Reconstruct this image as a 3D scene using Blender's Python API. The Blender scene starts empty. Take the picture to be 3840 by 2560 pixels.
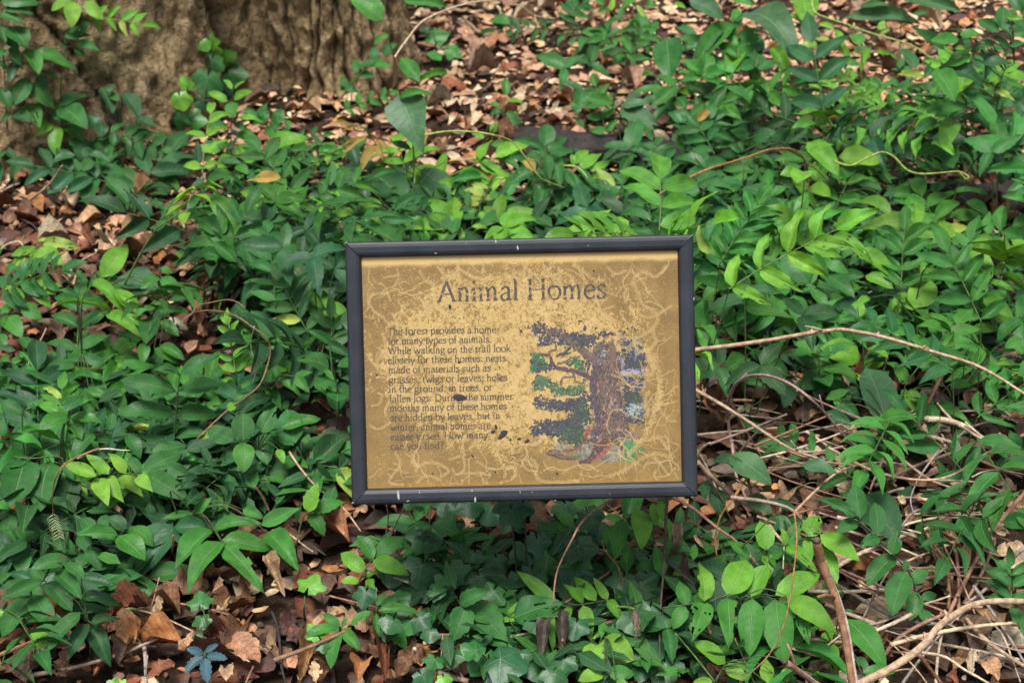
import bpy, math, random
import numpy as np
from mathutils import Vector, Matrix, noise
from mathutils.bvhtree import BVHTree

R = math.radians
scene = bpy.context.scene
COL = scene.collection

# ------------------------------------------------------------------ camera, light, exposure
CAM_H, PITCH, K = 1.25, R(32), 36 / 50 / 3840
cam_data = bpy.data.cameras.new('camera')
cam = bpy.data.objects.new('camera', cam_data)
COL.objects.link(cam)
cam.location = (0, 0, CAM_H)
cam.rotation_euler = (math.pi / 2 - PITCH, 0, 0)
cam_data.lens, cam_data.sensor_width = 50, 36
cam_data.clip_start, cam_data.clip_end = .05, 200
cam_data.dof.use_dof = True
cam_data.dof.focus_distance = 1.62
cam_data.dof.aperture_fstop = 9
scene.camera = cam
CAM = Matrix.Translation((0, 0, CAM_H)) @ cam.rotation_euler.to_matrix().to_4x4()
C0 = Vector((0, 0, CAM_H))

SUN_EL, SUN_AZ = 77, 210         # soft light through the canopy, from high above the camera's side of the sign
world = bpy.data.worlds.new('World')
scene.world = world
world.use_nodes = True
wt = world.node_tree
bg = wt.nodes['Background']
sky = wt.nodes.new('ShaderNodeTexSky')
sky.sky_type = 'NISHITA'
sky.sun_disc = False
sky.sun_elevation = R(SUN_EL)
sky.sun_rotation = R(SUN_AZ)
sky.air_density, sky.dust_density, sky.ozone_density = 1.0, 3.0, 1.0
hs = wt.nodes.new('ShaderNodeHueSaturation')
hs.inputs['Saturation'].default_value = .45
wt.links.new(sky.outputs[0], hs.inputs['Color'])
wt.links.new(hs.outputs[0], bg.inputs['Color'])
bg.inputs['Strength'].default_value = .05
sun_data = bpy.data.lights.new('sun', 'SUN')
sun_data.energy = 1.5
sun_data.angle = R(22)
sun_data.color = (1, .98, .945)
sun = bpy.data.objects.new('sun', sun_data)
COL.objects.link(sun)
to_sun = Vector((math.sin(R(SUN_AZ)) * math.cos(R(SUN_EL)), math.cos(R(SUN_AZ)) * math.cos(R(SUN_EL)), math.sin(R(SUN_EL))))
sun.rotation_euler = to_sun.to_track_quat('Z', 'Y').to_euler()
sun.location = to_sun * 10
vs = scene.view_settings
vs.view_transform, vs.look, vs.gamma, vs.use_curve_mapping = 'Standard', 'None', 1, False
vs.exposure = 1.8
scene.cycles.max_bounces = 6
scene.cycles.diffuse_bounces = 2
scene.cycles.glossy_bounces = 2
scene.cycles.transmission_bounces = 3
scene.cycles.transparent_max_bounces = 6
scene.cycles.use_denoising = True
scene.cycles.caustics_reflective = scene.cycles.caustics_refractive = False

# ------------------------------------------------------------------ where things stand
REG = {'1': (0, 0), '2': (1280, 0), '3': (2540, 0), '4': (0, 850), '6': (2540, 850), '7': (0, 1690), '8': (1280, 1690), '9': (2540, 1690)}
F = 1300 / 2343

def px(reg, x, y):
    return REG[reg][0] + x * F, REG[reg][1] + y * F

def ray(X, Y):
    d = Vector(((X - 1920) * K, (1280 - Y) * K, -1))
    return (CAM.to_3x3() @ d)                     # camera depth 1 along the axis

def gz(x, y):
    return .035 * noise.noise(Vector((x * .9, y * .9, 3.1))) + .012 * noise.noise(Vector((x * 4, y * 4, 7.7)))

def at(X, Y, h=0.):
    d = ray(X, Y)
    t = (h - CAM_H) / d.z
    p = C0 + d * t
    for _ in range(2):
        t = (h + gz(p.x, p.y) - CAM_H) / d.z
        p = C0 + d * t
    return p

def on_plane(X, Y, yy, hmin=.075):
    d = ray(X, Y)
    p = C0 + d * (yy / d.y)
    if p.z < hmin + gz(p.x, p.y):
        p = at(X, Y, hmin)
    return clear_of_trunk(p)

TRUNK = None
def clear_of_trunk(p):
    """a point that would lie inside the big tree comes forward, just off its bark"""
    if TRUNK is None: return p
    d = p - C0; L = d.length
    h = TRUNK.ray_cast(C0, d / L)
    return C0 + d / L * (h[3] - .035) if h[0] is not None and h[3] - .03 < L else p

def on_tilt(X, Y, p0, n):
    d = ray(X, Y)
    return clear_of_trunk(C0 + d * ((p0 - C0).dot(n) / d.dot(n)))

def depth(p):
    return -(CAM.inverted() @ p).z

def to_px(p):
    q = CAM.inverted() @ p
    return 1920 + q.x / -q.z / K, 1280 - q.y / -q.z / K

# ------------------------------------------------------------------ objects
def tag(o, label=None, cat=None, group=None, kind=None):
    if label: o['label'] = label
    if cat: o['category'] = cat
    if group: o['group'] = group
    if kind: o['kind'] = kind
    return o

WORLD = {}
def link(name, data, parent=None, world=None, color=None):
    """links an object; WORLD keeps world matrices so that children can be placed in world space"""
    o = bpy.data.objects.new(name, data)
    COL.objects.link(o)
    m = world.copy() if world is not None else Matrix()
    WORLD[o.name] = m
    if parent is not None:
        o.parent = parent
        o.matrix_basis = WORLD[parent.name].inverted() @ m
    else:
        o.matrix_basis = m
    if color: o.color = (*color, 1)
    return o

def empty(name, loc, label, cat, group=None):
    o = link(name, None, None, Matrix.Translation(loc))
    o.empty_display_size = .05
    return tag(o, label, cat, group)

def mesh(name, v, f, mat=None, smooth=True, cols=None, uvs=None):
    me = bpy.data.meshes.new(name)
    me.from_pydata([tuple(p) for p in v], [], f)
    if mat: me.materials.append(mat)
    if smooth and len(me.polygons):
        me.polygons.foreach_set('use_smooth', [True] * len(me.polygons))
    if cols is not None:
        a = me.attributes.new('tint', 'FLOAT_COLOR', 'POINT')
        a.data.foreach_set('color', np.asarray([(*c[:3], 1) for c in cols], 'f').ravel())
    if uvs is not None:
        u = me.uv_layers.new(name='UVMap')
        li = np.empty(len(me.loops), 'i'); me.loops.foreach_get('vertex_index', li)
        u.data.foreach_set('uv', np.asarray(uvs, 'f')[li].ravel())
    me.update()
    return me

class Geo:
    def __init__(s): s.v, s.f, s.c = [], [], []
    def add(s, v, f, c=None):
        o = len(s.v); s.v += [tuple(p) for p in v]; s.f += [tuple(i + o for i in q) for q in f]
        if c is not None: s.c += [c] * len(v)
    def mesh(s, name, mat, smooth=True): return mesh(name, s.v, s.f, mat, smooth, s.c if s.c else None)

def spline(pts, n=6):
    P = [Vector(p) for p in pts]
    if len(P) < 3 or n < 2: return P
    out = []
    Q = [P[0] * 2 - P[1]] + P + [P[-1] * 2 - P[-2]]
    for i in range(1, len(Q) - 2):
        a, b, c, d = Q[i - 1:i + 3]
        for k in range(n):
            t = k / n
            out.append(.5 * ((2 * b) + (c - a) * t + (2 * a - 5 * b + 4 * c - d) * t * t + (3 * b - a - 3 * c + d) * t ** 3))
    out.append(P[-1])
    return out

def tube(g, pts, r0, r1, seg=5, wob=0., rng=None, cap=True, col=None):
    n = len(pts)
    vs, fs = [], []
    u = None
    for i, p in enumerate(pts):
        t = (pts[min(i + 1, n - 1)] - pts[max(i - 1, 0)])
        t = t.normalized() if t.length > 1e-9 else Vector((0, 0, 1))
        if u is None:
            u = t.cross(Vector((0, 0, 1)) if abs(t.z) < .9 else Vector((1, 0, 0))).normalized()
        else:
            u = (u - t * u.dot(t)).normalized()
        w = t.cross(u)
        r = r0 + (r1 - r0) * i / max(1, n - 1)
        if rng: r *= 1 + wob * rng.uniform(-1, 1)
        for k in range(seg):
            a = 2 * math.pi * k / seg
            vs.append(p + (u * math.cos(a) + w * math.sin(a)) * r)
    for i in range(n - 1):
        for k in range(seg):
            fs.append((i * seg + k, i * seg + (k + 1) % seg, (i + 1) * seg + (k + 1) % seg, (i + 1) * seg + k))
    if cap:
        fs.append(tuple(reversed(range(seg)))); fs.append(tuple((n - 1) * seg + k for k in range(seg)))
    g.add(vs, fs, col)

# ------------------------------------------------------------------ words for where a thing stands
MARKS = [(1297, 905, 'upper left corner of the frame'), (2600, 880, 'upper right corner of the frame'), (1320, 1890, 'lower left corner of the frame'), (2615, 1860, 'lower right corner of the frame'), (1950, 880, 'top edge of the frame'), (1300, 1400, 'left edge of the frame'), (2610, 1350, 'right edge of the frame'), (1960, 1900, 'bottom edge of the frame'),
         (1555, 440, 'big heart shaped leaf'), (1440, 610, 'yellow brown young leaves'), (2250, 500, 'charred black log'), (3700, 750, 'dark log at the right edge'), (870, 430, 'upright bright sapling'), (980, 250, 'seam in the trunk'), (700, 300, 'ivy on the trunk'), (430, 520, 'dark leaflets at the trunk foot'), (370, 720, 'broad dark leaflets under the trunk'), (640, 820, 'glossy heart leaves on the climbing stem'),
         (1120, 580, 'long pale green leaf'), (1220, 620, 'yellow lime leaflets'), (2160, 630, 'fresh light green fan of leaflets'), (1790, 720, 'pale yellow green young leaves'), (1850, 530, 'yellow green tendril'), (2890, 150, 'long drooping lance leaves'), (3070, 310, 'lime three pointed leaf'), (3350, 630, 'curly tendril'), (3450, 740, 'palmate deep green leaf'), (3560, 260, 'tall dark leafed bush'), (2850, 590, 'brown arching vine'), (2380, 150, 'spray of small oval leaflets'), (2350, 60, 'pale grey dead leaf near the top'), (1950, 360, 'round cream dead leaf'),
         (150, 930, 'yellow lime leaflets on litter'), (420, 980, 'broad fresh leaf by the pale stem'), (300, 1250, 'big dark opposite leaflets'), (870, 1300, 'slender upright compound leaf'), (960, 1250, 'brown curling vine'), (640, 1500, 'very long dark leaflets'), (380, 1800, 'bright lime compound leaf'), (830, 2000, 'large mid green compound leaf'), (1170, 1900, 'toothed bright trio'), (980, 1650, 'round leaflets with holes'), (180, 2250, 'drooping dark leaflets at the edge'), (340, 2400, 'wavy blackish leaflets'), (770, 2460, 'blue creeper seedling'), (760, 2270, 'short ivy shoot'), (1170, 2200, 'single shiny ivy leaf'), (580, 2430, 'forked grey twig'), (1050, 2400, 'black crooked twig'), (1170, 1000, 'bright lime rosette'), (950, 980, 'glossy crinkled leaflets'), (90, 1600, 'bare litter at the left edge'),
         (1400, 2100, 'light oval leaflets'), (1620, 2020, 'dark toothed three part leaf'), (1750, 2350, 'mid green toothed leaf'), (1630, 2480, 'split orange brown stick'), (1900, 2480, 'pale veined ivy leaf'), (2120, 2000, 'arching brown twig'), (2080, 2300, 'bright ragged leaflets'), (2280, 2440, 'lime rounded leaves'), (2480, 2000, 'dark upright stem'), (2750, 2250, 'bright chewed leaflets'), (3080, 2050, 'top of the thick cut stem'), (3180, 2450, 'foot of the thick cut stem'), (3350, 2100, 'torn dark compound leaf'), (3700, 2230, 'curved tan branch'), (3780, 2200, 'ragged leaves at the right edge'), (3500, 1880, 'sagging tan stem'), (3550, 1600, 'pale cut stem'), (2830, 1430, 'mauve arched stem'), (3150, 1250, 'bend of the long tan stem'), (3650, 1150, 'upright light compound leaf'), (3330, 1500, 'single large dull leaf'), (2900, 1120, 'broad leaflets with a hole'), (3250, 1000, 'yellow flecked leaves'), (3700, 1450, 'right end of the long tan stem'), (2950, 860, 'stacked oval leaflets'), (3120, 740, 'bright broad leaves at right')]
USED = {}
def whereabouts(head, p, tries=7):
    """'<head> just left of the charred black log': the nearest landmark and side that no like thing has taken yet"""
    X, Y = to_px(p)
    best = None
    for mx, my, name in sorted(MARKS, key=lambda m: (m[0] - X) ** 2 + (m[1] - Y) ** 2)[:tries]:
        dx, dy = X - mx, Y - my
        sides = (['left of', 'right of'][dx > 0], ['above', 'below'][dy > 0])
        if abs(dx) < abs(dy): sides = sides[::-1]
        for s in sides:
            lab = f'{head} {s} the {name}'
            best = best or lab
            if lab not in USED:
                USED[lab] = 1
                return lab
    return best

# ------------------------------------------------------------------ materials
class NT:
    def __init__(s, name):
        s.m = bpy.data.materials.new(name); s.m.use_nodes = True
        s.t = s.m.node_tree; s.b = s.t.nodes['Principled BSDF']; s.out = s.t.nodes['Material Output']
    def n(s, typ, props=None, **ins):
        nd = s.t.nodes.new('ShaderNode' + typ)
        for k, v in (props or {}).items(): setattr(nd, k, v)
        for k, v in ins.items():
            key = int(k[1:]) if k[0] == '_' else k.replace('_', ' ')
            s.set(nd.inputs[key], v)
        return nd
    def set(s, sock, v):
        if isinstance(v, bpy.types.NodeSocket): s.t.links.new(v, sock)
        elif isinstance(v, bpy.types.Node): s.t.links.new(v.outputs[0], sock)
        else:
            if isinstance(v, (tuple, list)) and len(v) == 3 and sock.type == 'RGBA': v = (*v, 1)
            sock.default_value = v
    def math(s, op, a, b=0., c=None, clamp=False):
        kw = {'_0': a, '_1': b}
        if c is not None: kw['_2'] = c
        return s.n('Math', {'operation': op, 'use_clamp': clamp}, **kw)
    def mix(s, fac, a, b, mode='MIX'):
        nd = s.t.nodes.new('ShaderNodeMix'); nd.data_type = 'RGBA'; nd.blend_type = mode
        s.set(nd.inputs[0], fac); s.set(nd.inputs[6], a); s.set(nd.inputs[7], b)
        return nd.outputs[2]
    def step(s, x, lo, hi):
        return s.n('MapRange', {'interpolation_type': 'SMOOTHSTEP'}, Value=x, From_Min=lo, From_Max=hi).outputs[0]
    def noise(s, vec, scale, detail=3., rough=.55, dist=0.):
        return s.n('TexNoise', None, Vector=vec, Scale=scale, Detail=detail, Roughness=rough, Distortion=dist).outputs[0]
    def bump(s, h, strength=.3, dist=.002, normal=None):
        b = s.n('Bump', None, Height=h, Strength=strength, Distance=dist)
        if normal is not None: s.set(b.inputs['Normal'], normal)
        return b.outputs[0]
    def fin(s, color, rough=.6, spec=.4, normal=None):
        s.set(s.b.inputs['Base Color'], color); s.set(s.b.inputs['Roughness'], rough)
        s.set(s.b.inputs['Specular IOR Level'], spec)
        if normal is not None: s.set(s.b.inputs['Normal'], normal)
        return s.m
    def obj(s): return s.n('TexCoord').outputs['Object']
    def pos(s): return s.n('NewGeometry').outputs['Position']

def leaf_material(name, veins, gloss, trans, attr=False):
    N = NT(name)
    if attr: base, rnd = N.n('Attribute', {'attribute_name': 'tint'}).outputs['Color'], 0.
    else:
        oi = N.n('ObjectInfo'); base, rnd = oi.outputs['Color'], oi.outputs['Random']
    nz = N.noise(N.pos(), 55., 3.)
    c = N.mix(N.step(nz, .30, .72), N.mix(1., base, (.74, .78, .74), 'MULTIPLY'), N.mix(1., base, (1.22, 1.16, 1.1), 'MULTIPLY'))
    sp = N.step(N.noise(N.pos(), 420., 2.), .70, .78)
    c = N.mix(N.math('MULTIPLY', sp, .35), c, (.22, .26, .12))
    br = N.step(N.noise(N.pos(), 46., 3., .6), .685, .72)
    c = N.mix(N.math('MULTIPLY', br, .75), c, (.13, .085, .035))
    nrm = None
    if veins:
        uv = N.n('SeparateXYZ', None, Vector=N.n('UVMap'))
        a = N.math('MULTIPLY', N.math('ABSOLUTE', N.math('SUBTRACT', uv.outputs[0], .5)), 2.)
        gloss = N.n('MapRange', None, Value=rnd, To_Min=.40, To_Max=.66).outputs[0] if not attr else gloss
        mid = N.math('SUBTRACT', 1., N.step(a, .015, .07))
        v = N.math('FRACT', N.math('MULTIPLY', N.math('SUBTRACT', uv.outputs[1], N.math('MULTIPLY', a, .16)), 8.))
        lat = N.math('SUBTRACT', 1., N.step(N.math('ABSOLUTE', N.math('SUBTRACT', v, .5)), .02, .09))
        lat = N.math('MULTIPLY', lat, N.math('SUBTRACT', .8, N.math('MULTIPLY', a, .55)))
        m = N.math('MAXIMUM', N.math('MULTIPLY', mid, .8), N.math('MULTIPLY', lat, .34), clamp=True)
        c = N.mix(m, c, N.mix(.5, N.mix(1., base, (2.2, 1.7, 2.0), 'MULTIPLY'), (.16, .24, .12)))
        nrm = N.bump(N.math('ADD', N.math('MULTIPLY', m, -1.), N.math('MULTIPLY', nz, .5)), .55, .003)
    N.fin(c, gloss, .26, nrm)
    tr = N.n('BsdfTranslucent', None, Color=N.mix(1., c, (1.5, 1.35, .7), 'MULTIPLY'))
    mx = N.n('MixShader', None, _0=trans, _1=N.b.outputs[0], _2=tr.outputs[0])
    N.t.links.new(mx.outputs[0], N.out.inputs[0])
    return N.m

M_LEAF = leaf_material('green_leaf', True, .52, .17)
M_UNDER = leaf_material('undergrowth_leaf', True, .55, .2, attr=True)

def ivy_material():
    N = NT('ivy_leaf')
    base = N.n('ObjectInfo').outputs['Color']
    v = N.n('Attribute', {'attribute_name': 'tint'}).outputs['Fac']
    nz = N.noise(N.pos(), 70., 4.)
    c = N.mix(N.step(nz, .3, .75), N.mix(1., base, (.7, .75, .7), 'MULTIPLY'), N.mix(1., base, (1.25, 1.2, 1.2), 'MULTIPLY'))
    c = N.mix(N.math('MULTIPLY', N.step(v, .35, .9), .38), c, N.mix(.5, N.mix(1., base, (2.4, 1.8, 2.2), 'MULTIPLY'), (.20, .27, .17)))
    return N.fin(c, .42, .32, N.bump(nz, .4, .003))
M_IVY = ivy_material()

def dead_material(attr):
    N = NT('dead_leaf_litter' if attr else 'dead_leaf')
    base = N.n('Attribute', {'attribute_name': 'tint'}).outputs['Color'] if attr else N.n('ObjectInfo').outputs['Color']
    nz = N.noise(N.pos(), 60., 5., .65)
    n2 = N.noise(N.pos(), 300., 4., .7)
    c = N.mix(N.step(nz, .34, .68), N.mix(1., base, (.55, .5, .48), 'MULTIPLY'), N.mix(1., base, (1.25, 1.2, 1.15), 'MULTIPLY'))
    c = N.mix(N.math('MULTIPLY', N.step(n2, .52, .70), .5), c, N.mix(1., base, (.45, .40, .38), 'MULTIPLY'))
    if not attr:
        uv = N.n('SeparateXYZ', None, Vector=N.n('UVMap'))
        a = N.math('MULTIPLY', N.math('ABSOLUTE', N.math('SUBTRACT', uv.outputs[0], .5)), 2.)
        mid = N.math('SUBTRACT', 1., N.step(a, .015, .06))
        v = N.math('FRACT', N.math('MULTIPLY', N.math('SUBTRACT', uv.outputs[1], N.math('MULTIPLY', a, .22)), 8.))
        lat = N.math('SUBTRACT', 1., N.step(N.math('ABSOLUTE', N.math('SUBTRACT', v, .5)), .02, .10))
        m = N.math('MAXIMUM', mid, N.math('MULTIPLY', lat, .6))
        c = N.mix(N.math('MULTIPLY', m, .5), c, N.mix(1., base, (.5, .42, .38), 'MULTIPLY'))
        nz = N.math('ADD', nz, N.math('MULTIPLY', m, .35))
    return N.fin(c, .62, .3, N.bump(nz, .7, .004))
M_DEAD, M_LITTER = dead_material(False), dead_material(True)

def stem_material():
    N = NT('stem_and_twig')
    base = N.n('ObjectInfo').outputs['Color']
    nz = N.noise(N.pos(), 120., 4., .6)
    n2 = N.noise(N.pos(), 420., 3., .6)
    c = N.mix(N.step(nz, .35, .7), N.mix(1., base, (.62, .58, .55), 'MULTIPLY'), N.mix(1., base, (1.2, 1.2, 1.2), 'MULTIPLY'))
    c = N.mix(N.math('MULTIPLY', N.step(n2, .58, .68), .45), c, N.mix(1., base, (1.7, 1.65, 1.6), 'MULTIPLY'))
    return N.fin(c, .62, .3, N.bump(N.math('ADD', nz, n2), .5, .0015))
M_STEM = stem_material()

def soil_material():
    N = NT('forest_soil')
    a = N.noise(N.pos(), 14., 6., .65); b = N.noise(N.pos(), 110., 5., .7)
    c = N.mix(N.step(a, .35, .7), (.035, .021, .013), (.085, .050, .030))
    c = N.mix(N.step(b, .52, .70), c, (.16, .095, .055))
    return N.fin(c, .9, .15, N.bump(b, 1., .02))

def bark_material():
    N = NT('weathered_bark')
    p = N.pos()
    sq = N.n('Mapping', None, Vector=p, Scale=(1., 1., .30)).outputs[0]
    big = N.noise(p, 6., 4., .6); mid = N.noise(p, 26., 5., .7, .6); fis = N.noise(sq, 48., 5., .65, 1.2); fine = N.noise(p, 80., 5., .75, .5)
    c = N.mix(N.step(big, .36, .62), (.42, .275, .135), (.62, .44, .22))
    c = N.mix(N.math('MULTIPLY', N.step(mid, .50, .66), .75), c, (.66, .51, .30))
    c = N.mix(N.math('MULTIPLY', N.step(mid, .46, .34), .5), c, (.105, .064, .036))
    c = N.mix(N.math('MULTIPLY', N.step(fis, .555, .60), .55), c, (.075, .046, .028))
    c = N.mix(N.math('MULTIPLY', N.step(fine, .53, .60), .7), c, (.68, .52, .31))
    c = N.mix(N.math('MULTIPLY', N.step(fine, .46, .38), .6), c, (.09, .055, .032))
    c = N.mix(N.math('MULTIPLY', N.step(N.noise(p, 5.3, 4.), .53, .66), .40), c, (.20, .21, .08))
    cav = N.n('Attribute', {'attribute_name': 'tint'}).outputs['Fac']      # darker in the cracks and pits
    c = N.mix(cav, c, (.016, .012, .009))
    h = N.math('ADD', N.math('ADD', mid, N.math('MULTIPLY', fis, -.9)), N.math('MULTIPLY', fine, .5))
    return N.fin(c, .85, .2, N.bump(h, 1., .05))

def log_material():
    N = NT('rotten_wood')
    p = N.pos()
    a = N.noise(p, 24., 6., .65); b = N.noise(p, 120., 4., .65)
    c = N.mix(N.step(a, .4, .66), (.008, .007, .006), (.034, .022, .016))
    c = N.mix(N.math('MULTIPLY', N.step(b, .58, .68), .6), c, (.10, .048, .022))
    return N.fin(c, .6, .4, N.bump(N.math('ADD', a, N.math('MULTIPLY', b, .5)), 1., .01))
# ------------------------------------------------------------------ leaf shapes (unit length along +Y, unit full width along X)
def prof_ovate(t): return (t ** .62) * ((1 - t) ** .85) * 1.98 if t < 1 else 0
def prof_acum(t): return max(0., (t ** .6) * ((1 - t) ** 1.12) * 2.28)
def prof_lance(t): return max(0., (t ** .8) * ((1 - t) ** .9) * 3.15 * .52 * 1.9 / 1.0) if 0 < t < 1 else 0
def prof_round(t): return (max(0, t) ** .5) * ((1 - t) ** .6) * 1.98 if t < 1 else 0
def prof_lobed(t): return prof_ovate(t) * (1 + .35 * math.sin(t * 22)) if 0 < t < 1 else 0
def prof_heart(t): return max(0., (1 - t) ** .95 * (min(1, t / .16) ** .5) * 1.12) if t < 1 else 0

def leaf_mesh(name, prof, mat, nl=7, nw=2, fold=.16, arch=.10, wav=.02, tooth=0., asym=0., holes=0, bites=0, seed=0, heart=False, crumple=0.):
    rng = random.Random(seed)
    v, uv, f = [], [], []
    peak = max(prof(i / 60) for i in range(61))
    ph = rng.uniform(0, 6)
    for i in range(nl + 1):
        t = i / nl
        w = prof(t) / peak * .5
        if tooth and 0 < i < nl: w *= 1 - tooth * (i % 2) * (1 if t > .2 else .3)
        for j in range(-nw, nw + 1):
            u = j / nw
            x = u * w * (1 + asym * (1 if u > 0 else -1))
            y = t
            if heart: y = t - .17 * abs(u) * max(0, 1 - t / .25) * (2 - abs(u)) if t < .25 else t
            if tooth and (i % 2) == 0 and abs(j) == nw and 0 < i < nl: y += .022
            x += asym * .35 * math.sin(math.pi * t)
            z = fold * abs(u) * w + arch * math.sin(math.pi * t) + wav * math.sin(t * 9 + ph + 2.2 * u) * abs(u)
            if crumple:
                q = Vector((x * 3 + seed, y * 3, seed * .7))
                z += crumple * noise.noise(q) + crumple * .7 * noise.noise(q * 2.7) + crumple * .35 * noise.noise(q * 6)
                if mat.name == 'dead_leaf' and abs(j) == nw: x *= 1 + rng.uniform(-.22, .10); y += rng.uniform(-.03, .03)
                if mat.name == 'dead_leaf': x += rng.uniform(-.015, .015); y += rng.uniform(-.015, .015)
            v.append((x, y, z)); uv.append((u * .5 + .5, t))
    m = 2 * nw + 1
    cells = [(i, j) for i in range(nl) for j in range(2 * nw)]
    dead = set()
    for _ in range(holes):
        ci, cj = rng.randint(int(nl * .25), int(nl * .85)), rng.randint(1, 2 * nw - 2)
        if abs(cj - nw + .5) < 1: cj = nw + rng.choice((-2, 1))
        dead.add((ci, cj))
        for _ in range(rng.randint(0, 3)): dead.add((ci + rng.randint(-1, 1), cj + (rng.randint(0, 1) if cj >= nw else -rng.randint(0, 1))))
    for _ in range(bites):
        ci, sd = rng.randint(int(nl * .2), int(nl * .8)), rng.random() < .5
        dp = rng.randint(1, nw - 1)
        for a in range(dp):
            for b in range(-(dp - a), dp - a + 1): dead.add((ci + b, (2 * nw - 1 - a) if sd else a))
    for i, j in cells:
        if (i, j) in dead: continue
        a, b, c, d = i * m + j, i * m + j + 1, (i + 1) * m + j + 1, (i + 1) * m + j
        f.append((a, b, c, d))
    if holes or bites:
        for k in range(len(v)):
            x, y, z = v[k]; v[k] = (x + rng.uniform(-.008, .008), y + rng.uniform(-.008, .008), z)
    return mesh(name, v, f, mat, uvs=uv)

def ivy_mesh(name, lob, seed, wav=.05):
    """five-lobed ivy blade, base at the origin, with raised pale veins"""
    rng = random.Random(seed)
    dirs = [(-128, .60), (-62, .82), (0, 1.0), (62, .82), (128, .60)]
    ring = []
    for k in range(5):
        a, r = dirs[k]
        r *= rng.uniform(.92, 1.06)
        ring.append((a, r))
        if k < 4:
            a2 = dirs[k + 1][0]
            lo = min(r, dirs[k + 1][1])
            ring.append((a + (a2 - a) * .26, r * .86)); ring.append(((a + a2) / 2, lo * lob)); ring.append((a + (a2 - a) * .72, dirs[k + 1][1] * .86))
    ring = [(-168, .42)] + ring + [(168, .42)]
    v, f, c = [(0, 0, 0)], [], [0]
    o = Vector((0, .30))
    n = len(ring)
    for s in (.5, 1.):
        for a, r in ring:
            x, y = math.sin(R(a)) * r * s * .72, math.cos(R(a)) * r * s * .70 + .30
            v.append((x, y, .05 * (1 - s) + wav * math.sin(a * .06 + seed) * s * s - .10 * s * s * (abs(x) + .3)))
            c.append(0)
    v[0] = (0, .30, .05)
    for k in range(n - 1):
        f.append((0, 1 + k + 1, 1 + k)); f.append((1 + k, 2 + k, 1 + n + k + 1, 1 + n + k))
    b = len(v)
    for a, r in [d for d in dirs]:
        dx, dy = math.sin(R(a)), math.cos(R(a))
        i0 = len(v)
        for s in (0., .5, .92):
            px_, py_ = dx * r * s * .72, dy * r * s * .70 + .30
            z = .05 * (1 - s) - .10 * s * s * (abs(px_) + .3) + .012 + wav * math.sin(a * .06 + seed) * s * s
            w = .013 * (1.15 - s)
            v += [(px_ - dy * w, py_ + dx * w, z), (px_ + dy * w, py_ - dx * w, z)]; c += [1, 1]
        f += [(i0, i0 + 1, i0 + 3, i0 + 2), (i0 + 2, i0 + 3, i0 + 5, i0 + 4)]
    # move the base to the origin
    return mesh(name, v, f, M_IVY, cols=[(q, q, q) for q in c])

LEAF = {
    'o': [leaf_mesh('ovate_leaflet', prof_acum, M_LEAF, fold=fo, arch=ar, wav=.02, asym=s, seed=i) for i, (fo, ar, s) in enumerate([(.16, .06, .0), (.24, .10, .05), (.10, .04, -.05), (.3, .12, .03), (.2, .02, -.03), (.12, .14, .07)])],
    's': [leaf_mesh('broad_leaf', prof_ovate, M_LEAF, fold=fo, arch=ar, wav=.03, asym=s, seed=20 + i) for i, (fo, ar, s) in enumerate([(.14, .08, .02), (.22, .05, -.04), (.08, .12, .04)])],
    'l': [leaf_mesh('lance_leaf', prof_ovate, M_LEAF, nl=9, fold=fo, arch=ar, wav=.03, seed=30 + i) for i, (fo, ar) in enumerate([(.3, .12), (.15, .2)])],
    'u': [leaf_mesh('round_leaf', prof_round, M_LEAF, fold=fo, arch=ar, wav=.03, seed=40 + i) for i, (fo, ar) in enumerate([(.1, .05), (.18, .08)])],
    'h': [leaf_mesh('heart_leaf', prof_heart, M_LEAF, nl=10, nw=3, fold=.12, arch=.08, wav=.02, seed=50, heart=True)],
    't': [leaf_mesh('toothed_leaflet', prof_acum, M_LEAF, nl=10, fold=fo, arch=ar, wav=.02, tooth=.14, asym=s, seed=60 + i) for i, (fo, ar, s) in enumerate([(.15, .06, .06), (.25, .10, -.06), (.1, .08, .0)])],
    'c': [leaf_mesh('creeper_leaflet', prof_ovate, M_LEAF, nl=10, fold=.25, arch=.05, wav=.02, tooth=.20, seed=70 + i) for i in range(2)],
    'r': [leaf_mesh('ragged_leaflet', prof_acum, M_LEAF, nl=16, nw=5, fold=.14, arch=.08, wav=.03, holes=ho, bites=bi, asym=s, seed=80 + i) for i, (ho, bi, s) in enumerate([(6, 0, 0), (2, 2, .05), (0, 3, -.05), (8, 1, 0), (3, 0, .04)])],
    'k': [leaf_mesh('crinkled_leaflet', prof_acum, M_LEAF, nl=9, nw=3, fold=.25, arch=.10, wav=.05, crumple=.05, seed=90 + i) for i in range(3)],
    'i': [ivy_mesh('ivy_blade', lb, 100 + i) for i, lb in enumerate([.78, .86, .95])],
    'd': [leaf_mesh('dead_blade', pr, M_DEAD, nl=10, nw=3, fold=fo, arch=ar, wav=.06, tooth=to, asym=s, crumple=cr * 1.2, bites=bi, seed=120 + i) for i, (pr, fo, ar, to, s, cr, bi) in enumerate([
        (prof_ovate, .5, .2, 0, .05, .14, 0), (prof_acum, .9, -.15, 0, -.05, .12, 1), (prof_round, .3, .1, .12, .0, .24, 2), (prof_ovate, -.5, .25, .3, .06, .14, 1), (prof_acum, 1.3, .1, 0, .05, .10, 0), (prof_ovate, .2, -.2, .45, 0, .20, 1), (prof_round, .1, .05, 0, .08, .18, 3), (prof_ovate, 1.6, .15, 0, -.05, .14, 1), (prof_lobed, .3, .1, 0, .04, .14, 0)])],
}
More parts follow.
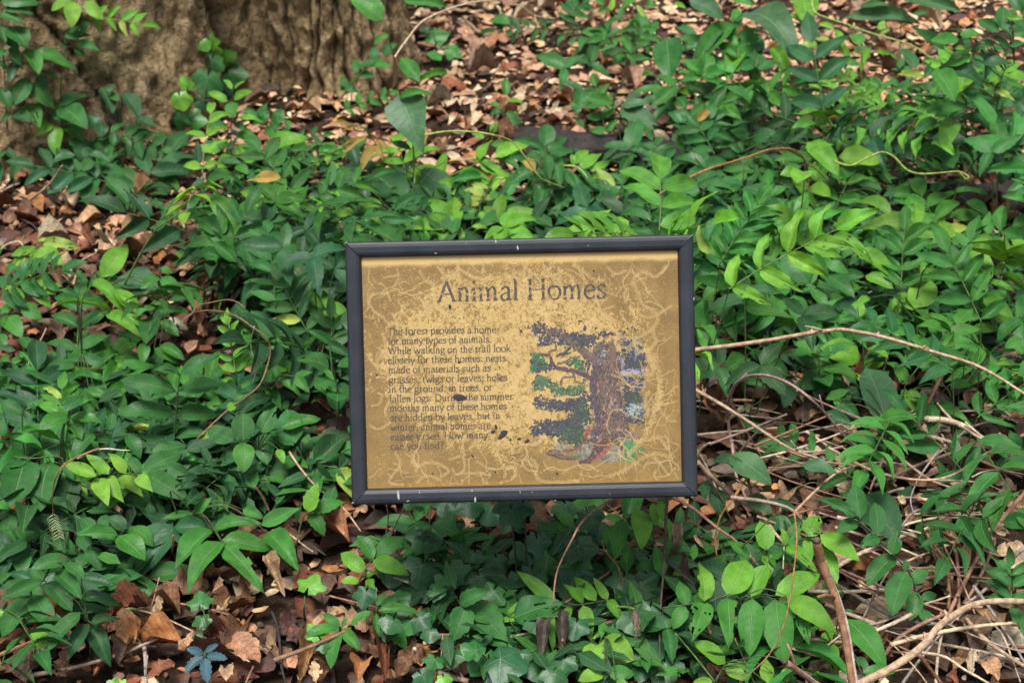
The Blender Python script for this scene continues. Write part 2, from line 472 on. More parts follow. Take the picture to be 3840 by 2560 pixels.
HUE = {'D': (.026, .116, .023), 'G': (.040, .165, .023), 'B': (.095, .255, .022), 'L': (.135, .295, .030), 'Y': (.25, .34, .06), 'O': (.27, .20, .05),
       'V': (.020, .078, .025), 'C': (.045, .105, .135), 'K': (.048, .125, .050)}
DEADHUE = {'t': (.40, .255, .14), 'r': (.23, .088, .045), 'b': (.14, .078, .045), 'p': (.54, .42, .27), 'k': (.38, .215, .135), 'g': (.17, .13, .095), 'm': (.09, .036, .026), 'o': (.36, .16, .060), 'n': (.055, .036, .026), 'w': (.095, .078, .062)}
SHAPE_NAME = {'o': 'leaflet', 's': 'leaf', 'l': 'leaf', 'u': 'leaf', 'h': 'leaf', 't': 'leaflet', 'c': 'leaflet', 'r': 'leaflet', 'k': 'leaflet', 'i': 'leaf', 'd': 'leaf'}
UP = Vector((0, 0, 1))

def jit(c, rng, a=.12):
    k = 1 + rng.uniform(-a, a)
    w = rng.uniform(-a, a) * .8
    return (max(0, c[0] * k * (1 + w)), c[1] * k, max(0, c[2] * k * (1 - w)))

def face_normal(p, rng, a=.62, b=.55, j=.28):
    n = UP * a + (C0 - p).normalized() * b + Vector((rng.uniform(-j, j), rng.uniform(-j, j), rng.uniform(-j, j)))
    return n.normalized()

def put_leaf(parent, base, tip, n, wr, hue, shape, rng, name=None):
    y = tip - base
    L = y.length
    if L < 1e-4: return None
    y = y / L
    x = y.cross(n)
    if x.length < 1e-3: x = y.cross(Vector((1, .2, .1)))
    x.normalize(); z = x.cross(y)
    sx = L * wr * (1. if shape in 'idlc' else (.88 if shape in 'ork' else .96))
    m = Matrix(((x.x * sx, y.x * L, z.x * L, base.x), (x.y * sx, y.y * L, z.y * L, base.y), (x.z * sx, y.z * L, z.z * L, base.z), (0, 0, 0, 1)))
    return link(name or SHAPE_NAME[shape], rng.choice(LEAF[shape]), parent, m, hue)

def compound(parent, P0, P1, n, pairs, L, hue, rng, wr=.43, sag=.05, shape='o', spread=62, ragged=.22, droop=.10):
    """one pinnate leaf: a rachis mesh with its leaflets as children"""
    ax = (P1 - P0); LL = ax.length; ax = ax / LL
    side = ax.cross(n).normalized()
    pts = spline([P0, P0.lerp(P1, .35) + n * sag * LL, P0.lerp(P1, .7) + n * sag * .8 * LL, P1], 3)
    g = Geo(); tube(g, [p - P0 for p in pts], .0011, .0006, 4, cap=False)
    ra = link('compound_leaf', g.mesh('rachis', M_STEM), parent, Matrix.Translation(P0), jit((.075, .15, .035) if hue[1] < .2 else (.16, .26, .06), rng))
    def pt(t):
        k = t * (len(pts) - 1); i = min(int(k), len(pts) - 2)
        return pts[i].lerp(pts[i + 1], k - i)
    for i in range(pairs):
        t = .04 + .90 * i / max(1, pairs - .35)
        for s in (-1, 1):
            if rng.random() < .05: continue
            a = R(spread + rng.uniform(-9, 9) - 16 * t)
            d = (ax * math.cos(a) + side * s * math.sin(a)).normalized()
            nn = (n + Vector((rng.uniform(-.25, .25), rng.uniform(-.25, .25), rng.uniform(-.2, .2))) + side * s * .18).normalized()
            d = (d - nn * droop * rng.uniform(.2, 1.6)).normalized()
            l = L * (.80 + .28 * math.sin(math.pi * (.15 + .75 * t))) * rng.uniform(.88, 1.1)
            b = pt(min(1, t + rng.uniform(-.02, .02)))
            sh = 'r' if rng.random() < ragged else shape
            put_leaf(ra, b, b + d * l, nn, wr * rng.uniform(.85, 1.12), jit(hue if rng.random() > .025 else HUE[rng.choice('YLO')], rng, .16), sh, rng, 'leaflet')
    d = (ax - n * droop).normalized()
    put_leaf(ra, pts[-1], pts[-1] + d * L * rng.uniform(.95, 1.15), n, wr, jit(hue, rng), shape, rng, 'leaflet')
    return ra

def petiole(g, a, b, org, r=.0011, arc=.25):
    d = b - a
    mid = a.lerp(b, .5) + UP * d.length * arc
    tube(g, [p - org for p in spline([a, mid, b], 4)], r * 1.25, r * .7, 4, cap=False)

def nearest(pts, p):
    return min(pts, key=lambda q: (q - p).length_squared)

STEMHUE = {'D': (.07, .12, .04), 'w': (.12, .09, .05), 'n': (.035, .028, .02)}

def hero_plant(reg, name, cat, label, root, stem, items, rng, group=None, stemhue=(.075, .12, .04), thick=.0016, nv=(.62, .55)):
    rp = at(*px(reg, *root))
    e = empty(name, rp, label, cat, group)
    yy = rp.y
    g = Geo()
    bases, todo = [], []
    sp = [rp] + [on_plane(*px(reg, *q), yy) for q in stem]
    for it in items:
        X0, Y0 = px(reg, it[1], it[2])
        b = on_plane(X0, Y0, yy + (rng.uniform(-.03, .03) if not stem else rng.uniform(-.008, .008)))
        bases.append(b)
    if not stem and bases:
        c = sum(bases, Vector()) / len(bases)
        sp = [rp, rp.lerp(c, .45) + UP * .02, rp.lerp(c, .8)]
    line = spline(sp, 6)
    tube(g, [p - rp for p in line], thick, thick * .55, 5)
    for it, b in zip(items, bases):
        n = face_normal(b, rng, *nv)
        X1, Y1 = px(reg, it[3], it[4])
        tip = on_tilt(X1, Y1, b, n)
        if tip.z < gz(tip.x, tip.y) + .032: tip = at(X1, Y1, .032)
        if (tip - b).length > .5: tip = b + (tip - b).normalized() * .3
        q = nearest(line, b)
        if (q - b).length > .006: petiole(g, q, b, rp, .0009)
        if it[0] == 'P':
            pairs, L, h = it[5], it[6] * F * K * depth(b), HUE[it[7]]
            compound(e, b, tip, n, pairs, L, jit(h, rng), rng, wr=it[8] if len(it) > 8 else .42)
        else:
            wr, code = it[5], it[6]
            sh = it[7] if len(it) > 7 else ('o' if wr < .7 else 's')
            put_leaf(e, b, tip, n, wr, jit(HUE[code], rng, .08), sh, rng)
    st = link('stem', g.mesh('stem', M_STEM), e, Matrix.Translation(rp), stemhue)
    return e

def parse(txt):
    """plants written down as text: @ region|name|category|label|rootx,y|stem points ; P pinnate leaf ; L single leaf"""
    out, cur = [], None
    for ln in txt.strip().splitlines():
        ln = ln.strip()
        if not ln: continue
        if ln[0] == '@':
            a = ln[1:].split('|')
            st = [tuple(map(float, q.split(','))) for q in a[5].split()] if len(a) > 5 and a[5].strip() else []
            cur = (a[0].strip(), a[1], a[2], a[3], tuple(map(float, a[4].split(','))), st, [])
            out.append(cur)
        else:
            for w in ln.split(';'):
                t = w.split()
                if not t: continue
                k = t[0]; nums = []
                for q in t[1:]:
                    try: nums.append(float(q))
                    except ValueError: nums.append(q)
                if k == 'P': nums[4] = int(nums[4])
                cur[6].append((k, *nums))
    return out
# ------------------------------------------------------------------ ground
def build_ground():
    xs = np.concatenate([np.linspace(-40, -2.6, 12, endpoint=False), np.linspace(-2.6, 2.6, 105), np.linspace(2.6, 40, 13)[1:]])
    ys = np.concatenate([np.linspace(-20, .3, 8, endpoint=False), np.linspace(.3, 5.2, 99), np.linspace(5.2, 60, 14)[1:]])
    v = [(x, y, gz(x, y)) for y in ys for x in xs]
    n = len(xs)
    f = [(j * n + i, j * n + i + 1, (j + 1) * n + i + 1, (j + 1) * n + i) for j in range(len(ys) - 1) for i in range(n - 1)]
    o = link('ground', mesh('ground', v, f, soil_material()))
    tag(o, kind='structure')
build_ground()

# ------------------------------------------------------------------ big old tree at the back
TREE_C, TREE_R = Vector((-1.02, 3.23)), .61
# the fused stems of the trunk: centre, radius, flare, lean, cracks (angle, slope, width, depth)
LOBES = ((-1.12, 3.20, .535, .15, 0., ((-30, 8, .020, .04), (-58, -25, .014, .018), (-100, 25, .018, .03), (-122, 12, .030, .05), (-140, -10, .03, .05), (-20, 2, .07, .09))),
         (-.405, 3.19, .160, .20, -.05, ((-50, 12, .035, .014), (-74, -8, .03, .012), (-98, 10, .035, .016), (-118, -14, .03, .014), (-142, 8, .04, .02), (-30, 4, .03, .014), (-86, 22, .022, .010), (-62, -20, .02, .010), (-108, 26, .02, .010))),
         (-.60, 3.37, .15, .10, 0., ()))

def build_tree():
    b = Vector((TREE_C.x, TREE_C.y, 0))
    e = empty('tree', b, 'broad old tree trunk with tan furrowed bark split by a deep dark seam', 'tree')
    mat = bark_material()
    V, F_ = [], []
    for li, (lx, ly, lr0, fl, lean, cracks) in enumerate(LOBES):
        NA = (430, 280, 90)[li]
        heights = [-.06 + 1.06 * (k / 160) for k in range(161)] + [1.1, 1.25, 1.4, 1.6, 1.9, 2.3]
        v, f, c = [], [], []
        for z in heights:
            zz = max(z, 0)
            for k in range(NA):
                a = 2 * math.pi * k / NA
                dx, dy = math.cos(a), math.sin(a)
                lr = lr0 * (1 - .10 * min(1, zz)) * (1 + fl * math.exp(-zz / .13) * (.7 + .3 * math.sin(4 * a + 2 * li)))
                P = Vector((lx + dx * lr, ly + dy * lr, zz * .42))
                r = lr + (.045, .020, .02)[li] * noise.noise(P * 4.5) + .016 * noise.fractal(P * 11, 1., 2., 4)
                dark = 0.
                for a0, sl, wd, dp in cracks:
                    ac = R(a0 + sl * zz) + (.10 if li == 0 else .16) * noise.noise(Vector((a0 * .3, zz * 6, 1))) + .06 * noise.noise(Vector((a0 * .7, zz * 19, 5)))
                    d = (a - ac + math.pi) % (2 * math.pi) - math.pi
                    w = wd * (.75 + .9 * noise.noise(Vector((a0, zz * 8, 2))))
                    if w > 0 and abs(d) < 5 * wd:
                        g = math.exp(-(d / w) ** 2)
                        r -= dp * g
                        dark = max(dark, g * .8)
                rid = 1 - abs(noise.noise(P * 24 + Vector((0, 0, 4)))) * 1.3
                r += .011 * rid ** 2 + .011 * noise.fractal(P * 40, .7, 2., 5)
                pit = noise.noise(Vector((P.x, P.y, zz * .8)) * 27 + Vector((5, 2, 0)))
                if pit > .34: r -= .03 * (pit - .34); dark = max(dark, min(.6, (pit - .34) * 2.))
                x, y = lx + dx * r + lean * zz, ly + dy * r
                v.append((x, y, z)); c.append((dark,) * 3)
        for j in range(len(heights) - 1):
            for k in range(NA):
                k2 = (k + 1) % NA
                f.append((j * NA + k, j * NA + k2, (j + 1) * NA + k2, (j + 1) * NA + k))
        v = [Vector(p) for p in v]
        F_ += [tuple(q + len(V) for q in t) for t in f]; V += v
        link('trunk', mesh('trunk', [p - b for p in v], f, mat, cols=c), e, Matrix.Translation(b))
    return BVHTree.FromPolygons(V, F_)
TRUNK = build_tree()

M_LOG = log_material()
def build_log(label, a, b, r, seed):
    rng = random.Random(seed)
    A, B = at(*a, h=r * .55), at(*b, h=r * .55)
    ax = (B - A); L = ax.length; ax /= L
    u = ax.cross(UP).normalized(); w = u.cross(ax)
    v, f, n, m = [], [], 26, 30
    for i in range(n + 1):
        t = i / n
        for k in range(m):
            an = 2 * math.pi * k / m
            rr = r * (1 - .25 * t) * (1 + .22 * noise.noise(Vector((t * 6, math.cos(an) * 1.4 + seed, math.sin(an) * 1.4))) + .12 * noise.noise(Vector((t * 18, math.cos(an) * 4, math.sin(an) * 4 + seed))))
            if i in (0, n): rr *= .75
            p = ax * (t * L + (rng.uniform(-.02, .02) if i in (0, n) else 0)) + u * math.cos(an) * rr + w * math.sin(an) * rr * .8
            v.append(p)
    for i in range(n):
        for k in range(m): f.append((i * m + k, i * m + (k + 1) % m, (i + 1) * m + (k + 1) % m, (i + 1) * m + k))
    f.append(tuple(range(m))[::-1]); f.append(tuple(n * m + k for k in range(m)))
    e = empty('rotten_log', A, label, 'log')
    link('bark_shell', mesh('bark_shell', v, f, M_LOG), e, Matrix.Translation(A))
    g = Geo()                              # the splintered stub of a branch on it
    q = ax * L * .62 + w * r * .5
    tube(g, [q, q + w * r * .5 + u * r * .2, q + w * r * .8 + u * r * .5], r * .28, r * .14, 7, .2, rng)
    link('branch_stub', g.mesh('branch_stub', M_LOG), e, Matrix.Translation(A))
build_log('charred black rotten log lying behind the plants above the sign', (1940, 545), (2580, 590), .050, 3)
build_log('dark rotten log half hidden in shade at the far right', (3560, 770), (3990, 740), .05, 8)
# ------------------------------------------------------------------ the trail sign
SW, SH = .3897, .2945
rv = Vector((.03575626, .00822784, .02286666))
SIGN = CAM @ (Matrix.Translation((.01143651, -.0318329, -1.6)) @ Matrix.Rotation(rv.length, 4, rv.normalized()))
SINV = SIGN.inverted()

def SL(X, Y):                                      # photo pixel -> sign's own plane
    d = SINV.to_3x3() @ ray(X, Y); o = SINV @ C0
    p = o - d * (o.z / d.z)
    return p.x, p.y
def S5(x, y): return SL(1280 + x * .66962, 850 + y * .66962)
def SA(x, y): return SL(1950 + x * .38265, 1150 + y * .38265)

def frame_material():
    N = NT('black_powder_coat'); p = N.obj()
    g = N.noise(p, 900., 3., .6); d = N.noise(p, 30., 5., .6)
    c = N.mix(N.step(d, .35, .7), (.010, .013, .019), (.018, .0215, .029))
    c = N.mix(N.math('MULTIPLY', N.step(N.noise(p, 500., 2.), .70, .76), .35), c, (.16, .16, .16))
    return N.fin(c, N.n('MapRange', None, Value=d, To_Min=.38, To_Max=.55).outputs[0], .5, N.bump(g, .35, .0006))

def panel_material():
    N = NT('dirty_tan_panel'); p = N.obj()
    grain = N.noise(p, 1100., 3., .7)
    s = N.n('SeparateXYZ', None, Vector=p)
    clean = N.mix(N.step(N.noise(p, 16., 3.), .35, .68), (.43, .29, .100), (.53, .37, .145))
    dirt = N.mix(N.step(N.noise(p, 24., 5., .65), .32, .70), (.095, .055, .018), (.205, .122, .039))
    dirt = N.mix(N.math('MULTIPLY', N.step(N.noise(p, 900., 3., .7), .48, .70), .35), dirt, (.50, .32, .11))
    # cleaned middle, dirt left towards the sides
    ex = N.math('DIVIDE', N.math('SUBTRACT', s.outputs[0], -.012), .150)
    ey = N.math('DIVIDE', N.math('SUBTRACT', s.outputs[1], .012), .098)
    d = N.math('SQRT', N.math('ADD', N.math('MULTIPLY', ex, ex), N.math('MULTIPLY', ey, ey)))
    d = N.math('ADD', d, N.math('MULTIPLY', N.math('SUBTRACT', N.noise(p, 22., 3., .6), .5), 1.1))
    side = N.step(d, .70, 1.35)
    warp = N.n('TexNoise', None, Vector=p, Scale=140., Detail=2.).outputs['Color']
    pw = N.n('Mapping', None, Vector=N.mix(.012, p, warp, 'ADD'), Scale=(1., 1., 1.)).outputs[0]
    n1 = N.noise(pw, 380., 5., .65, .8)
    n2 = N.noise(pw, 120., 4., .65, 1.2)
    nn = N.math('ADD', N.math('MULTIPLY', n1, .55), N.math('MULTIPLY', n2, .45))
    thr = N.n('MapRange', None, Value=side, From_Min=0., From_Max=1., To_Min=.515, To_Max=.39).outputs[0]
    m = N.step(N.math('SUBTRACT', nn, thr), -.05, .05)
    c = N.mix(N.math('MULTIPLY', m, .92), clean, dirt)
    c = N.mix(N.math('MULTIPLY', N.step(grain, .50, .62), .45), c, (.20, .12, .04))
    c = N.mix(N.math('MULTIPLY', N.step(grain, .48, .38), .35), c, (.58, .41, .165))
    top = N.step(N.math('ADD', s.outputs[1], N.math('MULTIPLY', N.noise(p, 60., 3.), .008)), SH / 2 - .0262, SH / 2 - .0200)
    c = N.mix(N.math('MULTIPLY', top, .85), c, (.56, .385, .145))
    edge = N.math('SUBTRACT', 1., N.step(N.math('ADD', s.outputs[1], N.math('MULTIPLY', N.noise(p, 70., 4.), .01)), -SH / 2 + .017, -SH / 2 + .032))
    c = N.mix(N.math('MULTIPLY', edge, .6), c, (.34, .185, .03))
    return N.fin(c, .42, .35, N.bump(n1, .05, .0004))

def flat_material(name, rough=.5, noise_amt=.35, alpha=1., scale=300.):
    N = NT(name); base = N.n('Attribute', {'attribute_name': 'tint'}).outputs['Color']
    nz = N.noise(N.obj(), scale, 4., .7)
    c = N.mix(N.math('MULTIPLY', N.step(nz, .42, .66), noise_amt), base, (.34, .225, .10))
    N.fin(c, rough, .3)
    if alpha < 1: N.b.inputs['Alpha'].default_value = alpha
    return N.m

# lettering: strokes drawn with a broad nib, plus slab serifs (em units, x-height .46, caps .69)
G_ = {}
def glyph(ch, adv, *strokes): G_[ch] = (adv, [(s[0], [tuple(map(float, q.split(','))) for q in s[1:].split()]) for s in strokes])
def stem_(x, y0, y1): return f'l{x},{y0} {x},{y1}'
def foot(x, y=0, w=.075): return f'f{x - w},{y + .012} {x + w},{y + .012}'
def flag(x, y): return f'f{x - .08},{y - .045} {x},{y - .01}'
def cap(x, w=.085): return f'f{x - w},.678 {x + w},.678'
ARCH = lambda x, w=.26: f's{x + .02},.33 {x + .09},.42 {x + .17},.455 {x + w - .03},.41 {x + w},.30'
glyph('n', .52, stem_(.12, 0, .44), flag(.12, .45), foot(.12), ARCH(.12), stem_(.38, 0, .32), foot(.38))
glyph('m', .80, stem_(.12, 0, .44), flag(.12, .45), foot(.12), ARCH(.12), stem_(.38, 0, .32), foot(.38), ARCH(.38), stem_(.64, 0, .32), foot(.64))
glyph('h', .52, stem_(.12, 0, .72), flag(.12, .73), foot(.12), ARCH(.12), stem_(.38, 0, .32), foot(.38))
glyph('r', .37, stem_(.12, 0, .44), flag(.12, .45), foot(.12), 's.13,.31 .19,.41 .26,.45 .33,.43')
glyph('i', .25, stem_(.12, 0, .44), flag(.12, .45), foot(.12), 'd.12,.63')
glyph('l', .25, stem_(.12, 0, .72), flag(.12, .73), foot(.12))
glyph('u', .53, stem_(.12, .12, .44), flag(.12, .45), 's.12,.14 .14,.05 .22,.01 .31,.04 .38,.13', stem_(.38, 0, .44), flag(.38, .45), 'f.38,.012 .46,.03')
glyph('t', .32, stem_(.13, .10, .56), 's.13,.12 .16,.03 .22,.01 .29,.05', 'f.03,.43 .28,.43')
glyph('f', .31, stem_(.13, 0, .56), 's.13,.55 .15,.66 .22,.72 .30,.70', 'f.03,.43 .27,.43', foot(.13))
glyph('o', .52, 's.26,.455 .12,.42 .06,.30 .06,.17 .13,.04 .26,.0 .40,.05 .46,.17 .46,.30 .39,.42 .26,.455')
glyph('e', .46, 's.07,.25 .22,.26 .40,.28 .38,.39 .28,.455 .15,.42 .07,.30 .06,.17 .13,.05 .24,.005 .34,.03 .41,.10')
glyph('c', .44, 's.39,.37 .33,.44 .24,.455 .12,.39 .06,.25 .09,.10 .18,.02 .28,.005 .40,.08')
glyph('a', .47, 's.09,.36 .14,.43 .23,.455 .32,.41 .34,.31', stem_(.34, .08, .32), 's.34,.10 .36,.02 .44,.03', 's.34,.26 .20,.24 .09,.18 .07,.09 .12,.01 .22,.01 .34,.09')
glyph('d', .54, stem_(.40, .0, .72), flag(.40, .73), 'f.40,.012 .48,.03', 's.40,.38 .30,.45 .18,.43 .08,.32 .06,.18 .11,.05 .21,.0 .31,.03 .40,.12')
glyph('b', .53, stem_(.12, .05, .72), flag(.12, .73), 's.12,.33 .20,.43 .31,.45 .42,.37 .46,.24 .41,.08 .29,.0 .18,.01 .12,.07')
glyph('p', .54, stem_(.12, -.22, .44), flag(.12, .45), foot(.12, -.23), 's.12,.33 .20,.43 .31,.45 .42,.37 .46,.24 .41,.08 .29,.0 .18,.02 .12,.08')
glyph('g', .49, 's.23,.455 .12,.42 .08,.31 .12,.20 .23,.16 .34,.20 .38,.31 .34,.42 .23,.455', 'f.34,.42 .46,.45', 's.14,.18 .08,.11 .14,.05 .28,.03 .40,.0 .43,-.09 .36,-.19 .22,-.22 .08,-.18 .06,-.09 .14,-.01')
glyph('k', .52, stem_(.12, 0, .72), flag(.12, .73), foot(.12), 'l.14,.22 .38,.43', 'l.22,.29 .44,.01', 'f.31,.43 .46,.43', 'f.40,.012 .52,.012')
glyph('s', .39, 's.33,.36 .29,.44 .20,.455 .10,.41 .10,.32 .19,.25 .30,.19 .33,.10 .26,.02 .16,.0 .08,.03 .06,.11')
glyph('v', .48, 'l.05,.44 .24,.0', 'l.24,.0 .42,.44', 'f-.01,.44 .14,.44', 'f.34,.44 .48,.44')
glyph('w', .74, 'l.05,.44 .22,.0', 'l.22,.0 .37,.42', 'l.37,.42 .52,.0', 'l.52,.0 .68,.44', 'f-.01,.44 .13,.44', 'f.60,.44 .74,.44')
glyph('y', .48, 'l.05,.44 .25,.02', 's.43,.44 .30,.12 .20,-.12 .12,-.20 .04,-.19', 'f-.01,.44 .14,.44', 'f.35,.44 .49,.44')
glyph('T', .60, stem_(.30, 0, .66), foot(.30, 0, .1), 'f.04,.665 .56,.665', 'f.04,.68 .03,.56', 'f.56,.68 .57,.56')
glyph('W', .94, 'l.06,.67 .26,.0', 'l.26,.0 .47,.64', 'l.47,.64 .68,.0', 'l.68,.0 .88,.67', 'f-.02,.678 .16,.678', 'f.78,.678 .96,.678')
glyph('D', .74, stem_(.14, 0, .67), 's.06,.675 .28,.68 .48,.64 .65,.48 .66,.25 .54,.07 .34,.01 .06,.012')
glyph('H', .78, stem_(.15, 0, .67), stem_(.63, 0, .67), 'f.15,.35 .63,.35', foot(.15), foot(.63), cap(.15), cap(.63))
glyph('A', .72, 'l.08,.0 .35,.69', 'l.35,.69 .63,.0', 'f.17,.25 .53,.25', foot(.08, 0, .08), foot(.63, 0, .09))
glyph('.', .25, 'd.11,.04'); glyph(',', .25, 'd.12,.04', 'l.13,.03 .07,-.10'); glyph(':', .26, 'd.12,.05', 'd.12,.38')
glyph(';', .26, 'd.12,.38', 'd.12,.04', 'l.13,.03 .07,-.10')
glyph('?', .38, 's.05,.58 .10,.67 .20,.70 .31,.64 .31,.52 .22,.42 .17,.33 .17,.22', 'd.17,.04')
glyph(' ', .25)

def text_mesh(name, text, x0, y0, x1, y1, em, mat, z, weight=1.):
    """one line of lettering from baseline start to baseline end, em in metres"""
    g = Geo()
    total = sum(G_[c][0] for c in text)
    ux = Vector((x1 - x0, y1 - y0)); ln = ux.length; ux /= ln; uy = Vector((-ux.y, ux.x))
    sx = ln / total
    pen, cnt = 0., 0
    for ch in text:
        adv, strokes = G_[ch]
        for kind, pts in strokes:
            P = [Vector(((pen + a) * sx, b * em, 0)) for a, b in pts]
            cnt += 1
            zz = z + (cnt % 7) * 1.2e-5
            if kind == 'd':
                ring = [P[0] + Vector((math.cos(q) * .055 * em, math.sin(q) * .058 * em, 0)) for q in np.linspace(0, 2 * math.pi, 8, endpoint=False)]
                W = [Vector((x0, y0, zz)) + Vector((*(ux * p.x + uy * p.y), 0)) for p in ring]
                g.add(W, [tuple(range(8))], (.030, .033, .048)); continue
            Q = spline(P, 5) if kind == 's' else P
            L_, R_ = [], []
            for i, p in enumerate(Q):
                t = (Q[min(i + 1, len(Q) - 1)] - Q[max(i - 1, 0)]).normalized()
                an = math.atan2(t.y, t.x)
                w = (.036 + .058 * abs(math.sin(an - R(18)))) * em * weight if kind != 'f' else .044 * em * weight
                nrm = Vector((-t.y, t.x, 0)) * w / 2
                L_.append(p + nrm); R_.append(p - nrm)
            V_ = []
            for a, b in zip(L_, R_): V_ += [a, b]
            W = [Vector((x0, y0, zz)) + Vector((*(ux * p.x + uy * p.y), 0)) for p in V_]
            g.add(W, [(2 * i, 2 * i + 1, 2 * i + 3, 2 * i + 2) for i in range(len(Q) - 1)], (.030, .033, .048))
        pen += adv
    return g.mesh(name, mat, False)

def build_sign():
    rng = random.Random(5)
    ctr = SIGN.translation
    base = Vector((ctr.x, ctr.y + .13, 0)); base.z = gz(base.x, base.y)
    e = link('trail_sign', None, None, Matrix.Translation(base)); e.empty_display_size = .05
    tag(e, 'tan nature trail sign headed Animal Homes in a black metal frame', 'sign')
    mf = frame_material()
    # frame: four mitred bars with a rolled profile (offset inwards, height above the panel)
    fw, zp = .0176, [(.0000, -.014), (.0000, .0030), (.0006, .0052), (.0022, .0064), (.0060, .0070), (.0120, .0067), (.0152, .0056), (.0170, .0034), (.0176, .0008), (.0176, -.0030)]
    def bar(ax, sg):
        v, f = [], []
        for end in (-1, 1):
            for o, z in zp:
                a, b = (SW / 2 - o, SH / 2 - o) if ax == 'x' else (SH / 2 - o, SW / 2 - o)
                q = (end * (a - .00022), sg * b)
                v.append((q[0], q[1], z) if ax == 'x' else (q[1], q[0], z))
        n = len(zp)
        f = [(i, i + 1, n + i + 1, n + i) for i in range(n - 1)] + [(n - 1, 0, n, 2 * n - 1), tuple(range(n)), tuple(range(2 * n - 1, n - 1, -1))]
        flip = (sg > 0) != (ax == 'x')
        me = mesh('frame_bar', v, [tuple(reversed(q)) for q in f] if flip else f, mf, smooth=False)
        o = link('frame_bar', me, e, SIGN)
        bv = o.modifiers.new('soften', 'BEVEL'); bv.width = .0006; bv.segments = 2; bv.limit_method = 'ANGLE'; bv.angle_limit = R(20)
        return o
    bars = [bar('x', 1), bar('x', -1), bar('y', -1), bar('y', 1)]
    # panel: a thin board with a backing plate
    a, b = SW / 2 - .0150, SH / 2 - .0150
    def board(z0, z1, a, b):
        v = [(sx * a, sy * b, z) for z in (z0, z1) for sy in (-1, 1) for sx in (-1, 1)]
        return v, [(0, 2, 3, 1), (4, 5, 7, 6), (0, 1, 5, 4), (2, 6, 7, 3), (0, 4, 6, 2), (1, 3, 7, 5)]
    panel = link('panel', mesh('panel', *board(-.0025, 0, a, b), panel_material(), smooth=False), e, SIGN)
    link('backing_plate', mesh('backing_plate', *board(-.0132, -.0028, SW / 2 - .002, SH / 2 - .002), mf, smooth=False), e, SIGN)
    # lettering
    ink = flat_material('printed_ink', .5, .46, 1., 900.)
    def line(t, lx, ly, rx, em5, w=1.):
        x0, y0 = S5(lx, ly); x1, y1 = S5(rx, ly - (rx - lx) * .0215)
        link('lettering', text_mesh('lettering', t, x0, y0, x1, y1, em5 * .66962 * K * 1.6, ink, .00034, w), e, SIGN)
    line('Animal Homes', 536, 419, 1486, 163, .98)
    body = [('The forest provides a home', 258, 605, 868), ('for many types of animals.', 260, 659, 841), ('While walking on the trail look', 261, 713, 950), ('closely for these homes: nests', 261, 766, 921),
            ('made of materials such as', 263, 820, 838), ('grasses, twigs or leaves; holes', 265, 875, 930), ('in the ground, in trees, or', 266, 928, 847), ('fallen logs. During the summer', 268, 981, 962),
            ('months many of these homes', 270, 1034, 927), ('are hidden by leaves, but in', 272, 1087, 890), ('winter, animal homes are', 274, 1141, 838), ('easier to see. How many', 274, 1194, 822), ('can you find?', 275, 1247, 574)]
    for t, lx, ly, rx in body: line(t, lx, ly, rx, 56, 1.05)
    # the printed picture of an old tree, dabs of ink
    art = Geo()
    cnt = [0]
    def dab(x, y, s, col, el=1.6, an=None):
        an = rng.uniform(0, 6.3) if an is None else an
        cnt[0] += 1
        z = .00008 + (cnt[0] % 40) * 5e-6
        n = rng.choice((4, 5, 6))
        pts = []
        for k in range(n):
            q = 2 * math.pi * k / n + rng.uniform(-.3, .3)
            a_, b_ = math.cos(q) * s * el, math.sin(q) * s
            xx, yy = SA(x + a_ * math.cos(an) - b_ * math.sin(an), y + a_ * math.sin(an) + b_ * math.cos(an))
            pts.append((xx, yy, z))
        j = rng.uniform(.65, 1.4)
        art.add(list(reversed(pts)), [tuple(range(n))], tuple(min(1, q * j * rng.uniform(.9, 1.1)) for q in col))
    def blob(cx, cy, rx, ry, col, n=None, s=8, el=1.6, an=None):
        for _ in range(int(n or rx * ry / (s * s) * 1.5)):
            r, q = math.sqrt(rng.random()), rng.uniform(0, 6.283)
            k = 1 + .25 * math.sin(q * 5 + cx) + .15 * math.sin(q * 9 + cy)
            dab(cx + rx * r * math.cos(q) * k, cy + ry * r * math.sin(q) * k, s * rng.uniform(.6, 1.3), col, el, an)
    def limb(pts, w0, w1, col, s=8):
        Q = spline([(x, y, 0) for x, y in pts], 6)
        tot = sum((Q[i + 1] - Q[i]).length for i in range(len(Q) - 1))
        for i in range(len(Q) - 1):
            d = Q[i + 1] - Q[i]; an = math.atan2(d.y, d.x)
            w = w0 + (w1 - w0) * i / len(Q)
            for _ in range(max(2, int(d.length * max(w, 8) / (s * s) * 1.1))):
                p = Q[i] + d * rng.random(); o = rng.uniform(-.5, .5) * w
                dab(p.x - math.sin(an) * o, p.y + math.cos(an) * o, s * rng.uniform(.5, 1.1), col, 2.4, an + rng.uniform(-.3, .3))
    navy, green, teal, deep, bark, mauve, grey, red, rock = (.034, .043, .070), (.045, .13, .06), (.03, .11, .085), (.026, .058, .045), (.068, .044, .044), (.125, .085, .075), (.26, .28, .29), (.20, .062, .048), (.19, .19, .15)
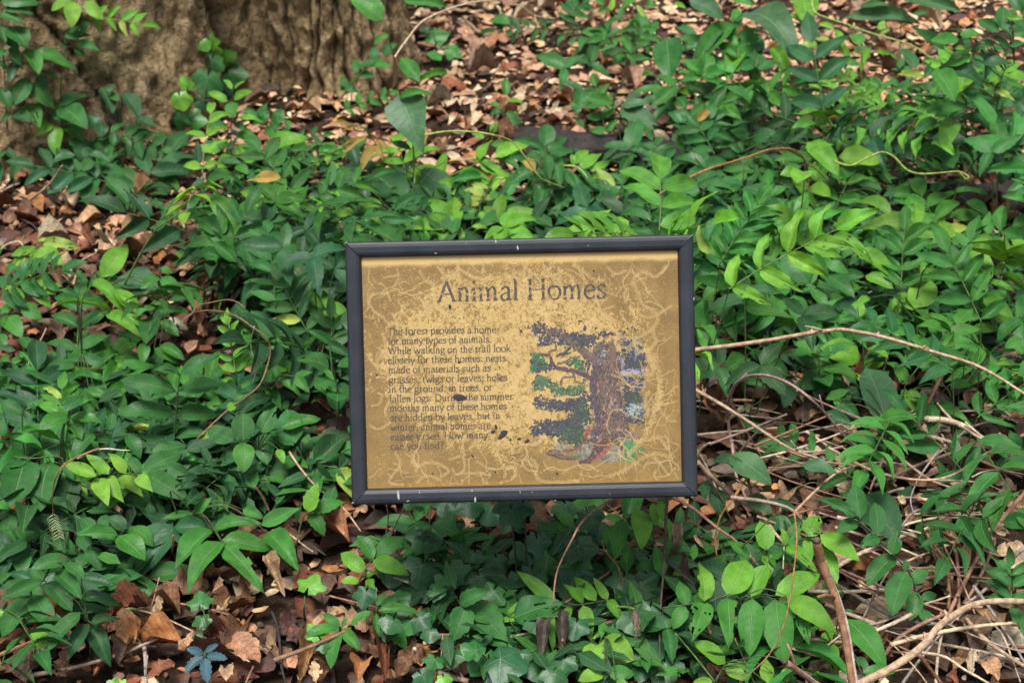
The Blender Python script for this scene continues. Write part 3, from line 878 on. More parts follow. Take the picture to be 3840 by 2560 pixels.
    for q in [(180, 210, 78, 62), (330, 245, 70, 48), (450, 285, 85, 48), (570, 300, 95, 45), (700, 315, 60, 50), (640, 215, 16, 28), (740, 212, 12, 14), (820, 270, 60, 26), (430, 352, 100, 30), (600, 345, 90, 50), (915, 250, 28, 30), (1000, 270, 40, 34), (1110, 215, 22, 22), (1060, 210, 15, 12),
              (1040, 390, 50, 45), (1130, 400, 82, 90), (1090, 500, 80, 60), (1120, 560, 95, 50), (1170, 350, 40, 40), (1150, 690, 62, 45), (1050, 740, 62, 70), (1150, 770, 50, 60),
              (190, 905, 48, 30), (175, 950, 30, 40), (300, 955, 90, 42), (400, 975, 110, 42), (520, 950, 90, 42), (620, 930, 70, 40), (200, 1190, 85, 60), (300, 1165, 90, 62), (400, 1170, 90, 62), (500, 1130, 80, 60), (150, 1240, 40, 25), (310, 1250, 60, 28), (590, 1070, 60, 60), (1150, 1100, 70, 40)]:
        blob(*q, navy, s=8)
    for q in [(1120, 880, 95, 45), (600, 1010, 90, 70), (640, 1080, 70, 80), (540, 1190, 90, 60), (480, 1260, 110, 90), (560, 1280, 80, 90)]: blob(*q, deep, s=9)
    for q in [(520, 1250, 95, 75), (600, 990, 45, 60), (590, 1060, 30, 60), (440, 1200, 50, 30)]: blob(*q, (.05, .13, .095), int(q[2] * q[3] / 130), 9)
    for q in [(165, 490, 55, 42), (140, 570, 34, 70), (215, 560, 50, 60), (550, 545, 80, 34), (580, 590, 50, 30)]: blob(*q, (.022, .12, .06), s=8)
    for q in [(170, 590, 60, 60), (270, 590, 55, 45), (480, 560, 30, 20)]: blob(*q, navy, s=8)
    for q in [(150, 480, 40, 30), (130, 590, 30, 50), (220, 720, 88, 44), (185, 775, 62, 48), (320, 770, 60, 36), (400, 830, 92, 46), (520, 815, 85, 42), (590, 800, 46, 34)]: blob(*q, green, s=7)
    for q in [(200, 740, 60, 30), (440, 820, 80, 30), (560, 850, 50, 20)]: blob(*q, navy, int(q[2] * q[3] / 160), 7)
    limb([(170, 375), (240, 372), (285, 372)], 22, 12, navy); limb([(195, 320), (215, 360), (290, 305)], 26, 10, navy); limb([(360, 480), (430, 462), (500, 455)], 24, 10, navy); limb([(420, 480), (460, 430), (490, 405)], 22, 10, navy)
    dab(425, 482, 9, red); dab(210, 378, 7, red)
    for q in [(330, 320, 150, 60), (560, 380, 120, 60), (330, 960, 190, 55), (340, 1180, 200, 80), (560, 960, 110, 80), (560, 1100, 120, 90), (640, 620, 50, 120), (180, 560, 70, 70), (240, 760, 110, 50), (480, 830, 150, 40)]:
        blob(*q, rng.choice((navy, deep, navy)), int(q[2] * q[3] / 75), s=7)
    # trunk and limbs
    for (y, xl, xr) in [(480, 720, 980), (540, 715, 985), (600, 715, 990), (660, 700, 990), (720, 690, 990), (780, 685, 985), (840, 688, 995), (900, 690, 1010), (960, 700, 1015), (1020, 725, 1030), (1080, 740, 1045), (1140, 735, 1055), (1200, 720, 1065), (1250, 700, 1075)]:
        for _ in range(int((xr - xl) * 60 / 62)):
            x = rng.uniform(xl, xr); k = (x - xl) / (xr - xl)
            col = mauve if rng.random() < .30 + .45 * math.sin(k * 3.1) else (bark if rng.random() < .75 else navy)
            if k < .18: col = (.06, .05, .075)
            dab(x, y + rng.uniform(-32, 32), 8 * rng.uniform(.6, 1.2), col, 2.4, 1.57 + rng.uniform(-.5, .5))
    limb([(750, 540), (640, 450), (530, 365), (440, 305), (290, 255)], 85, 34, mauve); limb([(700, 520), (600, 440), (500, 370)], 40, 20, bark)
    limb([(760, 520), (735, 430), (790, 370), (830, 335)], 46, 36, mauve); limb([(920, 620), (915, 500), (905, 400), (890, 340)], 80, 46, mauve); limb([(860, 420), (850, 370)], 50, 40, bark)
    limb([(700, 700), (590, 650), (480, 618), (370, 600), (315, 545), (285, 480), (190, 470)], 46, 15, (.075, .045, .07)); limb([(290, 480), (292, 440), (345, 420), (352, 385)], 18, 10, mauve)
    limb([(520, 645), (525, 685), (430, 690), (405, 730), (400, 770)], 18, 10, mauve); limb([(535, 690), (550, 735), (640, 750)], 13, 8, mauve); limb([(370, 555), (450, 535), (500, 500), (580, 492)], 18, 8, mauve)
    limb([(980, 660), (1080, 635), (1220, 632)], 55, 46, (.22, .23, .33)); limb([(960, 470), (1000, 560), (1040, 620)], 40, 30, (.16, .14, .20))
    blob(800, 490, 62, 88, (.07, .075, .085), s=8); blob(785, 510, 46, 60, grey, s=6); blob(830, 460, 26, 30, grey, s=6); dab(775, 470, 10, (.05, .05, .06)); dab(812, 470, 10, (.05, .05, .06)); blob(790, 595, 45, 45, navy, s=8)
    blob(840, 1190, 70, 60, (.10, .05, .05), s=8)
    blob(1110, 1010, 95, 48, (.22, .31, .30), s=7); blob(1130, 1075, 80, 30, (.13, .2, .21), s=7)
    for _ in range(60):                        # rasped paler wiggles over the trunk
        x, y, an = rng.uniform(700, 1020), rng.uniform(640, 1250), rng.uniform(0, 6.3)
        for k in range(rng.randint(6, 16)):
            an += rng.uniform(-.5, .5); x += math.cos(an) * 11; y += math.sin(an) * 13
            if 690 < x < 1040: dab(x, y, 5, (.29, .19, .175), 2.6, an + 1.57 + (.4 if k % 2 else -.4))
    for _ in range(16):
        x, y, an = rng.uniform(1050, 1200), rng.uniform(350, 1100), rng.uniform(0, 6.3)
        for k in range(rng.randint(6, 12)):
            an += rng.uniform(-.5, .5); x += math.cos(an) * 11; y += math.sin(an) * 13
            if 1030 < x < 1225: dab(x, y, 5, (.22, .26, .32), 2.6, an + 1.57)
    for q in [(1000, 330, 60, 60), (1050, 640, 60, 50), (1180, 470, 30, 100), (1030, 860, 50, 50), (1060, 950, 60, 40), (650, 560, 40, 50), (640, 880, 40, 60), (690, 370, 60, 40), (820, 380, 40, 50), (250, 300, 50, 40), (1190, 640, 30, 50)]: blob(*q, navy, int(q[2] * q[3] / 90), s=8)
    for q in [(1080, 480, 90, 120), (1120, 720, 80, 60), (560, 330, 160, 50), (300, 960, 150, 50), (300, 1190, 170, 70)]: blob(*q, (.06, .08, .12), int(q[2] * q[3] / 260), s=6)
    for _ in range(900):
        x, y = rng.uniform(1020, 1222), rng.uniform(340, 1140)
        if noise.noise(Vector((x * .012, y * .012, 2))) > -.12: dab(x, y, 9 * rng.uniform(.6, 1.2), navy if rng.random() < .75 else deep)
    # fox, rocks, roots and ferns at the foot
    for q, c_ in [((410, 1385, 85, 50), rock), ((640, 1400, 95, 70), rock), ((620, 1470, 100, 45), (.11, .12, .10)), ((940, 1440, 85, 80), rock), ((830, 1490, 60, 34), (.12, .12, .11)), ((720, 1330, 60, 50), (.07, .06, .07))]: blob(*q, c_, s=8)
    limb([(640, 1290), (600, 1360), (540, 1395), (430, 1412), (280, 1412)], 30, 18, (.14, .05, .055)); limb([(340, 1440), (420, 1455), (520, 1490)], 22, 10, (.12, .06, .045)); limb([(270, 1440), (420, 1485), (560, 1490)], 12, 6, navy)
    limb([(860, 1310), (760, 1400), (680, 1500), (580, 1530)], 95, 30, (.075, .04, .05)); limb([(880, 1340), (820, 1430), (740, 1490)], 46, 34, (.25, .08, .06)); limb([(900, 1290), (990, 1370), (1000, 1400)], 40, 20, bark); limb([(1000, 1290), (1080, 1240), (1180, 1280)], 34, 14, (.13, .11, .15))
    blob(690, 1205, 70, 26, red, s=7); limb([(660, 1220), (640, 1270), (620, 1310)], 30, 14, red); blob(790, 1330, 45, 38, (.27, .07, .05), s=7); blob(730, 1165, 34, 26, (.17, .14, .09), s=6); limb([(625, 1140), (640, 1190)], 20, 8, grey); blob(730, 1270, 50, 12, grey, s=6)
    for q in [(1080, 1345, 70, 40), (1060, 1410, 55, 46), (1060, 1500, 72, 22), (1190, 1395, 34, 24), (1100, 1450, 40, 30)]: blob(*q, (.03, .20, .075), s=8)
    blob(1040, 1300, 60, 30, rock, s=7)
    link('printed_picture', art.mesh('printed_picture', flat_material('faded_print', .5, .25, 1., 1200.), False), e, SIGN)
    # pale feeding trails: rows of small rasped dashes
    tr = Geo()
    under = [False]
    def dash(x, y, an, l, w, al):
        c_, s_ = math.cos(an), math.sin(an)
        cnt[0] += 1
        z = (.00005 if under[0] else .00056) + (cnt[0] % 24) * (1e-6 if under[0] else 5e-6)
        q = [(-l, -w), (l, -w * .6), (l, w * .6), (-l, w)]
        P = [(x + (a_ * c_ - b_ * s_), y + (a_ * s_ + b_ * c_), z) for a_, b_ in q]
        tr.add(P, [(0, 1, 2, 3)], tuple(al * q * rng.uniform(.9, 1.08) for q in (.68, .49, .21)))
    lim = (SW / 2 - .0195, SH / 2 - .0195)
    def trail(pts, w, step, fill=.42, jitter=.25):
        Q = spline([(x, y, 0) for x, y in pts], 10)
        acc, zig = 0, 1
        for i in range(len(Q) - 1):
            d = Q[i + 1] - Q[i]; L = d.length
            if L < 1e-7: continue
            an = math.atan2(d.y, d.x)
            while acc < L:
                p = Q[i] + d * (acc / L)
                if abs(p.x) < lim[0] and abs(p.y) < lim[1]:
                    dash(p.x, p.y, an + 1.57 + zig * .45 + rng.uniform(-jitter, jitter), w * rng.uniform(.40, .56), step * fill, 1.)
                zig = -zig if rng.random() < .12 else zig
                acc += step
            acc -= L
    u = .66962 * K * 1.6
    big = [([(1560, 590), (1540, 640), (1600, 690), (1660, 640), (1720, 700), (1770, 790), (1790, 900), (1775, 1000), (1730, 1030), (1710, 1060)], 46), ([(1500, 560), (1570, 610), (1640, 620), (1700, 600), (1770, 540), (1760, 480), (1690, 440), (1660, 380), (1640, 300), (1690, 250), (1770, 280), (1820, 220)], 30),
           ([(1640, 620), (1660, 690), (1720, 690), (1760, 640), (1740, 580)], 30), ([(1700, 690), (1740, 760), (1730, 830), (1620, 830), (1560, 820)], 36), ([(1790, 860), (1770, 980), (1740, 1090), (1680, 1200), (1600, 1280)], 40), ([(1730, 920), (1700, 960), (1720, 1040)], 34),
           ([(1640, 1200), (1720, 1190), (1780, 1180), (1830, 1250)], 30), ([(1500, 1390), (1580, 1370), (1640, 1330), (1740, 1270), (1840, 1290)], 30), ([(1740, 1270), (1790, 1330), (1840, 1400)], 18), ([(1770, 1000), (1830, 1080), (1870, 1090)], 18), ([(1790, 840), (1840, 810), (1870, 800)], 12), ([(1800, 1060), (1830, 960), (1850, 930)], 12),
           ([(1650, 480), (1720, 510), (1790, 480), (1850, 440)], 24), ([(1130, 220), (1180, 270), (1240, 300)], 40), ([(1300, 210), (1350, 240), (1420, 300), (1480, 300)], 30), ([(1490, 230), (1540, 260), (1600, 240)], 22), ([(1620, 240), (1680, 300), (1720, 380)], 22),
           ([(710, 1440), (718, 1370), (720, 1300), (760, 1290)], 14), ([(300, 1260), (330, 1330), (290, 1390), (270, 1430), (350, 1440)], 22), ([(380, 1280), (420, 1340), (480, 1320), (560, 1330), (600, 1370), (560, 1400)], 26), ([(600, 1300), (680, 1290), (690, 1360), (640, 1390), (620, 1350)], 22),
           ([(910, 1410), (920, 1360), (965, 1350), (985, 1390), (950, 1410)], 30), ([(1060, 1290), (1100, 1330), (1090, 1390), (1130, 1420), (1230, 1430), (1340, 1420)], 26), ([(1010, 1310), (1040, 1360), (1100, 1370)], 22), ([(1240, 1380), (1300, 1340), (1380, 1330), (1440, 1370)], 18), ([(420, 1430), (480, 1390), (560, 1420)], 26),
           ([(150, 420), (180, 380), (250, 370), (280, 420)], 18), ([(160, 230), (150, 300), (180, 330)], 12), ([(310, 230), (320, 290), (300, 330)], 14), ([(230, 600), (250, 680), (210, 740), (200, 800), (250, 830)], 24), ([(170, 1000), (220, 990), (230, 940)], 20), ([(160, 1110), (220, 1130), (280, 1090)], 24), ([(560, 230), (600, 280), (640, 260)], 26), ([(700, 270), (720, 230)], 12), ([(830, 260), (815, 310)], 12), ([(440, 250), (480, 300), (530, 320)], 26)]
    for pts, w in big:
        P = [S5(x + rng.uniform(-4, 4), y + rng.uniform(-4, 4)) for x, y in pts]
        trail(P, w * u * .85, .0011, .30)
    def wander(x, y, n, st, w, step=.0012, turn=.7):
        an = rng.uniform(0, 6.3); P = [(x, y)]
        for _ in range(n):
            an += rng.uniform(-turn, turn); x += math.cos(an) * st; y += math.sin(an) * st; P.append((x, y))
        trail(P, w, step, .34, .4)
    under[0] = True
    for _ in range(420):                       # the middle is grazed almost clean
        q, r = rng.uniform(0, 6.28), rng.random() ** .6
        wander(-.015 + math.cos(q) * r * .145, .015 + math.sin(q) * r * .10, rng.randint(2, 5), .006, rng.uniform(.0025, .0052))
    under[0] = False
    for _ in range(80):
        wander(rng.uniform(-lim[0], lim[0]), rng.choice((rng.uniform(-lim[1], -.104), rng.uniform(.075, lim[1] - .008))), rng.randint(3, 7), .006, rng.uniform(.0010, .0030))
    for _ in range(60):
        wander(rng.uniform(.10, lim[0]), rng.uniform(-lim[1], lim[1]), rng.randint(3, 7), .006, rng.uniform(.0008, .0024))
    tro = link('grazing_trails', tr.mesh('grazing_trails', flat_material('rasped_clean_paint', .45, .3, .58), False), e, SIGN)
    tag(tro, kind='stuff')
    # black flecks stuck to the panel
    def fleck(x5, y5, rx, ry, an, col, zz=.0008, nm='dirt_fleck', on=None, par=e):
        v = []
        cx, cy = S5(x5, y5)
        ring = []
        for k in range(9):
            q = 2 * math.pi * k / 9
            a_, b_ = math.cos(q) * rx * u * rng.uniform(.7, 1.2), math.sin(q) * ry * u * rng.uniform(.7, 1.2)
            ring.append((cx + a_ * math.cos(an) - b_ * math.sin(an), cy + a_ * math.sin(an) + b_ * math.cos(an), zz))
        v = ring + [(cx, cy, zz + .0006)]
        link(nm, mesh(nm, v, [(k, (k + 1) % 9, 9) for k in range(9)], m_fl, cols=[col] * 10), par, SIGN)
    m_fl = flat_material('stuck_fleck', .6, .12, 1., 1500.)
    dk = (.02, .021, .026)
    for q in [(664, 955, 17, 40, 1.5), (905, 1160, 34, 16, .9), (866, 1120, 9, 15, 0), (850, 1145, 16, 8, .5), (946, 1190, 7, 6, 0), (995, 1186, 12, 7, .2), (1040, 1198, 16, 9, .5), (607, 447, 9, 13, 0), (535, 1455, 7, 5, 0), (862, 1371, 5, 5, 0), (1207, 1380, 7, 6, .3), (511, 1379, 4, 5, 0), (1335, 526, 14, 3, 0), (1005, 585, 8, 5, 2.),
              (1413, 248, 4, 8, 0), (199, 826, 6, 4, .2), (887, 788, 4, 8, .2), (735, 1283, 12, 4, 2.3), (967, 1278, 12, 3, 0), (660, 757, 9, 6, 0), (1865, 245, 4, 3, 0), (400, 600, 5, 5, 0), (1580, 690, 12, 8, 0), (470, 835, 3, 6, .5)]:
        fleck(*q, dk)
    wh = (.34, .34, .32)
    for x5, y5, rx, ry, an in [(323, 1500, 7, 26, .1), (318, 1478, 9, 4, .4), (440, 1483, 2, 10, .25), (376, 1530, 8, 3, .2), (750, 1521, 6, 14, 0), (733, 1473, 5, 5, 0), (1195, 1527, 8, 2, 0), (987, 120, 5, 14, .1), (865, 85, 5, 9, 0), (1000, 1478, 2, 10, .1), (68, 1540, 8, 3, 0), (30, 92, 8, 3, .7), (1958, 52, 7, 3, 0), (1068, 1480, 3, 3, 0), (1970, 405, 3, 9, 0), (1975, 215, 2, 6, 0), (530, 150, 9, 2, 0), (1380, 108, 3, 3, 0), (700, 95, 2, 3, 0), (1500, 1490, 3, 2, 0)]:
        z0 = .0066 if 30 < y5 < 1560 else .006
        fleck(x5, y5, rx, ry, an * 1., wh, .0070, 'paint_chip')
    # the post behind it
    g = Geo()
    back = SIGN @ Vector((0, -.03, -.0135))
    top = SIGN @ Vector((0, .06, -.030))
    v, f = [], []
    hw, hd = .012, .010
    q = [Vector((base.x, base.y, -.25)), Vector((base.x, base.y, back.z - .06)), Vector((base.x, back.y + .035, back.z))]
    for p in q:
        v += [p + Vector((-hw, -hd, 0)), p + Vector((hw, -hd, 0)), p + Vector((hw, hd, 0)), p + Vector((-hw, hd, 0))]
    for i in range(2):
        for k in range(4): f.append((i * 4 + k, i * 4 + (k + 1) % 4, i * 4 + 4 + (k + 1) % 4, i * 4 + 4 + k))
    f += [(3, 2, 1, 0), (8, 9, 10, 11)]
    NP = NT('dark_post'); mp = NP.fin((.006, .006, .006), .7, .2)  # shade under the sign put into the post's near-black colour
    link('post', mesh('post', [p - base for p in v], f, mp, smooth=False), e, Matrix.Translation(base))
    mv, mfc = board(-.0270, -.0134, .045, .05)
    link('mounting_bracket', mesh('mounting_bracket', mv, mfc, mf, smooth=False), e, SIGN)
build_sign()
# ------------------------------------------------------------------ leaf litter on the ground: one sheet of loose stuff
LITTER_HUES = ['t', 'k', 'r', 'b', 'p', 'g', 'm', 'o', 'n', 'k', 'b', 'r', 't']
def build_litter():
    rs = np.random.RandomState(11)
    temps = []
    for me in LEAF['d']:
        # a lighter version of every dead leaf: 4 x 2 cells
        n = 11; m = 7
        co = np.empty(len(me.vertices) * 3, 'f'); me.vertices.foreach_get('co', co); co = co.reshape(n, m, 3)
        s = co[::2][:, [0, 3, 6]]
        s = s[[0, 1, 2, 4, 5]] if len(s) >= 6 else s
        temps.append(s.reshape(-1, 3))
    rows, colsn = 5, 3
    F_ = np.array([(i * 3 + j, i * 3 + j + 1, (i + 1) * 3 + j + 1, (i + 1) * 3 + j) for i in range(4) for j in range(2)])
    V, C, FF = [], [], []
    pal = {k: np.array(v) for k, v in DEADHUE.items()}
    off = 0
    def place(N, smin, smax, far_bias, bright, lift):
        nonlocal off
        for _ in range(N):
            y = rs.uniform(.8, 5.4); hw = .46 * (y + .25) + .6
            x = rs.uniform(-hw, hw)
            if rs.rand() > .35 + .65 * min(1, y / 2.5): continue
            if (x - TREE_C.x) ** 2 + (y - TREE_C.y) ** 2 < .5 ** 2: continue
            s = rs.uniform(smin, smax)
            T = temps[rs.randint(len(temps))].copy()
            T[:, 0] *= rs.uniform(.4, .75); T[:, 1] -= .5
            T[:, 2] *= rs.uniform(.15, .6)
            T *= s
            yaw = rs.uniform(0, 6.283); tx, ty = rs.normal(0, .15, 2)
            Rm = Matrix.Rotation(yaw, 3, 'Z') @ Matrix.Rotation(tx, 3, 'X') @ Matrix.Rotation(ty, 3, 'Y')
            T = T @ np.array(Rm).T
            z = gz(x, y) + rs.uniform(.002, lift) + .2 * s * abs(tx)
            T += (x, y, z)
            far = np.clip((y - 2.1) / 1.2, 0, 1)  # far litter paler and brighter: canopy-gap light put into the leaf colour
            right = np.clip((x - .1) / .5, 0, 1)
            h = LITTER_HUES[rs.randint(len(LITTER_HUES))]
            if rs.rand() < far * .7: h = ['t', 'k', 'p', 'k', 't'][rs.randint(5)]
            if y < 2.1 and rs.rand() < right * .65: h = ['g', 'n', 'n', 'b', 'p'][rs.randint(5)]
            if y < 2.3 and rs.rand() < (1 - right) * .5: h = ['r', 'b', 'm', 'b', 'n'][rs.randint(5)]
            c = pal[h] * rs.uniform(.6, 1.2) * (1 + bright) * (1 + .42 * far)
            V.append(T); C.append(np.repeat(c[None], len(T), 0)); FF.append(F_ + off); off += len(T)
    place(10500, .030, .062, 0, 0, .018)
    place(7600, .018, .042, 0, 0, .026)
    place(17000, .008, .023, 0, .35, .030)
    V = np.concatenate(V); C = np.concatenate(C); FF = np.concatenate(FF)
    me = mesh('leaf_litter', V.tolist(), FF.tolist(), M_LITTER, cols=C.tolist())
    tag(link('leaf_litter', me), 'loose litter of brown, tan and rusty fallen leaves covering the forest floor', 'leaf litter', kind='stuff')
build_litter()

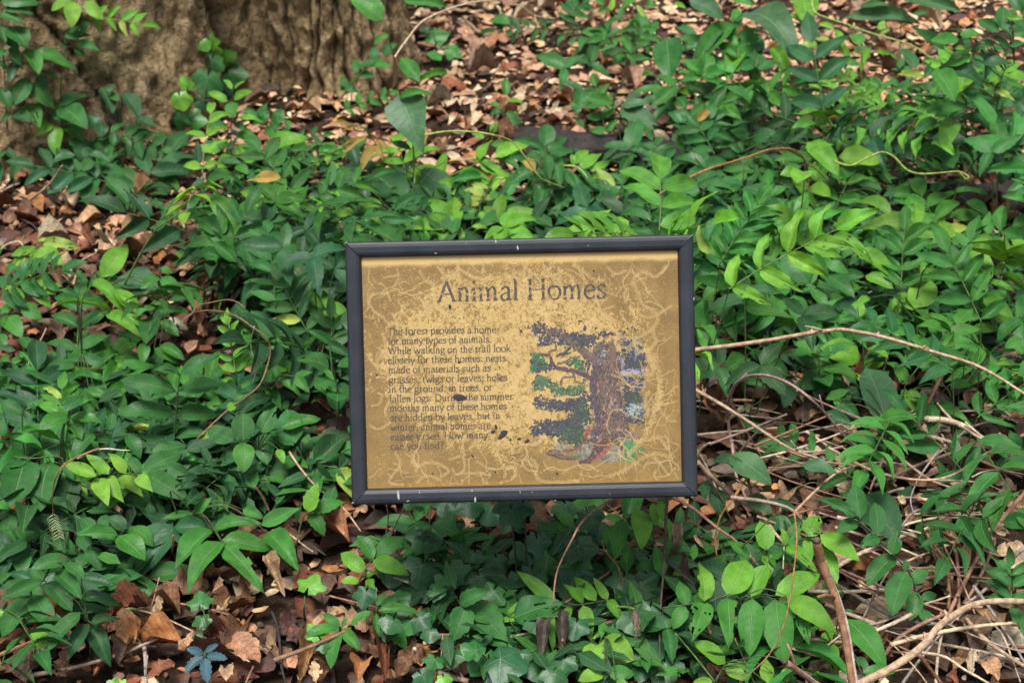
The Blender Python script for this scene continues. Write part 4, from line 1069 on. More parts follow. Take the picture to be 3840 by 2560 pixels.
# the largest fallen leaves, one by one
def build_fallen():
    rng = random.Random(21)
    hues = {'t': 'tan', 'r': 'rust red', 'b': 'brown', 'p': 'pale cream', 'k': 'pinkish tan', 'g': 'grey brown', 'm': 'dark maroon', 'o': 'orange', 'n': 'blackish'}
    def one(p, yaw, s, wr, h, label, group=None, tilt=.25):
        n = (UP + Vector((rng.uniform(-tilt, tilt), rng.uniform(-tilt, tilt), 0))).normalized()
        d = Vector((math.cos(yaw), math.sin(yaw), 0)); d = (d - n * d.dot(n)).normalized()
        o = put_leaf(None, p - d * s / 2, p + d * s / 2, n, wr, jit(DEADHUE[h], rng, .2), 'd', rng, 'fallen_leaf')
        tag(o, label, 'dead leaf', group)
    # traced ones: region, base, tip, width, hue, label
    T = [('7', 1010, 1050, 745, 1120, .42, 'r', 'rust red curled dead leaf at the lower left beside dark glossy leaflets'), ('7', 1960, 1080, 2010, 1300, .85, 'm', 'round dark maroon dead leaf on pale litter near the bottom edge'), ('7', 1540, 1290, 1760, 1440, .75, 'k', 'broad pinkish tan dead leaf lying flat at the bottom edge'),
         ('7', 1490, 880, 1510, 1090, .5, 't', 'upright tan dead leaf with a hole below the large green leaflets'), ('7', 1790, 700, 1925, 975, .3, 't', 'long ribbed tan dead leaf hanging below the large green leaflets'), ('7', 960, 1190, 905, 1300, .7, 'o', 'small bright orange dead leaf in the litter at lower left'),
         ('7', 1090, 970, 1050, 1130, .45, 't', 'narrow folded tan dead leaf standing on edge in dark litter'), ('7', 1530, 1550, 1575, 1430, .6, 'p', 'small cream dead leaf beside the blue creeper at the bottom edge'), ('7', 2140, 1560, 2120, 1420, .6, 'p', 'cream dead leaf at the bottom edge under the narrow green leaflets'),
         ('7', 200, 640, -20, 790, .25, 'p', 'pale cream curled dead leaf at the left edge'), ('7', 1750, 1200, 1650, 1250, .7, 'k', 'crumbling pinkish dead leaf with pale torn edges'), ('7', 1180, 1430, 1000, 1540, .7, 'r', 'rust dead leaf at the bottom edge left of the blue creeper'), ('7', 480, 1330, 380, 1530, .75, 'b', 'broad chocolate brown dead leaf at the lower left edge'), ('7', 200, 1330, 160, 1540, .8, 'b', 'dark brown dead leaf in the lower left corner'), ('7', 1330, 1230, 1200, 1340, .6, 't', 'pale torn dead leaf with worn blotches right of the twig fork'), ('7', 870, 1320, 800, 1440, .9, 'n', 'blackish dead leaf stuck beneath the twig fork'),
         ('8', 270, 1290, 300, 1560, .38, 'r', 'smooth reddish brown dead leaf with lobed edge below the sign'), ('8', 150, 1420, 110, 1565, .8, 'o', 'crumpled orange brown dead leaf at the bottom edge below the sign'), ('8', 560, 1320, 370, 1500, .6, 'b', 'large dark brown dead leaf beside the split stick'), ('8', 1400, 590, 1210, 510, .5, 'r', 'curled brown dead leaf in the shade under the sign'), ('8', 540, 1060, 440, 1190, .4, 'o', 'orange brown dead leaf among ivy below the sign'), ('8', 830, 1290, 710, 1250, .6, 't', 'tan dead leaf between the toothed leaflets and the split stick'), ('8', 180, 380, 80, 440, .5, 't', 'tan dead leaf in shade under the left corner of the frame'), ('8', 1220, 1330, 1140, 1370, .7, 'o', 'small rusty dead leaf right of the ivy at bottom'),
         ('8', 1380, 1120, 1350, 1405, .40, 'w', 'grey brown withered leaf hanging under the ragged bright leaflets'), ('8', 1490, 1070, 1495, 1370, .36, 'w', 'grey withered leaf hanging beside the ragged bright leaflets'), ('8', 1985, 1060, 1995, 1320, .34, 'g', 'thin grey withered leaf hanging near the dark stem'), ('8', 2280, 480, 2255, 710, .3, 'g', 'grey ribbed withered leaf hanging below the right corner of the frame'), ('8', 2310, 690, 2330, 900, .3, 'n', 'blackish withered leaf hanging at the dark stem'),
         ('9', 160, 590, 250, 800, .62, 'p', 'large pale dead leaf behind the red brown stem'), ('9', 750, 280, 690, 400, .7, 't', 'tan dead leaf behind the dark arching stem'), ('9', 1780, 190, 1930, 290, .6, 'p', 'pale curled dead leaf caught in the tangle of stems'), ('9', 1930, 400, 2010, 310, .7, 'p', 'cream folded dead leaf in the tangle of stems'), ('9', 1990, 270, 2150, 330, .4, 't', 'tan curled dead leaf near the thick stem at right'), ('9', 2290, 270, 2190, 310, .6, 'p', 'pale dead leaf at the right edge in the tangle'), ('9', 1840, 540, 1920, 610, .6, 'p', 'small pale shrivelled leaf below the long tan stem'), ('9', 2160, 510, 2250, 560, .5, 'p', 'cream shrivelled leaf beside the thick stem at right'), ('9', 1500, 300, 1540, 360, .8, 'p', 'small pale shrivelled leaf hanging in the tangle'), ('9', 1520, 400, 1560, 500, .6, 't', 'tan shrivelled leaf below the tangle'), ('9', 1770, 330, 1880, 430, .7, 'b', 'brown dead leaf in shade within the tangle'), ('9', 2080, 1420, 2170, 1560, .7, 't', 'tan dead leaf at the bottom right corner'), ('9', 2000, 1350, 1990, 1500, .5, 'p', 'pale curled dead leaf near the bottom right corner'), ('9', 1830, 1500, 1900, 1568, .8, 'r', 'rusty dead leaf at the bottom edge under curved branches'), ('9', 1400, 1180, 1320, 1240, .6, 't', 'tan dead leaf beneath the grey branch'), ('9', 980, 900, 900, 960, .5, 'p', 'pale dead leaf behind the cut stem'), ('9', 450, 940, 520, 990, .6, 't', 'small tan dead leaf behind bright leaflets'), ('9', 740, 760, 760, 850, .9, 'r', 'reddish dead leaf in shade behind the hanging brown vine'), ('9', 1330, 1520, 1250, 1460, .6, 'p', 'pale dead leaf at the bottom left of the curved branch'),
         ('6', 170, 640, 340, 690, .5, 't', 'tan dead leaf in the dark gap right of the frame'), ('6', 470, 660, 380, 720, .6, 'g', 'grey dead leaf in the dark gap right of the frame'), ('6', 2120, 30, 2200, 110, .6, 'p', 'pale dead leaf at the upper right edge'), ('6', 400, 1250, 520, 1220, .6, 'g', 'grey brown dead leaf under the arched mauve stem'), ('6', 200, 1210, 320, 1300, .6, 'r', 'reddish dead leaf under the arched mauve stem'), ('6', 1480, 1440, 1620, 1520, .5, 'p', 'pale torn dead leaf in the tangle'),
         ('2', 1240, 590, 1180, 680, .9, 'p', 'round cream dead leaf on the bright litter above the sign'), ('2', 1270, 710, 1200, 770, .6, 'p', 'pale dead leaf at the end of the charred log'), ('2', 1470, 690, 1390, 770, .5, 'p', 'cream split dead leaf on the charred log'), ('2', 1470, 590, 1410, 660, .7, 't', 'curled tan dead leaf above the charred log'), ('2', 1440, 500, 1300, 560, .7, 'm', 'purplish brown dead leaf on bright litter'), ('2', 950, 280, 880, 370, .7, 'k', 'pinkish dead leaf at the middle of the bright litter'), ('2', 910, 290, 925, 390, .25, 'p', 'narrow pale dead leaf beside a pinkish one'), ('2', 1560, 250, 1680, 290, .5, 'g', 'pale grey dead leaf on the bright litter near the top'), ('2', 1460, 15, 1560, 70, .35, 'o', 'yellow dead leaf at the top edge'), ('2', 1740, 350, 1840, 410, .35, 'o', 'yellow green fallen leaf at the foot of the leafy vine'), ('2', 370, 10, 270, 80, .7, 'r', 'rust dead leaf near the top by the dark stem'), ('2', 500, 560, 380, 610, .5, 'k', 'pinkish dead leaf above the heart shaped leaf'), ('2', 1330, 420, 1210, 500, .3, 't', 'narrow tan bark piece on the bright litter'), ('2', 830, 420, 900, 480, .6, 'b', 'brown dead leaf at the left of the bright litter'), ('2', 1200, 450, 1060, 470, .6, 'r', 'long rust dead leaf on the bright litter'),
         ('4', 420, 770, 490, 880, .0, 'b', ''), ('4', 1530, 310, 1330, 450, .65, 'b', 'large flat brown dead leaf among the plants left of the sign'), ('4', 1120, 170, 1040, 250, .7, 'o', 'orange dead leaf among the plants left of the sign'), ('4', 540, 40, 620, 110, .7, 'r', 'rusty lobed dead leaf on litter below the tree'), ('4', 700, 110, 800, 160, .6, 'p', 'cream dead leaf on litter below the tree'), ('4', 270, 10, 330, 70, .7, 'p', 'pale dead leaf below the tree at left'), ('4', 320, 330, 420, 410, .7, 'b', 'brown dead leaf behind the bright three part leaves'), ('4', 180, 740, 280, 720, .5, 'o', 'orange tan dead leaf behind dark leaflets at left'), ('4', 70, 1130, 230, 1100, .35, 'g', 'grey folded dead leaf at the left edge'), ('4', 300, 1020, 380, 1130, .5, 't', 'tan dead leaf in shade at left'), ('4', 900, 230, 1030, 180, .6, 'b', 'dark brown dead leaf behind the pale vine'), ('4', 1330, 320, 1390, 370, .6, 't', 'small yellowish tan dead leaf left of the sign'),
         ('3', 1640, 120, 1790, 190, .5, 'p', 'pale dead leaf at the top right'), ('3', 1240, 420, 1150, 500, .6, 'p', 'cream dead leaf near the top right'), ('3', 1700, 400, 1810, 360, .5, 'p', 'pale folded dead leaf beyond the shrub at right'), ('3', 1960, 120, 2040, 130, .4, 'o', 'yellow fallen leaf at the top right'), ('3', 1420, 60, 1500, 90, .5, 'k', 'pinkish dead leaf behind a dark drooping leaf'), ('3', 2140, 1480, 2180, 1370, .6, 'r', 'rust dead leaf standing before the dark log'), ('3', 1520, 1060, 1640, 1110, .4, 'k', 'pinkish dead leaf under the curly tendril'), ('3', 460, 210, 400, 270, .6, 'o', 'orange dead leaf behind long drooping leaves'),
         ('1', 150, 1370, 240, 1450, .8, 'b', 'broad brown dead leaf at the left edge below the tree'), ('1', 1000, 1310, 900, 1400, .7, 'r', 'rust dead leaf at the foot of the tree'), ('1', 1350, 1210, 1400, 1270, .5, 'p', 'cream dead leaf at the foot of the tree'), ('1', 980, 1370, 1060, 1410, .6, 'p', 'pale dead leaf right of dark leaflets below the tree'), ('1', 1260, 1290, 1150, 1310, .4, 'p', 'narrow pale dead leaf at the foot of the tree'), ('1', 400, 1450, 520, 1430, .7, 'b', 'dark brown dead leaf in the shade below the tree'), ('1', 340, 1540, 280, 1568, .5, 'p', 'cream dead leaf low at the left below the tree'), ('1', 130, 1500, 60, 1540, .5, 't', 'olive tan dead leaf at the left edge')]
    for r, x0, y0, x1, y1, wr, h, label in T:
        if not label: continue
        hang = 'hanging' in label
        b = at(*px(r, x0, y0), .05 if not hang else .10)
        n = face_normal(b, rng, .9, .25, .18) if not hang else face_normal(b, rng, .4, .7, .3)
        tip = on_tilt(*px(r, x1, y1), b, n)
        if not hang and (tip - b).length > .12: tip = b + (tip - b).normalized() * .12
        o = put_leaf(None, b, tip, n, wr, jit(DEADHUE[h], rng, .1), 'd', rng, 'fallen_leaf')
        tag(o, label, 'dead leaf')
    zones = [('on the bright litter beyond the sign', (1450, 0, 2400, 560), 62, 'tkkprtb'), ('on the open ground left of the sign', (0, 700, 1150, 1250), 46, 'rbtkpb'), ('on the open ground at the lower left', (0, 1950, 1500, 2560), 66, 'rbktmbo'), ('beneath the tangled stems at the lower right', (2650, 1700, 3840, 2560), 44, 'gptbn'), ('on the ground at the upper right', (2900, 0, 3840, 900), 36, 'tkpb'), ('in the shade right of the frame', (2650, 1200, 3300, 1700), 14, 'gbt')]
    size = {'t': 'curled', 'k': 'crumpled', 'r': 'broken', 'p': 'dry', 'b': 'flat', 'm': 'leathery', 'o': 'faded', 'g': 'brittle', 'n': 'rotting'}
    for where, (xa, ya, xb, yb), N, pal in zones:
        for _ in range(N):
            p = at(rng.uniform(xa, xb), rng.uniform(ya, yb), .030)
            if (p.xy - TREE_C).length < .66: continue
            h = rng.choice(pal)
            lab = whereabouts(f'{size[h]} {hues[h]} dead leaf', p)
            one(p, rng.uniform(0, 6.28), rng.uniform(.042, .072), rng.uniform(.4, .75), h, lab, f'dead leaves {where}', .22)
build_fallen()
# ------------------------------------------------------------------ plants seen one by one (coordinates read off the photograph, stood at their own depth)
PLANTS = """
@1|vine_plant|plant|bright lime leaves hanging in front of the tan trunk at the top left|430,1120|410,640 440,330 500,70 540,-30
L 497 10 480 190 .55 L s; L 480 0 345 75 .5 L s; L 580 10 700 140 .5 L s; P 640 120 960 170 4 130 B; L 500 330 585 405 .5 D; L 420 420 520 475 .5 D; L 440 320 390 290 .5 D; L 470 220 560 180 .5 D; L 520 290 685 355 .4 D; L 600 150 550 250 .5 D; L 430 250 620 240 .4 D
@1|leafy_shrub|shrub|dark leafy shrub against the trunk at the upper left edge|60,1080|40,700 20,300 10,20
L 0 15 285 30 .35 D s; L 20 60 230 100 .38 D s; L 0 95 160 165 .45 D s; L 70 180 180 320 .8 D s; L 20 230 130 350 .5 D s; L 230 350 475 455 .45 G s; L 180 330 265 505 .5 G s; L 75 320 145 450 .5 D s; L 190 530 100 715 .55 D s; L 205 560 365 735 .5 G s; L 370 725 600 645 .45 D s; L 0 590 75 745 .5 D s; L 190 700 270 870 .6 G r; L 360 740 450 830 .7 D s; L 420 720 590 870 .5 D s; L 395 850 375 1055 .5 B s; L 350 830 235 925 .6 B r; L 440 850 570 960 .5 G s; L 0 180 40 300 .5 D; L 0 420 60 490 .4 D; L 100 420 60 560 .5 V; L 250 520 330 600 .6 V s; L 60 760 20 830 .5 D; L 100 760 200 830 .6 V s; L 0 640 150 610 .5 V s; L 300 480 400 540 .4 D; L 20 330 -20 430 .6 D
@1|vine_plant|plant|dark plant with rounded glossy leaflets close to the trunk base|880,1230|
P 740 890 1090 1010 4 135 D .5; L 840 630 945 795 .55 V s; L 680 590 765 770 .5 V s; L 600 770 680 900 .6 V s; L 800 680 750 640 .7 D s; L 930 800 1050 860 .6 V s; L 1000 880 900 960 .7 D s; L 690 830 680 930 .8 V s; L 1060 1000 1170 1080 .4 D; L 1050 900 1130 980 .5 D; L 620 960 500 1040 .5 V s; L 720 620 770 570 .6 V s
@1|vine_plant|plant|dark blue green plant with broad pointed leaflets over the litter under the trunk|540,1380|
L 590 1170 470 1320 .6 D s; L 640 1190 590 1390 .62 D s; L 720 1215 895 1415 .42 D s; L 700 1200 930 1275 .42 D s; L 640 1145 880 1190 .42 D s; L 600 1040 740 1100 .5 D s; L 560 1090 405 1215 .6 D s; L 510 1050 350 1100 .5 V s; L 560 1000 650 1090 .6 V s; L 620 1080 560 1160 .8 D s
@1|sapling|sapling|upright bright green sapling with paired leaves before the trunk|1565,1180|1560,930 1565,750 1580,570
L 1540 690 1405 625 .42 B s; L 1580 680 1705 615 .42 B s; L 1570 690 1572 800 .75 G s; L 1535 840 1388 870 .45 G s; L 1600 800 1780 830 .35 B s; L 1568 605 1512 540 .38 B s; L 1585 600 1658 550 .3 B s; L 1590 830 1650 880 .6 D s; L 1490 1020 1300 1025 .45 B s; L 1570 1040 1700 1000 .5 B s; L 1580 1060 1470 1140 .7 B s; L 1650 1100 1760 1055 .6 B s; L 1590 900 1770 970 .4 G s; L 1550 980 1420 960 .4 G s; L 1600 1120 1680 1180 .6 G s
@1|vine_plant|plant|dark plant with small round leaflets in the gap right of the seam|1850,1080|
P 1960 880 1740 800 3 120 D .6; L 1760 820 1800 700 .55 D s; L 1860 840 1900 735 .7 D s; L 1840 870 1860 960 .7 D s; L 1740 790 1640 740 .6 G s; L 1700 880 1620 910 .6 D s; P 1900 960 2180 920 3 90 D .5
@1|leafy_shrub|shrub|long pale green leaf catching light above the dense undergrowth|2000,1180|
L 1790 1040 2090 935 .42 B l; L 1960 1020 2130 1000 .4 G s; L 2050 1060 1960 1120 .5 G s; L 1850 1060 1830 1130 .7 D s; L 2150 1010 2330 1040 .35 G s; L 2160 970 2300 1060 .4 G s
@1|vine_plant|plant|small yellow lime leaflets glowing above the left of the sign|2150,1260|
P 2330 1010 2090 1140 3 90 L .6; L 2240 1100 2290 1160 .6 L s; L 2330 1140 2290 1190 .6 L s; L 2050 1080 2000 1100 .5 B s
@1|vine_plant|plant|dark green plant right of the upright sapling's foot|1820,1480|
P 1580 1260 1850 1170 3 105 D .55; L 1560 1165 1405 1215 .45 G s; L 1600 1240 1570 1300 .6 D s; L 1700 1260 1640 1340 .5 D s; L 1800 1180 1900 1300 .4 D s
@1|vine_plant|plant|lime leaflets with pointed tips in the dark patch left of centre|1800,1520|
L 1800 1370 1620 1295 .42 L; L 1740 1375 1690 1430 .8 L s; L 1800 1385 1880 1445 .5 L; L 1850 1350 1965 1460 .34 L r; L 1900 1290 2025 1315 .42 L; L 1820 1300 1900 1250 .4 B; L 1900 1260 1860 1330 .4 B
@1|vine_plant|plant|dark plant under the lime leaflets left of centre|1820,1600|
P 1690 1490 2010 1500 4 125 D; P 1720 1400 2000 1420 3 120 D; L 1750 1530 1720 1568 .7 D s
@1|leafy_shrub|shrub|glossy green heart leaves on a climbing stem over bare litter|1120,1640|1180,1450 1290,1340 1400,1270
L 1190 1470 1105 1395 .8 G s; L 1170 1490 1240 1450 .5 G s; L 1100 1560 1010 1540 .7 D s; L 1140 1480 1060 1560 .5 D s; L 1400 1220 1560 1180 .4 G l
@1|vine_plant|plant|dark leaflets spreading over litter left of centre|1300,1600|
P 1080 1480 1420 1410 4 125 D; P 1130 1400 1520 1440 3 120 D; P 1350 1560 1560 1480 3 120 D; L 1060 1350 1110 1430 .6 D s; L 1040 1450 960 1440 .4 D s
@2|climbing_shrub|shrub|tall thin stemmed plant with large dark heart shaped leaf above the sign|500,1480|490,1180 480,960 395,640 370,450 320,220 400,20
L 290 140 55 -40 .55 G s; L 420 10 715 45 .3 G s; L 320 230 215 300 .45 G s; L 520 560 405 390 .5 G s; L 525 555 725 495 .25 B l; L 420 690 560 1050 .80 K h; L 530 1150 805 1360 .50 K s; L 230 1180 480 1420 .55 V s; L 390 660 620 640 .25 G l; L 470 1010 330 960 .4 V s
@2|vine_plant|plant|leafy sprig leaning on the right flank of the trunk|60,760|
P 20 600 280 370 3 115 D .6; P 20 740 320 640 4 85 G .55; L 170 430 340 460 .4 G s; L 60 560 -10 620 .5 D s; L 230 420 110 470 .6 D s
@2|vine_plant|plant|drooping yellow brown young leaves above the left of the sign|260,1320|270,1080 220,950
L 60 850 -80 835 .3 O; L 110 860 0 890 .25 O; L 170 930 5 1055 .3 O; L 225 980 128 1165 .35 O; L 290 1060 182 1245 .32 O; L 310 1060 435 1245 .32 O; L 245 980 290 1090 .4 O; L 110 940 -10 990 .2 O; L 250 950 330 1030 .35 O
@2|ivy_plant|ivy|glossy ivy sprig alone on the litter right of the trunk|650,440|
L 560 250 745 230 .9 G i; L 700 320 815 385 .9 G i; L 660 350 600 400 .9 G i; L 600 180 530 210 .7 D i
@2|seedling|seedling|single round green seedling leaf on the bright litter|1085,200|
L 1030 120 1140 165 .7 G s; L 1090 130 1100 190 .6 G s
@2|sapling|sapling|small fresh sapling standing on bright litter above the sign|1095,930|1095,780 1110,640
L 1110 645 1110 528 .5 G s; L 1125 685 1232 700 .4 B s; L 1070 720 998 705 .6 G s; L 1090 750 1005 770 .5 D s; L 1100 800 1222 835 .6 D s; L 1040 830 1020 925 .55 B s; L 1110 770 1200 790 .5 G s; L 960 940 880 900 .5 B s; L 1010 980 1150 970 .4 G s
@2|vine_plant|plant|broad dark plant rising right behind the top of the sign|1480,1540|
L 1375 990 1395 835 .62 D s; L 1370 1010 1155 945 .32 D; L 1390 1005 1495 985 .6 D s; L 1385 1040 1405 1215 .5 D; L 1445 1060 1480 1275 .45 D; L 1295 1160 1075 1285 .42 D r; L 1490 1250 1470 1455 .45 D; L 1560 1300 1662 1455 .4 D; L 1375 1260 1340 1490 .45 D; L 1500 1150 1595 1290 .42 D; L 1590 1200 1700 1310 .5 D; L 1250 1080 1100 1090 .35 D r; L 1330 1040 1220 1080 .4 D; L 1340 1150 1410 1260 .5 D; L 1190 1370 950 1430 .5 V s; L 1240 1400 1060 1500 .5 D s
@2|vine_plant|plant|fresh light green leaflets fanned out above the top of the sign|1680,1420|
L 1580 1110 1670 1015 .55 B; L 1620 1150 1762 1035 .42 B; L 1680 1160 1815 1105 .42 B; L 1690 1200 1875 1205 .40 B; L 1740 1290 1905 1310 .45 G s; L 1570 1120 1555 1040 .5 B s; L 1660 1080 1740 1050 .5 B s; L 1820 1380 1925 1390 .5 G s
@2|vine_plant|plant|pale yellow green young leaves above the sign|940,1560|930,1400
L 1005 1290 860 1232 .35 Y; L 980 1330 818 1290 .42 Y; L 960 1345 830 1340 .35 Y; L 935 1365 815 1412 .4 Y; L 960 1345 1065 1350 .4 Y s; L 1110 1205 1045 1235 .7 Y s; L 940 1430 1000 1530 .5 L s; L 880 1530 990 1545 .35 L s
@2|vine_plant|plant|rounded lime and green leaves crowding above the left corner of the sign|380,1640|
L 280 1390 110 1378 .5 B s; L 80 1420 -10 1465 .7 B s; L 265 1500 150 1475 .65 L s; L 455 1410 565 1565 .5 D s; L 690 1565 640 1430 .75 D s; L 755 1580 790 1475 .7 D s; L 260 1530 510 1590 .32 D; L 160 1545 60 1560 .6 B s; L 60 1290 -20 1350 .5 B s; L 300 1540 180 1600 .5 B s; L 900 1080 870 1060 .6 L s
@2|leafy_vine|vine|tall spray of small oval leaflets standing over the bright litter|2010,560|1990,330 1960,60
P 1950 380 1700 250 3 110 G; P 1960 200 1780 40 3 110 G; P 1980 300 2070 60 3 120 G; P 1980 420 2090 240 2 130 G; L 1890 240 1970 370 .4 G; L 2000 -20 1890 60 .5 G s; L 2250 20 2330 60 .4 B s; L 2080 30 2150 50 .4 G s
@2|leafy_shrub|shrub|large dark oval leaf drooping beside the oval leaflets|2240,820|2230,500 2200,240
L 2200 260 2225 555 .5 D s; L 2300 320 2340 350 .5 D s; L 2120 540 2140 690 .5 V s; L 2260 600 2340 650 .5 G s; L 2240 700 2330 720 .6 B s
@2|vine_plant|plant|green plant with oval leaflets rising right of the charred log|1800,1080|1840,700 1900,560 1945,510
P 1790 900 1720 590 4 130 G .55; L 1840 700 1640 660 .45 G s; L 1990 850 2120 880 .5 D s; L 1900 1000 2050 990 .35 D s; L 1600 740 1540 700 .5 G s; L 1640 860 1580 800 .5 D s
@2|leafy_shrub|shrub|dull grey green lobed leaf with ragged edge beyond the sign|2010,1120|1880,820
L 1890 720 2150 850 .55 K t; L 1900 720 2100 690 .45 K t; L 1930 740 1920 850 .6 K t
@2|vine_plant|plant|dark green leaflets with insect marks above the right corner of the sign|2210,1640|
P 2340 1500 1990 1330 4 185 D; L 2020 1185 2285 1235 .38 D s; P 2260 1470 2010 1545 3 170 D; L 2130 1080 2040 1030 .6 D s; L 1760 1360 1720 1420 .7 D r; L 1900 1440 1830 1500 .5 D s; P 2220 1180 2100 950 3 130 D
@3|tall_plant|plant|tall plant with long drooping lance leaves at the top right of centre|530,860|0,560 170,380 350,180 540,10
L 470 90 830 425 .36 K l; L 385 170 110 500 .30 G l; L 430 300 325 560 .32 B l; L 565 250 510 585 .32 G l; L 615 545 470 765 .45 B l; L 640 320 760 545 .34 B l; L 310 190 90 470 .25 K l; L 80 -10 310 130 .55 K s; L 520 280 480 470 .3 G l; L 620 560 680 720 .4 B l; L 10 620 240 600 .45 B s; L 230 640 300 690 .7 B s; L 310 570 390 690 .4 B s; L 0 260 220 300 .3 G s; L 200 210 400 220 .4 K s; L 370 0 520 40 .4 G s; L 270 420 30 440 .5 D s
@3|broad_leaf_plant|plant|round pale green leaf with white veins at the top edge|860,380|850,150 840,20
L 850 -20 872 165 .6 B s; L 770 90 850 165 .35 L s; L 850 230 950 320 .3 B s
@3|vine_plant|plant|yellow green leaves lit against brown litter at the top|990,540|
L 900 330 800 320 .5 L s; L 930 380 830 340 .5 L s; L 1080 330 930 260 .4 Y s; L 1060 200 950 160 .4 L s; L 1070 200 1120 330 .4 B s; L 1080 290 1170 420 .4 B s; L 940 330 860 270 .4 L s
@3|seedling|seedling|pale green leaning shoot rising from litter at the top right|1270,500|1300,320 1360,200
L 1300 330 1240 500 .25 B l; L 1360 210 1400 140 .5 L s; L 1370 220 1440 200 .5 L s; L 1340 350 1500 410 .2 B l
@3|vine_plant|plant|lime three pointed leaf bright at the upper right|940,760|
L 920 530 780 480 .42 B s; L 930 515 945 640 .62 L s; L 950 530 1095 610 .42 L s; L 930 510 1000 470 .4 B s; L 760 600 720 560 .5 L s
@3|vine_plant|plant|long row of rounded light green leaflets at the upper right|1200,920|
P 1020 660 1400 660 5 105 B .62; P 1500 590 1180 640 3 120 G
@3|vine_plant|plant|long compound leaf reaching right with narrow pointed leaflets|1000,1040|
P 800 830 1600 750 7 145 G .42; L 1480 740 1685 725 .3 G; L 1440 790 1620 800 .25 G; P 740 730 860 900 2 130 G; P 1380 600 1720 650 3 150 G .4
@3|vine_plant|plant|large dark leaflets left of the long lance leaves in the right half|140,1340|
P 90 980 230 750 3 175 D .5; L 60 780 150 890 .5 D s; L 190 860 400 850 .3 D; L 180 880 405 960 .35 D; L 130 930 400 1000 .35 D; L 60 900 -40 840 .4 D; P 0 1120 80 980 2 150 D; L 180 820 255 700 .62 D s; L 30 840 -60 760 .5 D s
@3|leafy_vine|vine|small crinkled leaflets strung along the brown arching vine|640,1460|840,1450 880,1200 850,1070
L 430 1030 350 980 .6 D k; L 490 1040 590 1020 .35 D k; L 510 1060 675 1105 .3 D k; L 560 1090 680 1205 .35 D k; L 510 1080 535 1180 .5 D k; L 450 1050 455 1120 .7 D k; L 440 1020 420 960 .5 D k; L 330 1000 250 1000 .4 D k
@3|vine_plant|plant|single oval dark green leaf standing in shade below the arching vine|300,1480|
L 330 1350 470 1170 .5 G s; L 200 1180 100 1330 .55 D s; L 300 1280 170 1430 .5 D s; L 280 1440 420 1430 .6 G s
@3|vine_plant|plant|stacked oval leaflets on an upright stalk above the right corner of the sign|620,1640|
P 600 1540 610 1270 3 165 G .5; L 560 1320 480 1270 .6 G s; L 640 1380 800 1520 .4 D s; L 470 1520 620 1500 .45 G s; L 560 1400 450 1390 .45 G s
@3|vine_plant|plant|mass of bright green broad leaves in the middle of the right side|1020,1520|
L 880 960 1095 1190 .42 B s; L 1090 1060 1375 1100 .55 L s; L 800 1180 955 1435 .42 B r; L 930 1170 1060 1335 .5 B r; L 1080 1250 1170 1445 .42 D s; L 1200 1200 1385 1285 .45 D s; L 1205 1250 1362 1385 .3 D; L 1070 1220 1230 1130 .5 G s; L 950 1230 900 1100 .5 B s; L 1100 1150 1330 1180 .5 L r; L 730 1130 840 1130 .5 G s; L 930 1090 1040 1010 .4 B s; L 1170 1480 1040 1568 .5 B s; L 1190 1490 1280 1530 .5 B r; L 1280 1330 1410 1420 .4 G s; L 1430 1568 1470 1430 .5 B k; L 1550 1560 1620 1470 .6 G r
@3|vine_plant|plant|palmate deep green leaf spread over dark shade at the right|1640,1560|
L 1640 1315 1405 1305 .4 G s; L 1650 1335 1548 1500 .5 G s; L 1668 1335 1755 1490 .52 G s; L 1680 1315 1795 1395 .5 G s; L 1620 1290 1500 1250 .4 G s
@3|leafy_shrub|shrub|tall dark leafed bush at the upper right edge|1680,1580|1900,1250 2100,950 2160,720 2200,500 2280,430
L 1905 270 1708 280 .48 G s; L 1905 240 2060 240 .5 G s; L 2150 290 1978 345 .45 D s; L 1985 370 1815 450 .7 G s; L 2195 200 2205 45 .55 D s; L 2180 220 2030 135 .4 D s; L 2240 320 2135 250 .4 D s; L 2230 310 2345 290 .5 D s; L 2050 430 2260 430 .45 V s; L 1745 470 1880 690 .45 G s; L 1780 470 2075 595 .4 V l; L 1950 710 1735 795 .42 G s; L 1800 690 1700 760 .6 G s; L 1930 620 2080 690 .6 D s; L 2060 830 1930 770 .5 D s; L 2210 560 2345 600 .45 G s; L 2340 930 2090 1000 .5 G s; L 2320 1000 2200 1070 .5 G s; L 2150 910 2330 880 .45 G s; L 1795 980 1615 1055 .55 G s; L 1800 990 1870 1140 .7 D s; L 1870 800 1790 1020 .45 B s; L 2290 660 2345 760 .6 V s; L 2120 600 2060 560 .4 Y r; L 2140 610 2290 690 .35 Y r; L 2190 780 2345 840 .4 V s; L 2100 1040 2220 1160 .5 V s; L 2260 1120 2180 1250 .5 V s; L 2345 1050 2300 1290 .5 G s; L 1750 810 1600 900 .45 D s; L 2220 120 2345 130 .3 B s; L 2240 190 2345 210 .4 D s; L 1950 330 1860 330 .4 B s; L 2010 750 2110 880 .5 D s; L 2200 430 2050 380 .5 V s
@3|drooping_branch|branch|dark blurred drooping leaf hanging near the top right|1500,360|1520,120 1560,30
L 1130 120 1640 160 .2 K l; L 1530 0 1930 95 .3 K l; L 1220 50 1440 40 .3 D s; L 1590 100 1700 90 .4 D s
@4|vine_plant|plant|yellow lime leaflets lying over open litter at the left edge|265,360|
L 260 150 225 292 .6 L s; L 270 140 432 262 .5 L s; L 290 110 555 150 .42 Y r; L 245 140 190 150 .4 L s; L 240 150 70 205 .4 L s; L 165 190 90 275 .6 L s; L 100 250 45 310 .7 G s; L 330 90 250 95 .4 Y s
@4|seedling|seedling|small dark round leaves below the yellow lime leaflets|260,420|
